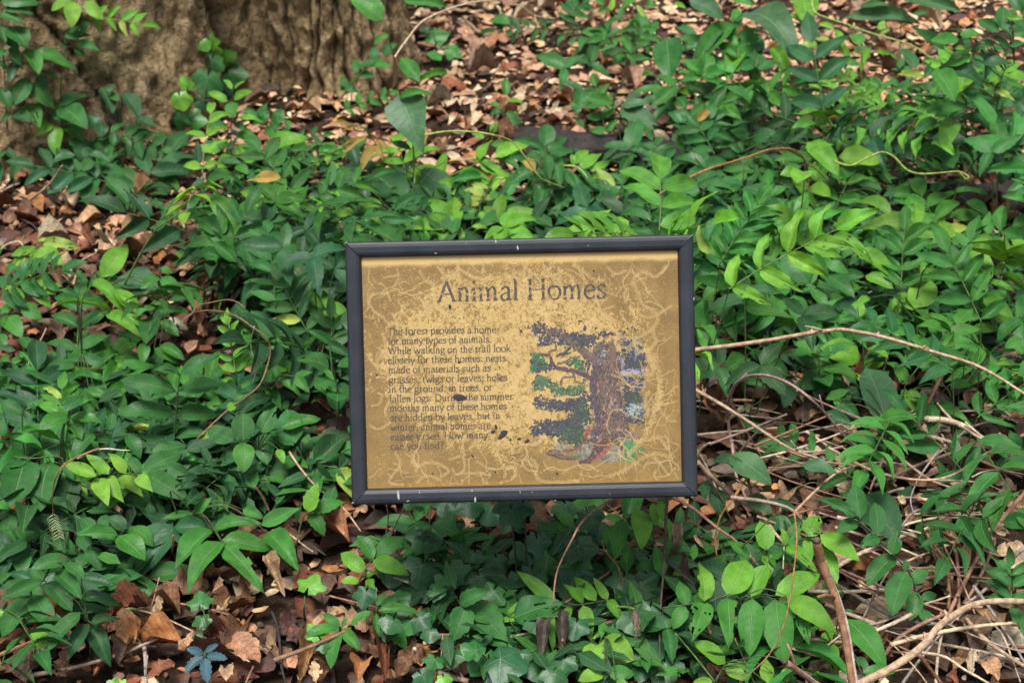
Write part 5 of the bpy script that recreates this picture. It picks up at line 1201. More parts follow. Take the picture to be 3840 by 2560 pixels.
L 250 210 300 320 .7 D u; L 100 280 200 330 .6 D u; L 210 290 120 350 .7 D u
@4|vine_plant|plant|bright green compound leaves of broad leaflets at the left edge|120,830|60,590 150,520 280,420
L 160 510 45 398 .5 B s; L 190 460 165 330 .55 B s; L 230 450 345 545 .5 B s; L 155 520 282 632 .6 G s; L 40 600 150 752 .52 G s; L 275 420 285 322 .55 L s; L 290 410 420 400 .38 L s; L 285 420 380 460 .5 L s; L 20 590 72 520 .6 G s; L 0 720 35 820 .6 G s; L -30 600 40 560 .7 D s
@4|vine_plant|plant|big dark compound leaf with opposite oval leaflets left of the slender bright one|540,1180|
P 520 860 552 480 3 245 D .44; L 510 930 300 960 .45 D s; L 530 1000 370 1125 .6 D s; L 560 880 720 930 .5 D s; L 560 1000 740 1070 .5 D s; L 600 1090 700 1200 .7 D s; L 640 1100 760 1170 .6 D s; L 550 360 520 285 .6 D k; L 560 480 700 500 .5 D k; L 530 480 395 420 .45 D k; L 590 420 640 340 .4 D k
@4|vine_plant|plant|long narrow bright leaflets seen edge on at the left|900,930|
L 755 575 370 530 .17 B l; L 845 575 590 378 .22 B l; L 945 600 755 430 .36 B l; L 720 585 955 745 .26 B l; L 820 590 1015 735 .26 B l; L 910 610 1060 545 .5 G k; L 930 650 1010 720 .6 G k; L 860 480 770 430 .3 B s; L 1030 610 990 800 .5 D s; L 640 600 710 600 .4 L s; L 800 720 950 770 .3 D s; L 1060 560 1240 560 .4 G r
@4|leafy_vine|vine|broad fresh green leaf and big dull leaf beside the pale climbing stem|720,560|700,420
L 690 348 862 118 .52 B s; L 800 340 1075 420 .75 K s; L 610 350 840 410 .65 G s; L 1010 400 880 500 .45 V s; L 1110 440 1370 480 .4 G l; L 1140 500 1340 490 .3 D l; L 420 300 520 330 .3 D s; L 0 380 150 390 .5 D s
@4|sapling|sapling|little upright sapling with pointed leaves left of the sign|1190,830|1165,600 1090,430 1080,285
L 1080 280 1170 315 .6 G s; L 1090 340 1232 455 .5 G s; L 1070 340 950 420 .5 G s; L 1145 525 1020 515 .42 G s; L 1155 540 1030 660 .5 D s; L 1070 640 1210 740 .5 G s; L 1140 420 1060 460 .5 D s; L 1160 560 1280 580 .4 G s; L 980 780 960 930 .5 G s; L 1040 820 1210 930 .5 G s; L 1080 800 1250 900 .4 G s
@4|vine_plant|plant|glossy dark crinkled leaflets left of the upper corner of the sign|1820,760|
L 1600 245 1268 190 .28 D k; L 1600 240 1428 88 .40 D k; L 1605 250 1520 425 .5 D k; L 1715 285 1640 90 .45 D s; L 1750 330 1605 340 .5 V k; L 1760 370 1620 525 .52 V k; L 1795 385 1810 540 .42 V k; L 1850 350 1930 550 .42 V k; L 1890 380 2020 540 .42 V k; L 1740 310 1990 370 .4 V k; L 1770 220 1720 130 .5 D s
@4|vine_plant|plant|bright lime rosette just left of the upper corner of the sign|2020,460|2000,300
L 1975 215 1900 45 .7 B s; L 1975 215 1785 200 .36 L s; L 1990 205 2050 78 .62 L s; L 2040 235 2108 250 .9 L u; L 2070 340 2205 300 .7 L s; L 2030 265 1930 285 .5 B s; L 1940 270 1885 335 .8 B u; L 2110 160 2190 220 .6 G s; L 2000 330 2060 400 .8 L u; L 2190 360 2250 380 .6 B s
@4|vine_plant|plant|light green compound leaf touching the left side of the frame|2230,960|
P 2240 930 2240 620 3 195 D .42; L 2165 545 1995 415 .32 B; L 2175 550 2085 390 .34 B; L 2240 575 2180 425 .4 B; L 2335 600 2250 500 .5 B; L 2235 600 2005 552 .28 B; L 2280 590 2210 680 .5 B; L 2120 920 2060 850 .5 G s; L 2160 1060 2280 1160 .4 G s; L 2250 1050 2180 960 .4 G s
@4|vine_plant|plant|slender upright compound leaf of small pale green leaflets in sharp focus|1620,1300|
P 1610 1085 1548 660 5 130 B .42; L 1555 660 1490 610 .5 B s; L 1610 1090 1550 1095 .6 B s; L 1500 940 1590 980 .6 B s; L 1600 1010 1690 1040 .4 G s
@4|vine_plant|plant|large dark green compound leaf with very long leaflets at the left|1170,1680|1175,1430 1215,1000
L 1190 1112 806 1035 .36 D s; L 1205 1112 1510 1060 .38 D s; L 1178 1270 790 1262 .40 D s; L 1190 1265 1475 1275 .45 D s; L 1215 1000 1485 865 .38 D s; L 1212 990 1018 970 .42 D k; L 1172 1420 905 1430 .58 D r; L 1180 1410 1395 1395 .5 D s; L 1150 1190 1260 1150 .5 D s; L 1260 1480 990 1590 .5 D s; L 1060 980 1120 1000 .4 D s
@4|vine_plant|plant|mid green pointed leaflets hanging under the slender compound leaf|1680,1430|
L 1600 1130 1362 1235 .42 G; L 1625 1130 1640 1305 .55 G; L 1715 1105 1722 1275 .5 B; L 1820 1070 1905 1245 .45 G; L 1900 1040 2042 1155 .42 G; L 1995 1010 2095 1125 .5 G; L 1830 1050 1740 910 .42 G; L 1900 1050 1820 880 .3 G; L 1680 1120 1640 1030 .5 G; L 1990 1010 1900 870 .4 G; L 1990 1010 2120 980 .4 G; L 1820 980 1980 960 .5 B r
@4|vine_plant|plant|round leaflets with insect holes left of the sign's lower corner|1730,1880|
L 1642 1445 1640 1260 .82 D u; L 1765 1390 1875 1205 .66 D r; L 1900 1360 2168 1300 .42 G s; L 1860 1385 1962 1490 .85 G u; L 1790 1395 1805 1610 .65 D s; L 1650 1455 1650 1660 .68 G s; L 1575 1450 1405 1370 .7 D u; L 1880 1500 1920 1600 .5 B s; L 1540 1240 1590 1190 .8 B u; L 1900 1580 2070 1590 .5 G s
@4|vine_plant|plant|two large dark pointed leaves near the left edge of the frame|1950,1080|
L 1882 795 1695 565 .46 D s; L 1895 775 1912 565 .38 D s; L 1890 810 1790 800 .7 D s; L 1985 840 1960 780 .6 D s; L 2000 840 1940 830 .6 D s; L 1850 880 1730 860 .5 D s
@4|vine_plant|plant|dark compound leaves of long drooping leaflets in the lower left|300,1820|40,1560 330,1580 430,1610
L 175 1555 168 1290 .68 D s; L 385 1560 382 1320 .62 D s; L 460 1280 258 1370 .55 G s; L 470 1280 695 1325 .36 G s; L 455 1270 390 1210 .6 G s; L 460 1290 555 1440 .5 G s; L 0 1180 185 1290 .42 D s; L 180 1180 245 1235 .5 D s; L 560 1155 425 1245 .6 D s; L 740 1375 765 1255 .6 D s; L 640 1390 490 1570 .5 D s; L 600 1400 750 1460 .5 D s; L -30 1330 40 1420 .8 D s; L 10 1440 -30 1530 .6 D s; L 860 1400 950 1568 .5 D s
@4|seedling|seedling|bright drooping leaf catching light on the dark compound leaf|600,1140|
L 560 920 440 1000 .6 B s; L 575 900 660 1020 .6 B s; L 690 950 800 1000 .75 B u; L 800 920 820 960 .8 B u; L 520 860 580 840 .7 B s
@4|seedling|seedling|small green round seedling in litter at the left|80,1010|
L 60 930 10 910 .8 G u; L 80 920 135 890 .8 G u; L 80 940 120 980 .7 D u
@7|vine_plant|plant|bright lime compound leaf in sharp focus at the lower left|680,640|
L 650 172 425 78 .40 L; L 735 158 578 18 .52 L; L 848 157 728 15 .50 L; L 945 172 848 52 .52 L; L 545 203 402 148 .38 L; L 515 230 408 408 .42 L; L 560 215 575 360 .5 L; L 648 182 732 372 .5 L; L 735 165 838 350 .5 L; L 830 160 968 315 .48 L; L 935 165 1035 280 .55 L
@7|vine_plant|plant|two drooping dark leaves on a pale stalk at the far lower left|230,560|430,80 200,50 0,30
L 170 52 70 388 .58 D s; L 345 72 275 412 .58 D s; L 430 80 500 200 .5 D s; L -20 60 20 170 .6 D s
@7|vine_plant|plant|dark leaflets fanned behind the bright lime leaf|960,560|
L 985 152 1280 330 .42 D s; L 962 135 1232 18 .50 D s; L 820 300 1135 450 .45 D s; L 1130 100 1290 180 .6 D s; L 640 310 760 410 .6 D s; L 1000 300 1110 240 .5 V s; L 720 430 850 520 .65 V s; L 870 50 960 150 .6 D s
@7|vine_plant|plant|large mid green compound leaf in sharp focus at the lower left|1330,760|1150,280 1300,410
L 1310 430 1075 465 .34 G; L 1320 430 1435 310 .52 G; L 1350 435 1620 445 .34 G; L 1360 470 1138 588 .52 G; L 1430 535 1765 490 .34 G s; L 1432 530 1178 812 .46 G; L 1490 605 1835 670 .42 G s; L 1505 610 1268 965 .42 G; L 1515 635 1785 958 .42 G r; L 1810 550 2022 818 .46 G; L 1765 505 2035 385 .44 G; L 1640 395 1780 450 .5 G s
@7|vine_plant|plant|trio of bright toothed leaflets at the left of the sign's lower corner|2000,740|2008,620 2030,500
L 2085 415 2148 208 .58 B t; L 2105 410 2340 345 .52 G t; L 2085 425 2195 580 .62 G t
@7|vine_plant|plant|green oval leaflets with a chewed hole at lower left|880,900|
L 795 565 498 560 .5 G r; L 800 570 982 738 .62 G s; L 880 510 1035 645 .6 G s; L 600 645 682 805 .58 D s; L 850 530 740 440 .7 V s; L 720 430 690 560 .6 D s; L 640 580 560 450 .5 D s
@7|vine_plant|plant|dark green drooping leaflets at the lower left edge|430,1340|210,970 290,880
L 290 880 0 1000 .36 D s; L 300 870 200 790 .6 D s; L 310 885 490 1085 .5 D s; L 380 815 555 1000 .36 D s; L 440 750 580 885 .45 D s; L 205 975 8 1260 .46 D s; L 220 970 365 1215 .5 D s; L 460 730 210 790 .5 D s; L 200 920 20 900 .4 D s
@7|vine_plant|plant|glossy blackish green leaflets with wavy edges at the lower left|620,1500|600,1160
L 550 860 775 910 .40 V s; L 550 985 822 1050 .40 V k; L 555 1070 752 1090 .40 V k; L 610 1160 812 1135 .40 V k; L 545 1090 318 1355 .38 D s; L 590 1170 450 1425 .42 V k; L 610 1170 752 1465 .45 V k; L 500 1000 420 960 .5 V s
@7|ivy_plant|ivy|short upright ivy shoot with three stacked lobed leaves in the litter|1390,1330|1400,1190 1370,1060
L 1350 1075 1345 945 1.15 D i; L 1365 1100 1365 1215 1.1 D i; L 1340 1220 1330 1300 .9 V i; L 1380 1010 1400 960 .8 D i
@7|creeper_seedling|seedling|blue tinted five fingered creeper seedling at the bottom edge|1400,1430|
L 1370 1370 1258 1330 .55 C c; L 1385 1365 1478 1302 .45 C c; L 1395 1385 1540 1405 .48 C c; L 1385 1395 1402 1570 .5 C c; L 1375 1385 1248 1502 .5 C c
@7|ivy_plant|ivy|single shiny bright ivy leaf on a thin stalk right of the litter patch|2060,1140|2055,1060 2060,980
L 2065 960 2140 830 1.3 B i
@7|ivy_plant|ivy|small ivy with one lime and one black green leaf at the lower left|280,1450|
L 330 1190 225 1335 .8 B i; L 300 1330 290 1410 1.1 V i; L 230 1380 350 1400 .8 V i; L 20 1070 -20 1120 .9 B i
@7|vine_plant|plant|narrow speckled leaflets at the bottom beside the ivy shoot|2300,1400|
L 2290 1192 2050 1258 .36 G s; L 2300 1182 2180 1098 .42 G s; L 2290 1210 2235 1475 .40 G s; L 2310 1200 2440 1345 .42 G s; L 2310 1190 2350 1120 .4 G s
@7|ivy_plant|ivy|lime ivy leaf tucked behind narrow speckled leaflets|2160,1330|
L 2170 1270 2080 1170 1.0 B i; L 2180 1290 2190 1370 1.2 D i
@7|seedling|seedling|dark oval leaves at the extreme left of the lower half|20,760|
L 70 550 60 420 .75 D s; L 100 610 20 500 .6 D s; L 60 640 -20 760 .7 D s; L 160 690 150 840 .7 D s; L 220 620 240 480 .65 D s; L 330 560 400 680 .6 D s; L 380 600 520 700 .6 D s; L 560 560 600 690 .6 D s; L 520 790 600 690 .6 D s; L 170 480 130 600 .6 D s
@7|ivy_plant|ivy|lime ivy leaf cut by the bottom edge|780,1600|
L 790 1590 720 1555 1.2 B i; L 800 1590 850 1540 1.1 B i
@8|vine_plant|plant|light green oval leaflets under the left end of the frame|80,1150|120,890 200,740
L 215 732 110 568 .52 G s; L 222 720 428 580 .5 G s; L 160 815 -5 688 .5 B s; L 212 735 458 835 .45 B s; L 120 885 -5 880 .55 L s; L 180 860 245 1040 .5 B r; L 150 850 230 820 .6 B s
@8|vine_plant|plant|dark toothed three part leaf hanging below the frame|590,700|595,500 600,370
L 590 490 420 672 .62 D t; L 612 490 835 590 .56 D t; L 600 540 708 812 .52 D t
@8|vine_plant|plant|mid green toothed three part leaf over the ivy below the sign|850,1340|
L 842 1050 748 1298 .72 D t; L 855 1060 1130 1290 .62 D t; L 800 1035 1005 940 .56 D t
@8|vine_plant|plant|star of narrow dark leaflets above the litter below the sign|230,1340|
L 200 1085 60 1182 .42 G s; L 250 1080 525 1092 .32 G s; L 265 1060 390 970 .5 D s; L 275 1095 445 1345 .42 G s; L 232 1090 242 1275 .3 G s; L 240 1050 300 960 .5 G s
@8|vine_plant|plant|bright ragged leaflets drooping below the sign's right half|1760,1330|1460,1045 1600,1040 1800,1010 1860,1035
L 1450 1035 1182 805 .36 B; L 1395 1045 1028 1175 .40 B r; L 1430 1050 1432 1362 .34 B r; L 1530 1050 1550 1350 .34 B r; L 1635 1040 1690 1292 .45 B; L 1635 1030 1495 895 .42 B k; L 1725 1012 1568 845 .40 B; L 1800 1005 1702 850 .42 B; L 1800 1005 1905 1155 .45 B k; L 1430 1030 1370 960 .4 B r
@8|vine_plant|plant|lime rounded leaves with fresh crinkled tips at the bottom centre|1790,1540|1780,1250
L 1690 1295 1738 1520 .72 L s; L 1740 1305 1985 1410 .78 L s; L 1790 1215 1690 1272 .38 L k; L 1800 1212 1905 1285 .42 L k; L 1800 1240 1822 1395 .36 L k; L 1780 1500 1600 1550 .6 L s; L 1800 1490 1985 1510 .6 G s; L 1860 1560 1940 1570 .6 B s
@8|vine_plant|plant|row of fresh leaves hanging under the right corner of the frame|2180,1000|2190,560 2210,340
L 2020 390 2028 668 .47 B s; L 1905 460 1848 735 .40 G s; L 2105 350 2128 512 .44 B s; L 2170 330 2172 475 .45 B s; L 2205 450 2222 612 .22 B s; L 1860 600 1800 700 .6 D s; L 1830 740 1880 860 .6 D s; L 1930 600 1920 760 .3 G s
@9|vine_plant|plant|bright leaflets with chewed edges left of the cut stem|420,1480|420,1000 190,1020 -100,1060
L 660 980 965 832 .42 B s; L 740 980 1080 1235 .40 B s; L 665 1000 730 1450 .48 G s; L 512 995 488 1392 .46 G s; L 500 985 605 770 .66 B s; L 342 995 350 1335 .48 G r; L 340 985 472 735 .56 B s; L 190 1022 92 1295 .52 G r; L 188 1012 148 748 .5 B r; L 60 1050 15 880 .5 G s; L 58 1050 -30 1205 .6 G s; L 770 1090 770 1450 .4 G s
@9|vine_plant|plant|fresh bright leaflets crossing behind the top of the cut stem|720,1180|600,670 740,635 890,580
L 602 672 558 472 .62 B s; L 604 690 620 868 .55 B r; L 730 640 700 510 .6 B r; L 745 640 845 470 .5 G r; L 880 575 960 435 .75 B r; L 965 560 1232 742 .46 B s; L 735 645 950 825 .34 B r; L 880 580 900 760 .4 B s; L 985 650 1080 900 .42 B s; L 490 730 325 598 .4 G k; L 620 720 660 780 .5 G s
@9|vine_plant|plant|holed and torn green leaves right of the cut stem's foot|1050,1500|
L 1135 1130 1415 1480 .42 G s; L 1000 1215 1085 1565 .34 B r; L 830 1100 895 1315 .44 G r; L 790 1310 840 1430 .5 G r; L 1210 1390 1300 1480 .5 D s; L 1250 1500 1480 1490 .4 G s; L 1120 1080 1220 1090 .3 D r
@9|vine_plant|plant|bright lime leaves on thin green stalks at the bottom right of centre|300,1620|260,1560 330,1430
L 322 1440 108 1285 .5 B s; L 332 1445 480 1470 .6 B s; L 240 1555 105 1560 .5 L s; L 608 1568 605 1405 .62 L k; L 735 1568 722 1465 .7 L s; L 930 1568 955 1485 .5 B s; L 330 1450 470 1550 .6 L s; L 300 1400 340 1300 .5 B s
@9|vine_plant|plant|dark compound leaf with torn leaflets amid the tangle of stems|1600,1290|1600,900 1450,690 1230,470
L 1212 440 938 310 .36 D r; L 1236 462 1205 228 .55 D s; L 1222 480 1070 550 .55 D s; L 1352 570 1335 345 .45 D s; L 1362 585 1225 650 .6 D r; L 1455 700 1490 525 .6 D r; L 1470 705 1278 918 .5 D s; L 1545 818 1452 1118 .5 D s; L 1582 900 1695 795 .6 D s; L 1540 810 1545 720 .6 D r; L 1612 950 1570 1150 .55 D s; L 1645 990 1755 970 .6 D s; L 1660 1070 1700 1180 .7 D s
@9|vine_plant|plant|ragged insect eaten dark leaves at the right edge|2290,1250|
P 2255 1010 2250 790 3 190 D .4; L 2240 830 2090 800 .5 D r; L 2240 940 2010 870 .35 D r; L 2240 990 2050 985 .3 D r; L 2260 1060 2345 1260 .4 D r; L 2270 850 2345 800 .5 D r
@9|leafy_vine|vine|big dull green leaves in the shade right of the sign's lower corner|520,640|520,420 500,250
L 340 30 640 230 .62 K s; L 250 60 490 150 .5 V k; L 840 90 1080 150 .5 K s; L 480 300 640 420 .6 K s; L 260 250 300 440 .6 V s; L 200 200 190 330 .5 V s; L 650 430 560 620 .6 V s; L 1240 300 1500 610 .65 V s; L 660 440 780 560 .6 K s
@6|vine_plant|plant|dark three part leaf beside the upper right corner of the frame|300,520|115,250
L 170 235 392 82 .42 G s; L 190 225 592 322 .30 D s; L 180 245 330 330 .42 G s; L 270 290 400 480 .5 G r; L 410 400 535 545 .3 G r; L 110 300 160 380 .5 G s; L 100 240 150 130 .4 G s
@6|vine_plant|plant|broad pointed leaflets around a hole above the long tan stem|760,930|790,440 680,280
L 755 480 550 615 .62 G r; L 770 420 580 440 .5 G s; L 795 460 850 705 .45 G s; L 680 290 555 240 .5 G s; L 890 380 700 170 .7 D s; L 870 390 750 330 .6 D s; L 910 390 880 230 .5 G s; L 700 590 545 750 .42 G s; L 790 620 620 850 .45 B s; L 890 600 1095 800 .42 G s; L 900 410 1015 610 .35 G s; L 800 420 940 410 .5 D s
@6|vine_plant|plant|yellow flecked long leaves in the middle of the right side|1230,760|
L 850 130 1120 210 .38 B r; L 880 170 1020 360 .42 G s; L 1060 50 1320 250 .4 B r; L 1210 160 1480 350 .42 B s; L 1270 330 1460 420 .5 B s; L 1000 240 1160 320 .5 G s; L 1100 330 1270 330 .5 D s; L 1000 320 1200 480 .4 D s; L 1470 380 1560 430 .5 L r
@6|vine_plant|plant|hanging pair of oval leaflets at the top of the right side|1500,420|1630,110 1760,70
L 1370 20 1370 190 .55 G s; L 1480 150 1470 -10 .6 G s; L 1600 100 1610 -20 .6 G s; L 1350 30 1320 130 .3 G s; L 1780 80 1840 110 .3 G s; L 1500 180 1430 280 .4 G s; L 1530 200 1480 330 .5 D s
@6|vine_plant|plant|upright compound leaf of light oval leaflets at the right edge|1930,980|1930,770 2030,540 2130,320
L 2130 340 1890 285 .34 B s; L 2120 350 1970 130 .42 B s; L 2140 320 2240 230 .4 B r; L 2070 480 2275 620 .42 B s; L 2060 470 1890 290 .3 G s; L 2040 560 2280 660 .34 B s; L 1990 680 2175 700 .4 B s; L 2010 570 1890 390 .42 G s; L 2110 370 2290 450 .3 B r; L 1880 310 1850 120 .6 D s; L 1950 290 1920 150 .6 D s; L 1800 300 1770 180 .55 D s
@6|vine_plant|plant|light ragged leaves above the bend of the long tan stem|1580,860|
L 1550 440 1470 640 .55 B s; L 1600 500 1690 640 .42 G s; L 1560 420 1730 440 .4 G s; L 1660 300 1810 330 .5 B r; L 1680 240 1640 320 .6 B r; L 1480 480 1450 570 .4 B r; L 1660 620 1580 740 .6 G s; L 1690 680 1840 790 .42 G s; L 1460 740 1590 720 .3 L r; L 1620 830 1535 890 .5 L s; L 1300 480 1210 520 .5 B s; L 1900 760 1810 830 .5 G s
@6|vine_plant|plant|glossy blue green leaflets in front of the arched mauve stem|980,1080|1100,960
L 1010 975 770 850 .5 D s; L 1095 965 955 790 .5 D s; L 1170 950 1070 810 .5 D s; L 985 985 840 1110 .7 D s; L 975 990 940 1170 .6 V s; L 1000 985 1155 1140 .5 D k; L 750 1010 465 820 .3 D s; L 740 1010 440 1010 .36 D s; L 650 900 750 1000 .4 V s; L 690 860 900 960 .4 V s; L 770 1040 680 1130 .7 V s; L 780 1080 720 1225 .6 V s; L 1110 980 1240 1100 .3 D r; L 460 1050 600 1090 .4 D s
@6|vine_plant|plant|single large dull leaf with pale midrib below the long tan stem|1420,1360|1420,1320
L 1415 1330 1275 950 .48 K s; L 1400 1310 1500 1250 .6 V s; L 1060 1170 1160 1290 .5 G r; L 1100 1180 1230 1300 .5 D s; L 1010 1250 1180 1340 .5 V s; L 1150 1080 1240 1200 .6 V r
@6|vine_plant|plant|light green notched leaves under the right end of the long tan stem|1700,1420|
L 1560 1110 1490 1150 .6 B r; L 1570 1100 1640 1290 .6 B r; L 1800 1080 1690 1000 .4 G s; L 1840 1070 1990 1070 .5 G s; L 1760 1060 1740 890 .5 G s; L 1870 1200 1740 1210 .4 G s; L 1900 1180 1990 1250 .6 G r; L 1750 1210 1990 1340 .25 G s; L 2170 1080 2110 1200 .6 G r; L 2230 1100 2340 1230 .5 G r; L 1930 940 1880 850 .4 G s; L 2240 900 2150 970 .5 B r; L 2320 950 2270 1030 .6 B s; L 2330 760 2210 820 .6 G s; L 2340 860 2230 790 .5 G s
@6|leafy_shrub|shrub|dark broad leaf cut by the right edge|2320,560|
L 2345 290 2160 340 .5 V s; L 2345 330 2230 370 .5 G s; L 2345 470 2310 500 .5 G s; L 2345 560 2260 620 .5 G s
"""
def build_heroes():
    rng = random.Random(77)
    for reg, name, cat, label, root, stem, items in parse(PLANTS):
        grp = {'plant': 'leafy plants of the undergrowth', 'shrub': 'shrubs of the undergrowth', 'ivy': 'ivy plants', 'sapling': 'saplings', 'seedling': 'seedlings', 'vine': 'leafy vines'}.get(cat)
        hero_plant(reg, name, cat, label, root, stem, items, rng, grp, jit((.06, .10, .035), rng))
build_heroes()

def build_trunk_ivy():
    """ivy that climbs the bark"""
    rng = random.Random(9)
    spots = [(1440, 280, 90, 80, 'B'), (1385, 312, 80, 160, 'B'), (1455, 350, 90, 190, 'B'), (1530, 390, 110, -20, 'B'), (1420, 440, 150, 200, 'D'), (1590, 500, 150, 100, 'D'), (1395, 570, 170, 200, 'D'), (1255, 560, 100, 20, 'B'), (1225, 690, 120, 170, 'B'), (1325, 815, 130, 100, 'G'), (1220, 830, 120, 190, 'D'), (1320, 950, 130, 160, 'D'), (1510, 600, 130, 140, 'V'), (1370, 700, 90, 180, 'V'), (1280, 1000, 90, 200, 'D')]
    rp = at(*px('1', 1330, 1110))
    e = empty('ivy_plant', rp, 'ivy climbing the bark of the broad trunk beside the upright sapling', 'ivy', 'ivy plants')
    g = Geo(); pts = []
    for i, (x, y, s, an, h) in enumerate(spots):
        d = ray(*px('1', x, y)).normalized()
        hit = TRUNK.ray_cast(C0, d)
        if hit[0] is None: continue
        n = (hit[1] * .6 - d * .5 + UP * .35 + Vector((rng.uniform(-.3, .3), 0, rng.uniform(-.3, .3)))).normalized()
        p = hit[0] - d * .015
        pts.append((p, y))
        L = s * F * K * depth(p) * 1.2
        dr = Vector((math.sin(R(an)), 0, math.cos(R(an)))); dr = (dr - n * dr.dot(n)).normalized()
        put_leaf(e, p - dr * L * .5, p + dr * L * .5, n, 1.1, jit(HUE[h], rng), 'i', rng)
    line = [rp] + [p for p, y in sorted(pts, key=lambda q: -q[1])][1::3] + [pts[0][0]]
    tube(g, [p - rp for p in spline(line, 4)], .002, .001, 5)
    link('stem', g.mesh('stem', M_STEM), e, Matrix.Translation(rp), (.10, .07, .045))
build_trunk_ivy()

def build_sign_ivy():
    """ivy patch on the ground below the sign: centre, size, direction, hue"""
    rng = random.Random(19)
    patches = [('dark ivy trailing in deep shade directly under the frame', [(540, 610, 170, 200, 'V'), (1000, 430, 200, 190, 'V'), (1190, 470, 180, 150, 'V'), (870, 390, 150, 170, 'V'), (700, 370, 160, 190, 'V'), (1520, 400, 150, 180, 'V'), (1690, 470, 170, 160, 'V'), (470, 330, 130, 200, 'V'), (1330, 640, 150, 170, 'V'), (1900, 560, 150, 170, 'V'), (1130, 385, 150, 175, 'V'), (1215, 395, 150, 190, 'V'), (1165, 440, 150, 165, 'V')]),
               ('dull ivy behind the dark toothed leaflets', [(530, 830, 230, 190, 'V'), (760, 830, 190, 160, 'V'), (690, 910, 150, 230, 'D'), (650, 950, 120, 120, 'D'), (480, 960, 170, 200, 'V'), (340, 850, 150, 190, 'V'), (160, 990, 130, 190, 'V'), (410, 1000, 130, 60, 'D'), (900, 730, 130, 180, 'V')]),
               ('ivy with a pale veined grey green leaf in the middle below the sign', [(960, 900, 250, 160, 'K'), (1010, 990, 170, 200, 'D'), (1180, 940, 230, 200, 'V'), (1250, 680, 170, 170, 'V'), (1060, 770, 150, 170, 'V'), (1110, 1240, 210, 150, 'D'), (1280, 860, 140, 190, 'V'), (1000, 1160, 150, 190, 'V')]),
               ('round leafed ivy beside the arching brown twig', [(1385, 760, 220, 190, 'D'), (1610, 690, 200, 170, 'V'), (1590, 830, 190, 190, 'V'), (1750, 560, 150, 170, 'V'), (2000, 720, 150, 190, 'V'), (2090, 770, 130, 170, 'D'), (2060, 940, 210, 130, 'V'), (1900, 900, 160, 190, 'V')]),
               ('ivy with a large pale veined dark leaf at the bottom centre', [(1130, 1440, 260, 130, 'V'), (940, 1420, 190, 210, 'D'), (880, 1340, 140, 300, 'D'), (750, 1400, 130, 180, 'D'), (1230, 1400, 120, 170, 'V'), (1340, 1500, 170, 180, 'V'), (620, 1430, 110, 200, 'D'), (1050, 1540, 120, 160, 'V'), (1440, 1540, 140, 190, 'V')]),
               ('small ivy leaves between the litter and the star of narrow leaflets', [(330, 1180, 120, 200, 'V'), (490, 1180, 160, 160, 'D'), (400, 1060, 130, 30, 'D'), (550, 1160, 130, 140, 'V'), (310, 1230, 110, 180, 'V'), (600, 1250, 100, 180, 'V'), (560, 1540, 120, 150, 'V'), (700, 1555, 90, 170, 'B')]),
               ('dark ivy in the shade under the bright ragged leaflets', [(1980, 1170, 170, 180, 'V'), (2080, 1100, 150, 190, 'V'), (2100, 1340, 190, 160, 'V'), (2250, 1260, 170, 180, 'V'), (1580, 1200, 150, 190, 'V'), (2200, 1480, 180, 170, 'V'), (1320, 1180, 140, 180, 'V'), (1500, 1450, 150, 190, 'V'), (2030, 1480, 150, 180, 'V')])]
    for label, sp in patches:
        cx, cy = sum(q[0] for q in sp) / len(sp), sum(q[1] for q in sp) / len(sp)
        rp = at(*px('8', cx, cy + 60))
        e = empty('ivy_plant', rp, label, 'ivy', 'ivy plants')
        g = Geo(); pp = []
        for x, y, s, an, h in sp:
            p = at(*px('8', x, y), rng.uniform(.05, .09) if not (1100 < x < 1240 and y < 450) else .18)
            n = face_normal(p, rng, .6, .6, .3)
            L = s * F * K * depth(p) * 1.2
            dr = Vector((math.sin(R(an)), math.cos(R(an)) * .6, math.cos(R(an)) * .6)); dr = (dr - n * dr.dot(n)).normalized()
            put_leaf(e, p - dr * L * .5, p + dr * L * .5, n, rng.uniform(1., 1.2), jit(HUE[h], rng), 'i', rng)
            b = p - dr * L * .5; gd = Vector((b.x + rng.uniform(-.02, .02), b.y + .02, gz(b.x, b.y)))
            tube(g, [q - rp for q in spline([gd, gd.lerp(b, .6) + UP * .01, b], 3)], .0012, .0009, 4, cap=False)
            pp.append(gd + UP * .006)
        pp.sort(key=lambda q: q.x)
        tube(g, [q - rp for q in spline(pp, 4)], .002, .0014, 5)
        link('stem', g.mesh('stem', M_STEM), e, Matrix.Translation(rp), (.05, .045, .025))
build_sign_ivy()
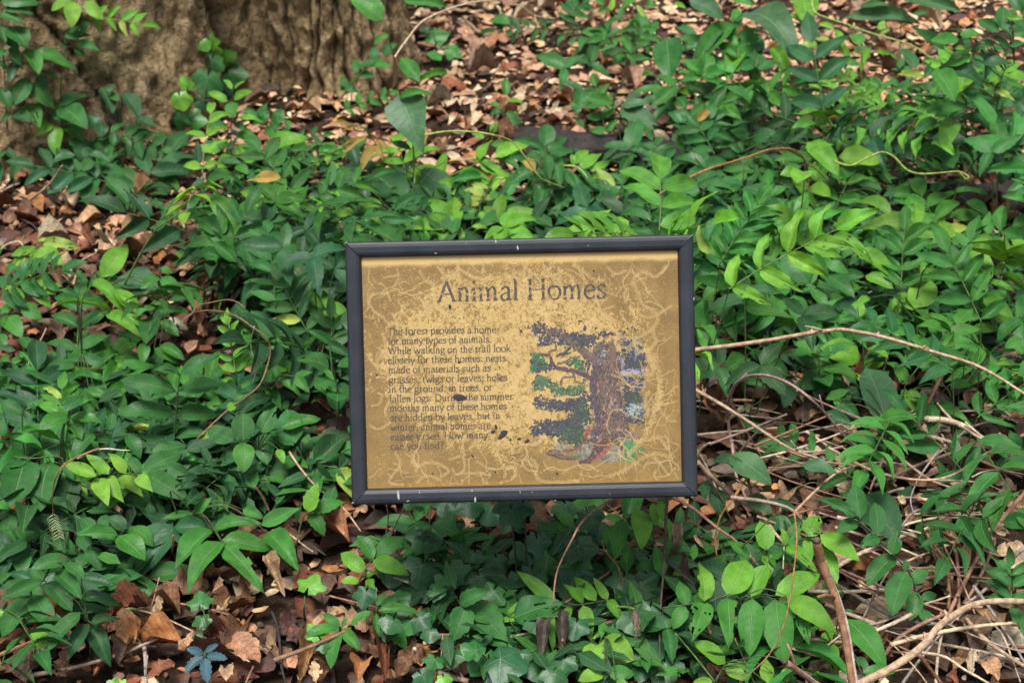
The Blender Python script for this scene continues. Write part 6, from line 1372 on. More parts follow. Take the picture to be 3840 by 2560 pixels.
# ------------------------------------------------------------------ dead stems, twigs and tendrils
TH = {'tan': (.43, .31, .21), 'pale': (.58, .46, .32), 'mauve': (.34, .22, .185), 'red': (.19, .06, .05), 'redbrown': (.31, .165, .11), 'brown': (.24, .135, .075), 'dark': (.075, .055, .045), 'grey': (.30, .24, .195), 'orange': (.30, .155, .055), 'green': (.14, .24, .055), 'lime': (.30, .38, .10), 'black': (.03, .026, .026), 'white': (.55, .50, .38)}
TWIGS = """
9|cut_stem|stem|thick brown cut stem with split bark rising from the bottom edge|brown|66|.27 .13|955,595 992,760 1060,1000 1125,1270 1195,1590
9|cut_stem|stem|short slanted cut stump at the bottom edge left of the thick cut stem|redbrown|46|.15 .10|715,1430 830,1505 960,1590
9|branch|branch|thick curved tan branch sweeping along the bottom right|tan|54|.12 .13 .10|1220,1575 1500,1440 1690,1320 1810,1170 1950,1060 2110,1012 2360,1035
9|branch|branch|long straight brown branch slanting down from the right edge|redbrown|34|.10 .05|2360,270 2150,480 2000,760 1880,1000 1825,1120
9|dead_vine|vine|dark grey stem arching over from the sign's lower right corner to the cut stem|grey|30|.16 .14 .10|365,300 560,328 760,400 870,510 935,620
9|dead_vine|vine|tan stem running down from behind the frame's lower right corner|tan|34|.14 .08 .06|130,55 260,175 400,295 560,430 700,600 910,745
9|dead_vine|vine|red brown stem slanting below the frame's right corner|redbrown|25|.12 .08|-40,318 120,390 300,520 400,590 560,755
9|dead_vine|vine|thin reddish stalk rising behind the frame's lower right corner|mauve|22|.10 .05|382,-30 405,150 450,270 510,420
9|dead_vine|vine|long tan stem sagging across the upper tangle|tan|22|.12 .10|1030,-20 1200,90 1350,160 1550,192 1750,180 1900,128 2020,50 2120,-10
9|dead_vine|vine|reddish stem crossing under the sagging tan stem|redbrown|20|.08 .08|740,-10 900,58 1050,98 1250,118 1520,108
9|dead_vine|vine|pale stem climbing from the dark arching stem towards the tangle|tan|20|.12 .08|790,420 920,310 1050,210 1200,130 1400,92 1620,98
9|dead_vine|vine|long thin tan stem reaching the right edge behind torn dark leaflets|pale|22|.08 .08|1358,582 1600,480 1900,420 2360,398
9|branch|branch|grey branch lying right of the cut stem's foot|grey|30|.05 .06|1070,915 1250,1020 1450,1120 1600,1160 1860,1195
9|dead_vine|vine|thin orange brown vine hanging in a loose curve left of the cut stem|orange|15|.22 .16 .08|780,405 800,600 785,800 755,1010 700,1220 600,1400 420,1570
9|branch|branch|bent brown branch in the dark hollow of the tangle|brown|28|.06 .05|1640,500 1720,650 1800,780 1830,950 1822,1080
9|branch|branch|second bent branch beside it in the dark hollow|redbrown|26|.07 .05|1705,540 1830,640 1880,800 1892,1000 1885,1200
9|branch|branch|reddish branch rising to the fork of the curved tan branch|redbrown|32|.04 .08|1375,1410 1480,1280 1620,1190 1815,1108
9|branch|branch|pale broken twig at the bottom right below the curved branch|pale|22|.08 .05|1670,1365 1830,1400 1950,1480 2120,1575
9|branch|branch|pale grey stick standing under the curved tan branch|pale|24|.03 .07|1760,1575 1775,1400 1800,1235
9|branch|branch|brown branch dropping from the curved tan branch to the bottom edge|brown|30|.08 .04|1650,1375 1720,1470 1800,1575
9|branch|branch|grey branch slanting from the right edge behind torn leaves|grey|28|.08 .07|2360,640 2240,770 2100,920 1940,1050
9|branch|branch|red brown branch parallel to the long straight branch|redbrown|26|.06 .05|2130,600 2080,760 2000,920 1920,1040
9|branch|branch|pale stick lying at the foot of the holed leaves|pale|26|.03 .03|700,1400 850,1385 1000,1365 1130,1335
9|branch|branch|broad pale stick at the right of the holed leaves|tan|24|.03 .03|1220,1350 1400,1345 1590,1360
9|branch|branch|reddish stick at the bottom near the fork of branches|redbrown|34|.03 .04|1230,1470 1290,1510 1340,1480 1400,1400
9|dead_vine|vine|grey stem crossing the bottom right corner|grey|24|.06 .05|1540,1570 1680,1380 1790,1240 1950,1080
9|dead_vine|vine|tan stem curling down at the far bottom right|tan|18|.06 .05|2080,1140 2200,1260 2280,1420 2330,1560
9|dead_vine|vine|mauve stem crossing the upper tangle|mauve|22|.10 .08|1460,20 1600,110 1750,190 1900,240 2100,320 2360,400
9|dead_vine|vine|thin grey hanging stem in the upper tangle|grey|15|.12 .08|1770,-10 1680,120 1620,220 1580,330 1598,430
9|dead_vine|vine|long straw coloured stem in the middle of the tangle|pale|14|.07 .07|1640,545 1780,450 1950,440 2130,380 2250,330
9|dead_vine|vine|thin tan stem running to the right edge in the upper tangle|tan|15|.08 .09|1630,190 1850,190 2050,210 2200,270 2360,320
9|dead_vine|vine|pale curling stem in the upper right of the tangle|pale|12|.10 .08|1990,170 2080,135 2200,130 2360,160
9|twig|twig|red brown forked twig beside the frame's lower corner|orange|22|.15 .12|385,290 420,215 460,170 492,140
9|twig|twig|dark drooping twig below the frame's lower corner|dark|18|.14 .06|140,75 220,180 300,300 350,420 410,520
9|twig|twig|thin brown twig looping below the forked twig|brown|12|.13 .05|485,160 490,260 520,370 560,420
9|twig|twig|thin orange loop hanging left of the bright leaflets|orange|13|.12 .05|375,320 300,420 265,560 275,700 300,760
9|dead_vine|vine|green brown young vine rising past bright leaflets with hairy tip|green|15|.06 .22|270,930 340,780 430,650 500,590 600,480 690,400
9|dead_vine|vine|thin yellow green stalk at the bottom right of centre|green|14|.05 .12|270,1575 130,1390 -10,1225
9|dead_vine|vine|second thin green stalk left of the stump|green|13|.05 .10|520,1575 450,1420 385,1270
9|twig|twig|pale thread like stem in the gap before the tangle|white|9|.08 .06|720,790 725,640 740,520
9|twig|twig|straight pale twig under the dark compound leaf|grey|15|.04 .04|1310,1040 1350,860
9|twig|twig|slender mauve twig above the torn leaflets|mauve|22|.10 .06|1400,60 1360,180 1300,340
6|dead_vine|vine|long tan stem arching from the frame to the right edge|tan|34|.22 .28 .26 .24|90,832 350,800 700,745 1000,710 1150,708 1400,755 1700,840 1950,920 2150,1020 2370,1150
6|dead_vine|vine|mauve stem bent in a tall arch right of the frame|mauve|26|.03 .20 .26 .10|395,1560 345,1300 345,1180 400,1060 500,1005 620,1010 760,1070 900,1170 1000,1280 1150,1440 1300,1540
6|dead_vine|vine|tan stem slanting down from the middle of the frame's right side|tan|27|.16 .08|90,1075 300,1200 550,1360 750,1480 960,1575
6|dead_vine|vine|purple red stem slanting behind the arched mauve stem|red|18|.14 .05|160,830 250,990 350,1180 450,1330 580,1560
6|branch|branch|brown broken branch leaning under the long tan stem|brown|32|.16 .05|1848,900 1800,1010 1720,1170 1650,1300 1600,1430
6|cut_stem|stem|pale cut stem with a clean end at the right of the tangle|pale|44|.14 .10|1672,1302 1790,1300 1900,1330 2050,1420 2200,1510 2360,1575
6|dead_vine|vine|dark thin stem lying across the arch to the right|dark|16|.06 .10 .08|430,1540 520,1430 620,1350 740,1325 900,1345 1200,1400 1500,1425 1900,1460 2160,1505
6|dead_vine|vine|short pale stem below the arch|pale|22|.06 .05|868,1388 980,1460 1120,1560
6|dead_vine|vine|mauve stem crossing behind the pale cut stem|mauve|20|.06 .09|1360,1420 1500,1280 1700,1235 2000,1225 2240,1228
6|dead_vine|vine|grey stem curving up to the right edge|grey|19|.08 .09|1680,1575 1900,1400 2050,1320 2360,1268
6|dead_vine|vine|straw stem lying low between the arch and the tangle|tan|13|.05 .05|540,1500 900,1522 1200,1550 1480,1560
6|branch|branch|dark brown knobbly branch end at the right edge|brown|60|.16 .12|2295,1050 2330,1130 2375,1230
6|dead_vine|vine|blackish green stem slanting across under the long tan stem|black|12|.08 .16|1240,1590 1500,1350 1700,1190 1960,960
6|twig|twig|small cut grey twig at the frame's lower right edge|pale|24|.10 .14|130,1560 180,1495 235,1450
6|dead_vine|vine|thin green shoot with beaded tip below the arch|green|9|.10 .16|350,1290 470,1230 540,1190 585,1148
6|twig|twig|straw twig lying among leaves at the upper right|tan|20|.05 .05|2000,80 2150,150 2360,165
6|twig|twig|tan twig with a knot in the middle of the tangle|tan|30|.07 .06|1228,1300 1310,1350 1380,1390
6|branch|branch|pale short branch left of the pale cut stem|pale|30|.06 .05|1680,1408 1780,1425 1870,1440
6|twig|twig|fine brown stem in the dark gap right of the frame|brown|14|.06 .05|130,520 260,515 360,525
8|twig|twig|brown twig arching below the sign's right half|redbrown|20|.22 .20 .12|1880,310 1740,380 1640,480 1570,600 1510,730 1475,850 1458,1045
8|dead_vine|vine|dark upright stem below the sign's lower right corner|dark|22|.20 .04|2215,300 2190,560 2165,740 2145,950 2150,1250 2165,1580
8|twig|twig|black spiny side twig off the dark upright stem|black|13|.12 .06|1940,1035 2050,1005 2135,985
8|twig|twig|black twig leaning right from the dark upright stem|black|16|.12 .12|2170,740 2260,810 2360,890
8|split_stick|stick|split orange brown stick standing at the bottom centre left|orange|46|.07 .02|590,1310 625,1430 660,1580
8|twig|twig|pale splintered twig beside the split stick|pale|24|.06 .02|512,1345 560,1410 620,1470
8|twig|twig|tan twig lying behind the toothed leaflets|orange|22|.05 .04|570,1240 680,1220 820,1225 900,1260 975,1310
8|dead_vine|vine|brown young shoot rising and bending below the sign's right half|orange|14|.05 .16|1860,1035 1885,940 1890,850 1850,750 1790,680 1755,590
8|dead_vine|vine|green vine stem running right and down from the bright ragged leaflets|green|18|.10 .06|1860,1035 1960,1045 2100,1120 2220,1200 2400,1370
8|twig|twig|thin dark twig in the lower litter below the sign|brown|12|.05 .02|860,1240 800,1400 750,1490
8|twig|twig|thin upright stalk between ivy leaves|tan|11|.05 .02|690,1230 670,1480
8|twig|twig|brown twig lying in shade at the bottom centre|brown|16|.02 .02|1330,1560 1420,1500 1520,1460
8|twig|twig|pale twig under the left part of the frame|tan|18|.05 .04|0,385 70,450 150,550
8|twig|twig|reddish upright stalk behind the light oval leaflets|redbrown|14|.04 .14|300,600 320,440 310,370
8|twig|twig|thin reddish stalk slanting beside another below the frame|redbrown|12|.04 .12|330,590 370,490 425,390
8|fallen_branch|branch|broken light brown stick at the bottom edge beside ivy|tan|44|.02 .02|660,1500 760,1525 860,1545
8|twig|twig|rusty thin stem at the bottom under ragged leaflets|redbrown|16|.10 .02|1510,1280 1540,1340 1590,1420
7|fallen_twig|twig|forked dark grey twig lying on litter at the lower left|grey|28|.04 .04|745,1275 860,1300 960,1330 1060,1335
7|fallen_twig|twig|upright grey twig standing from the litter at the bottom edge|grey|34|.04 .03|978,1340 985,1450 992,1580
7|fallen_twig|twig|black crooked twig with bark at the bottom edge|black|26|.05 .03|1830,1080 1870,1200 1890,1340 1900,1440 1940,1575
7|fallen_twig|twig|dark twig curving into the black crooked one|dark|15|.04 .04|1765,1300 1830,1345 1880,1420
7|straw_stem|stem|long straw coloured grass stem lying on the litter|tan|14|.04 .06|750,1070 900,1075 1050,1110 1300,1210 1500,1310 1690,1410
7|fallen_twig|twig|thin reddish stick at the bottom edge|redbrown|16|.04 .03|1710,1430 1650,1575
7|twig|twig|straight brown stalk under the large mid green leaflets|brown|24|.03 .14|1165,720 1160,590
7|twig|twig|thin bent twig on dark litter in the lower left|grey|12|.04 .05|770,890 880,840 960,730 1040,660 1150,600
7|straw_stem|stem|thin brown stem on dark litter below the large leaflets|brown|10|.04 .04|930,810 1010,860 1100,885 1190,888
7|straw_stem|stem|fine upright straw in the lower left litter|tan|9|.02 .08|985,1180 1030,1020 1070,860
7|fallen_twig|twig|pale twig rising in the litter left of the sign's corner|tan|18|.05 .08|1910,540 2030,610 2110,660
7|fallen_twig|twig|dark end of the pale twig left of the sign's corner|dark|18|.04 .04|2105,640 2200,690
7|dead_vine|vine|pale dry stem slanting down to the sign's lower left corner|tan|18|.10 .06|1960,10 2050,130 2130,230 2200,300
7|curved_shoot|shoot|yellow brown shoot bending down with feathery tip at the lower left|orange|13|.22 .22 .12|680,-15 520,45 420,110 370,200 350,330 355,450
7|seedling_stalk|stalk|yellow green stalk below the feathery tip|green|13|.04 .12|500,770 460,690 440,620 380,520
7|twig|twig|reddish brown stalk amid leaves left of the sign's corner|redbrown|20|.05 .10|1835,420 1790,320 1730,230
4|curling_vine|vine|brown curling vine looping in a wide arc left of the sign|brown|13|.12 .24 .30 .28|1330,1440 1540,1250 1650,1170 1760,1070 1815,930 1830,820 1790,740 1700,680 1600,610 1500,575 1400,562 1310,580 1250,625 1300,590 1335,530 1400,512 1520,490 1590,505 1650,547
4|twig|twig|short pale bare twig inside the loop of the brown vine|pale|13|.10 .22|1710,1065 1728,950 1700,800 1718,675
4|dead_vine|vine|pale green climbing stem slanting up at the left|green|15|.06 .30|820,430 900,280 1000,90 1080,10 1230,-100
4|twig|twig|green bare stalk tip above the slender compound leaf|lime|11|.14 .20|1470,620 1485,520
4|twig|twig|white rooted tip of a vine left of the lower leaves|white|13|.16 .18|520,1565 620,1515 720,1500 820,1510 880,1512
4|fallen_twig|twig|dark wet twig lying on litter at the left|black|24|.03 .04|400,400 500,345 600,300 720,225
4|dead_vine|vine|dry tan stem on litter at the far left|tan|16|.04 .06|60,1100 170,990 220,880 290,760 325,690
4|dead_vine|vine|second dry stem rising from the litter at the far left|tan|16|.03 .08|220,1160 270,1070 320,970
4|straw_stem|stem|long dry stem across litter below the tree|tan|14|.03 .04|480,280 600,200 720,160 850,140
4|straw_stem|stem|pale thin stem on litter left of the dark leaflets|pale|12|.03 .03|0,160 50,120 130,100 160,130
4|twig|twig|thin stem across litter right of the pale climbing one|brown|14|.03 .03|860,160 1050,150 1250,110 1300,80
4|dead_vine|vine|pale dry stem running beneath the round leaflets|grey|16|.08 .05|1740,1210 1850,1330 1960,1470 2040,1590
2|tendril|tendril|yellow green tendril curving from the heart leaf over the sign|lime|14|.30 .30 .22 .16|570,912 700,890 850,888 1000,905 1150,950 1230,1050 1290,1140 1350,1210 1430,1245 1515,1272
2|tendril|tendril|second shorter pale tendril looping above the sign|lime|13|.20 .20 .14|1505,1120 1590,1128 1650,1185 1700,1280 1695,1345
2|dead_vine|vine|blurred straw vine arching over the litter near the top|pale|13|.30 .30 .20|370,380 430,290 540,150 680,80 850,30 1000,5 1130,5 1230,50 1310,105 1450,130
2|fallen_branch|branch|grey brown stick lying aslant on the bright litter|tan|26|.02 .03|1370,575 1440,470 1540,390 1620,320
2|fallen_branch|branch|broken flat stick on the bright litter|pale|34|.02 .02|1100,235 1200,205 1340,185
2|fallen_branch|branch|short tan stick lying left of the middle of the bright litter|tan|22|.02 .02|840,140 880,190 910,220
2|twig|twig|thin curved twig against the charred log|grey|14|.10 .04|1515,770 1480,830 1495,910
2|dead_vine|vine|dark red stalk rising behind the top of the sign|redbrown|18|.02 .14|1065,1080 1090,970 1110,860
2|dead_vine|vine|yellow green stem curving by the right flank of the trunk|green|14|.04 .16|0,670 70,570 150,480 230,445
2|dead_vine|vine|green stem slanting above the right corner of the sign|green|20|.05 .16|1790,1568 1900,1480 2000,1420 2120,1340
2|dead_vine|vine|orange brown stem rising to the right above the sign|orange|16|.14 .18|2110,1345 2230,1270 2360,1205
2|dead_vine|vine|thin pale stalk leaning behind the pale young leaves|green|11|.04 .14|880,1530 920,1430 950,1360
2|dead_vine|vine|green stem bending left above the sign|green|13|.04 .14|350,1480 430,1360 485,1250 490,1050
2|fallen_branch|branch|dark purple stick end on the left of the charred log|dark|20|.05 .03|1190,850 1250,900 1300,950
3|dead_vine|vine|long yellow stem crossing the litter at the top right|lime|15|.24 .26 .20|910,-10 930,80 1000,120 1150,165 1350,235 1580,300 1690,370 1760,410
3|leafless_vine|vine|orange brown vine arching up in the middle of the right side|orange|17|.16 .22 .18 .06|-10,1260 200,1150 350,1090 480,1050 620,1020 770,1012 850,1070 878,1200 845,1440
3|tendril|tendril|pale curly tendril with a looped end at the right|lime|15|.22 .24 .22|1060,1090 1110,1110 1190,1118 1300,1060 1390,1025 1480,1065 1560,1150 1650,1175 1800,1165 1900,1160 1965,1195 1945,1208 1910,1168
3|dead_vine|vine|pale green stalk rising left of the bright green leaves|green|15|.05 .14|660,1310 700,1200 720,1100
3|dead_vine|vine|thin green stalk under the stacked oval leaflets|green|15|.05 .14|600,1310 660,1200 720,1090
3|dead_vine|vine|brown leaning stem base of the bush at the right|brown|26|.03 .10|1700,1568 1830,1400 1920,1230 2000,1100
3|dead_vine|vine|faint green stem leaning in the blurred upper right|green|13|.14 .05|620,560 680,650 740,730
1|dead_vine|vine|dry tan root stem curving down the foot of the trunk|tan|20|.03 .14|190,1360 290,1290 360,1210 410,1130
1|dead_vine|vine|grey twig at the left edge under the trunk|grey|18|.03 .04|0,1280 60,1250 120,1230
1|dead_vine|vine|pale green stalk rising between lime and dark leaves|green|13|.04 .16|1980,1200 2100,1120 2220,1050 2343,985
1|dead_vine|vine|pale stem climbing up from the heart leaves|green|13|.06 .18|1080,1560 1190,1450 1290,1340 1400,1270
1|straw_stem|stem|thin straw on the trunk above the ivy|pale|9|.34 .46|1395,385 1408,250 1400,80
1|fallen_twig|twig|dark thin twig lying on litter at the left below the trunk|dark|13|.03 .03|10,1430 200,1500 260,1568
"""
def knots(g, line, r, rng, n):
    for _ in range(n):
        i = rng.randint(1, len(line) - 2)
        d = Vector((rng.uniform(-1, 1), rng.uniform(-1, 1), rng.uniform(.1, 1))).normalized()
        l = rng.choice((1.9, 1.9, 4., 9.))
        tube(g, [line[i], line[i] + d * r * l * .6, line[i] + d * r * l + UP * r * rng.uniform(-1, 1)], r * (.75 if l < 3 else .5), r * .3, 5)

def build_twigs():
    rng = random.Random(31)
    grp = {'vine': 'dead and climbing vine stems', 'branch': 'bare branches', 'twig': 'thin twigs', 'stem': 'stems', 'tendril': 'tendrils'}
    for ln in TWIGS.strip().splitlines():
        reg, name, cat, label, hue, w, hs_, pts = [q.strip() for q in ln.split('|')]
        P = [tuple(map(float, q.split(','))) for q in pts.split()]
        hs_ = [float(q) for q in hs_.split()]
        W3 = []
        for i, (x, y) in enumerate(P):
            k = i / (len(P) - 1) * (len(hs_) - 1); j = min(int(k), len(hs_) - 2)
            h = hs_[j] + (hs_[j + 1] - hs_[j]) * (k - j) if len(hs_) > 1 else hs_[0]
            X, Y = px(reg, x, y)
            p = at(X, Y, h)
            sx, sy = SL(X, Y)                       # keep clear of the sign
            if abs(sx) < SW / 2 + .01 and abs(sy) < SH / 2 + .01:
                q = SINV @ p
                if q.z > -.03: p = C0 + ray(X, Y) * 1.66
            if 'trunk above' in label:
                hit = TRUNK.ray_cast(C0, ray(X, Y).normalized())
                if hit[0]: p = hit[0] - ray(X, Y).normalized() * .01
            W3.append(p)
        line = spline(W3, 6)
        for i in range(len(line)):
            q = line[i] * 9
            line[i] = line[i] + Vector((noise.noise(q), noise.noise(q + Vector((9, 0, 0))), noise.noise(q + Vector((0, 9, 0))))) * (.007 if float(w) > 15 else .003)
        d = sum(depth(p) for p in line) / len(line)
        r = float(w) * F * K * d * .5
        taper = .8 if cat in ('branch', 'stem', 'stick') else .55
        b = line[0].copy(); loc = [p - b for p in line]
        g = Geo()
        tube(g, loc, r, r * taper, 8 if r > .004 else 6, .07, rng)
        if r > .0025: knots(g, loc, r, rng, max(2, len(loc) // 9))
        me = g.mesh(name, M_STEM)
        if name in ('cut_stem', 'split_stick'):
            e = link(name, None, None, Matrix.Translation(b)); e.empty_display_size = .05
            link('bark', me, e, Matrix.Translation(b), jit(TH[hue], rng, .08))
            ax = (loc[0] - loc[1]).normalized()
            c = Geo(); tube(c, [ax * .0005, ax * .0025, ax * .004], r * .93, r * .55, 9, .15, rng)
            link('cut_end', c.mesh('cut_end', M_STEM), e, Matrix.Translation(b), (.10, .065, .05) if 'thick' in label else (.42, .31, .19))
            if 'thick' in label:
                c = Geo(); s = cam.matrix_basis.to_3x3() @ Vector((1, 0, .2))
                tube(c, [p + s.normalized() * r * .80 for p in loc[len(loc) // 5:]], r * .16, r * .42, 6, .12, rng)
                link('split_strip', c.mesh('split_strip', M_STEM), e, Matrix.Translation(b), (.42, .35, .30))
            o = e
        elif 'feathery' in label:
            e = link(name, None, None, Matrix.Translation(b))
            link('stem', me, e, Matrix.Translation(b), jit(TH[hue], rng, .08))
            c = Geo(); end = loc[-1]
            for k in range(10):
                s = -1 if k % 2 else 1
                q = end + Vector((0, 0, .006 - .0024 * k))
                tube(c, [q, q + Vector((s * .006, -.002, -.003)), q + Vector((s * .008, -.003, -.008))], .0006, .0003, 4)
            link('feathery_tip', c.mesh('feathery_tip', M_STEM), e, Matrix.Translation(b), (.42, .48, .26))
            o = e
        else:
            o = link(name, me, None, Matrix.Translation(b), jit(TH[hue], rng, .08))
        tag(o, label, cat, grp.get(cat))
    # loose thin stems filling the tangle
    zone = [((2900, 1650, 3840, 2050), 34), ((3200, 2000, 3840, 2560), 34), ((2950, 2200, 3400, 2560), 14), ((2650, 1350, 3100, 1750), 12), ((1350, 1950, 2500, 2500), 8), ((0, 2250, 1300, 2560), 7)]
    text = ['thin dry stem tangled in the upper heap at the right', 'thin dry stem tangled in the lower right heap', 'thin dry stem near the foot of the thick cut stem', 'thin dry stem in the dark gap right of the frame', 'thin dry stem amid ivy below the sign', 'thin dry stem on litter at the lower left']
    for ((xa, ya, xb, yb), N), lab in zip(zone, text):
        for _ in range(N):
            x, y = rng.uniform(xa, xb), rng.uniform(ya, yb)
            a = rng.uniform(-.5, .6) if rng.random() < .65 else rng.uniform(0, 3.1)
            l = rng.uniform(150, 520); bend = rng.uniform(-.5, .5)
            P = []
            h0, h1 = rng.uniform(.02, .09), rng.uniform(.02, .09)
            for k in range(5):
                t = k / 4 - .5
                P.append(at(x + math.cos(a + bend * t) * l * t, y + math.sin(a + bend * t) * l * t * .8 + bend * 60 * math.cos(t * 3), h0 + (h1 - h0) * k / 4))
            line = spline(P, 4); b = line[0].copy()
            r = rng.choice((.0011, .0014, .0018, .0022, .003))
            g = Geo(); tube(g, [p - b for p in line], r, r * .7, 5, .1, rng)
            hn = rng.choice(('tan', 'pale', 'mauve', 'redbrown', 'grey', 'brown'))
            o = link('dry_stem', g.mesh('dry_stem', M_STEM), None, Matrix.Translation(b), jit(TH[hn], rng, .12))
            tag(o, whereabouts(f'thin {"reddish brown" if hn == "redbrown" else hn} dry stem', line[len(line) // 2]), 'dry stem', lab.replace('thin dry stem', 'thin dry stems'))
build_twigs()
# ------------------------------------------------------------------ the rest of the undergrowth
def inside(x, y, poly):
    c = False
    for i in range(len(poly)):
        (x1, y1), (x2, y2) = poly[i - 1], poly[i]
        if (y1 > y) != (y2 > y) and x < (x2 - x1) * (y - y1) / (y2 - y1) + x1: c = not c
    return c

ZONES = [   # root area in the photograph, number of plants, hues, where, hmin, hmax
    ([(700, 560), (1250, 520), (1900, 720), (2560, 640), (2600, 1000), (1300, 1000), (900, 900)], 32, 'DDVGGGBL', 'in the dense undergrowth above the sign', .10, .27),
    ([(2500, 500), (3000, 330), (3400, 420), (3450, 800), (3100, 1000), (2620, 1050)], 24, 'DVGGDGBL', 'in the thicket at the upper right', .13, .34),
    ([(2640, 950), (3400, 900), (3500, 1250), (3000, 1350), (2660, 1200)], 18, 'DGGBV', 'in the thicket right of the frame', .10, .27),
    ([(3350, 250), (3840, 150), (3840, 620), (3450, 560)], 9, 'DDG', 'at the right edge of the upper litter', .10, .22),
    ([(3300, 900), (3840, 850), (3840, 1450), (3350, 1330)], 14, 'DGGB', 'at the right edge of the thicket', .10, .28),
    ([(650, 900), (1270, 900), (1280, 1500), (1000, 1450), (900, 1200)], 13, 'DDGBV', 'close to the left side of the frame', .08, .18),
    ([(0, 1300), (500, 1350), (1000, 1450), (1290, 1650), (1280, 1900), (700, 1900), (0, 1950)], 20, 'DDVG', 'in the carpet of leaves at the lower left', .04, .10),
    ([(0, 250), (350, 420), (520, 700), (0, 620)], 9, 'DVD', 'against the foot of the trunk at the upper left', .04, .08),
    ([(1350, 2000), (2600, 1950), (2650, 2500), (1900, 2540), (1500, 2250)], 7, 'VDD', 'low in the shade below the sign', .03, .07),
    ([(2600, 1950), (3000, 1900), (3050, 2500), (2550, 2540)], 7, 'DGV', 'low between the bright leaflets at the lower right', .03, .07),
    ([(0, 2050), (500, 2050), (450, 2300), (0, 2350)], 6, 'DVD', 'low at the lower left edge', .03, .07),
    ([(2050, 60), (2600, 60), (2700, 420), (2300, 480)], 6, 'GDG', 'thin on the bright litter near the top', .05, .12),
    ([(1980, 570), (2720, 560), (2720, 650), (1980, 650)], 9, 'DGD', 'in front of the charred log', .08, .17),
    ([(2500, 150), (3300, 90), (3840, 90), (3840, 420), (2750, 430)], 14, 'DGGDB', 'tall on the litter at the upper right', .12, .30),
    ([(3080, 1480), (3800, 1480), (3800, 1900), (3250, 1850)], 5, 'DGD', 'growing through the tangle of stems', .06, .15),
    ([(-900, 900), (-40, 900), (-40, 2300), (-900, 2300)], 10, 'DDG', 'on the ground further left', .06, .16),
    ([(3880, 200), (4700, 200), (4700, 1700), (3880, 1700)], 10, 'DGB', 'on the ground further right', .08, .2),
]
LOW = [(1300, 480, 1780, 1100), (1780, 600, 2250, 1000), (2700, 600, 3750, 1050), (600, 1150, 1100, 1600)]     # only low plants before the vines that stand clear

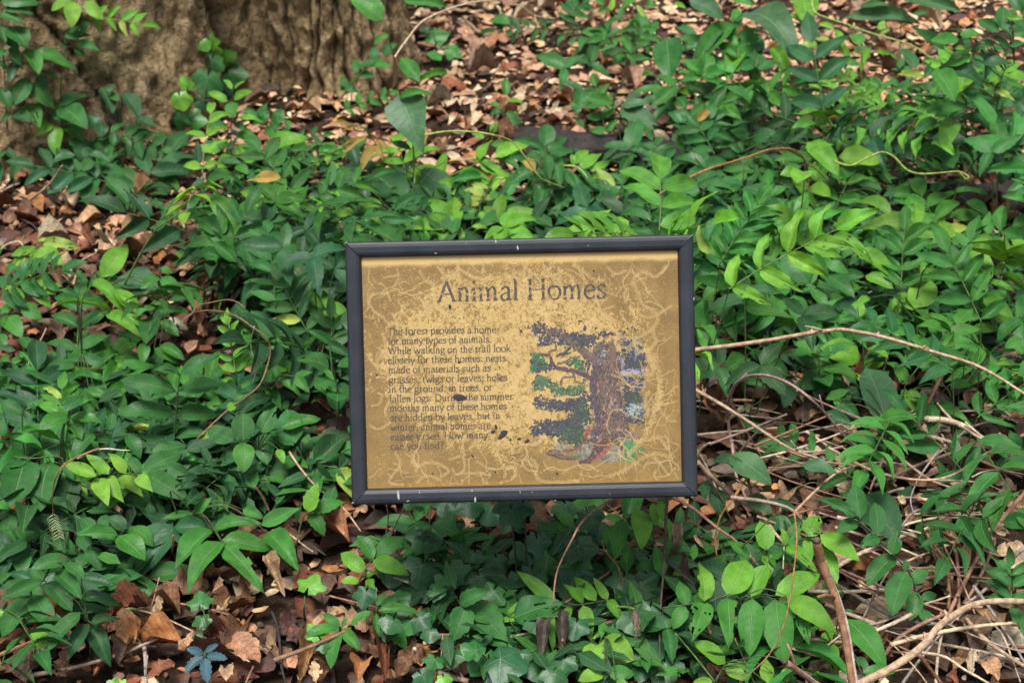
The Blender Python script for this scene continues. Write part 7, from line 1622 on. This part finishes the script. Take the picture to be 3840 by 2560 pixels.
def build_fill():
    rng = random.Random(101)
    for poly, N, hues, where, h0, h1 in ZONES:
        xs, ys = [p[0] for p in poly], [p[1] for p in poly]
        N = max(2, round(N * .6)); n = 0
        while n < N:
            X, Y = rng.uniform(min(xs), max(xs)), rng.uniform(min(ys), max(ys))
            if not inside(X, Y, poly): continue
            n += 1
            H = rng.uniform(h0, h1)
            if any(a <= X <= c_ and b_ <= Y <= d_ for a, b_, c_, d_ in LOW): H = min(H, .075)
            c = at(X, Y, H)
            rp = Vector((c.x, c.y, gz(c.x, c.y)))
            hk = rng.choice(hues); hue = HUE[hk]
            big = rng.random() < .72
            kind = 'compound' if big else 'simple'
            col = 'dark' if hue[1] < .12 else ('lime' if hue[0] > .1 else ('bright' if hue[0] > .05 else 'mid'))
            lab = whereabouts(f'{col} green plant with {"paired leaflets" if big else "oval leaves"}', c, 9)
            e = empty('vine_plant' if big else 'seedling', rp, lab, 'plant' if big else 'seedling', f'plants {where}')
            g = Geo()
            a0 = rng.uniform(0, 6.28)
            if big:
                nl = rng.randint(2, 4)
                form = rng.choices(('pinnate', 'palmate', 'three'), (.72, .16, .12))[0]
                shp = rng.choice('oooks') if form != 'three' else 't'
                for k in range(nl):
                    a = a0 + k * 6.28 / nl + rng.uniform(-.5, .5)
                    el = rng.uniform(.1, .8) if H > .1 else rng.uniform(.05, .5)
                    d = Vector((math.cos(a) * math.cos(el), math.sin(a) * math.cos(el), math.sin(el)))
                    b = rp + UP * H * rng.uniform(.45, .9) + d * rng.uniform(.01, .05)
                    nn = (UP * .8 + (C0 - b).normalized() * .6 + Vector((rng.uniform(-.3, .3), rng.uniform(-.3, .3), 0))).normalized()
                    hc = jit(hue, rng, .24)
                    if form == 'pinnate':
                        L = rng.uniform(.10, .19)
                        tip = b + d * L - UP * L * .15
                        nn = (nn - d * nn.dot(d)).normalized()
                        pairs, ll = rng.choice(((5, .050), (4, .060), (4, .068), (3, .078), (6, .047)))
                        if hk in 'LY': ll *= .7
                        compound(e, b, tip, nn, pairs, ll, hc, rng, wr=rng.uniform(.34, .46), droop=.18, shape=shp)
                    else:
                        x = d - nn * d.dot(nn); x.normalize(); y = nn.cross(x)
                        b = b + d * .03
                        angs = (-110, -55, 0, 55, 110) if form == 'palmate' else (-100, 0, 100)
                        for q in angs:
                            q += rng.uniform(-9, 9)
                            dd = (x * math.cos(R(q)) + y * math.sin(R(q)) - nn * .15).normalized()
                            l = (.68 if hk in 'LY' else 1) * rng.uniform(.06, .085) * (1 - abs(q) / 420)
                            put_leaf(e, b, b + dd * l, (nn + Vector((rng.uniform(-.2, .2), rng.uniform(-.2, .2), 0))).normalized(), rng.uniform(.40, .55), jit(hc, rng), 'r' if rng.random() < .12 else shp, rng)
                    petiole(g, rp, b, rp, .0011, .1)
            else:
                top = rp + UP * H + Vector((rng.uniform(-.03, .03), rng.uniform(-.03, .03), 0))
                line = spline([rp, rp.lerp(top, .5) + Vector((.01, 0, 0)), top], 4)
                tube(g, [p - rp for p in line], .0014, .0008, 5)
                for k in range(rng.randint(5, 9)):
                    p = line[rng.randint(len(line) // 3, len(line) - 1)]
                    a = a0 + k * 2.4
                    d = Vector((math.cos(a), math.sin(a), rng.uniform(-.1, .5))).normalized()
                    nn = face_normal(p, rng, .8, .3, .3); nn = (nn - d * nn.dot(d)).normalized()
                    put_leaf(e, p + d * .006, p + d * rng.uniform(.035, .07), nn, rng.uniform(.5, .75), jit(hue, rng, .2), rng.choice('sssur'), rng)
            link('stem', g.mesh('stem', M_STEM), e, Matrix.Translation(rp), jit((.06, .10, .035), rng))
build_fill()

def build_ground_cover():
    """small leaves low in the shade that nobody could count"""
    rs = np.random.RandomState(5)
    T0 = np.array([(0, 0, 0), (-.19, .3, .05), (0, .33, 0), (.19, .3, .05), (-.15, .68, .04), (0, .7, .0), (.15, .68, .04), (0, 1, -.05)])
    F0 = np.array([(0, 2, 1, 1), (0, 3, 2, 2)])
    tri = [(0, 2, 1), (0, 3, 2), (1, 2, 5), (1, 5, 4), (2, 3, 6), (2, 6, 5), (4, 5, 7), (5, 6, 7)]
    UV0 = np.stack([T0[:, 0] / .5 + .5, T0[:, 1]], 1)
    V, C, FF, UV = [], [], [], []
    off = 0
    dens = [1000, 640, 500, 110, 330, 380, 480, 70, 260, 110, 60, 20, 40, 60, 30, 300, 300]
    for (poly, N, hues, where, h0, h1), M in zip(ZONES, dens):
        xs, ys = [p[0] for p in poly], [p[1] for p in poly]
        n = 0
        while n < M:
            X, Y = rs.uniform(min(xs), max(xs)), rs.uniform(min(ys), max(ys))
            if not inside(X, Y, poly): continue
            n += 1
            p = at(X, Y, rs.uniform(.03, .085))
            s = rs.uniform(.026, .056)
            Rm = np.array(Matrix.Rotation(rs.uniform(0, 6.28), 3, 'Z') @ Matrix.Rotation(rs.normal(0, .4), 3, 'X') @ Matrix.Rotation(rs.normal(0, .35), 3, 'Y'))
            T = (T0 * s) @ Rm.T + np.array(p)
            c = np.array(HUE['DDVVGV'[rs.randint(6)]]) * rs.uniform(.75, 1.2)
            V.append(T); C.append(np.repeat(c[None], 8, 0)); UV.append(UV0)
            FF += [tuple(i + off for i in f) for f in tri]; off += 8
    me = mesh('ground_cover', np.concatenate(V).tolist(), FF, M_UNDER, cols=np.concatenate(C).tolist(), uvs=np.concatenate(UV))
    tag(link('ground_cover', me), 'low dark green ground cover in the shade between the plants', 'ground cover', kind='stuff')
build_ground_cover()
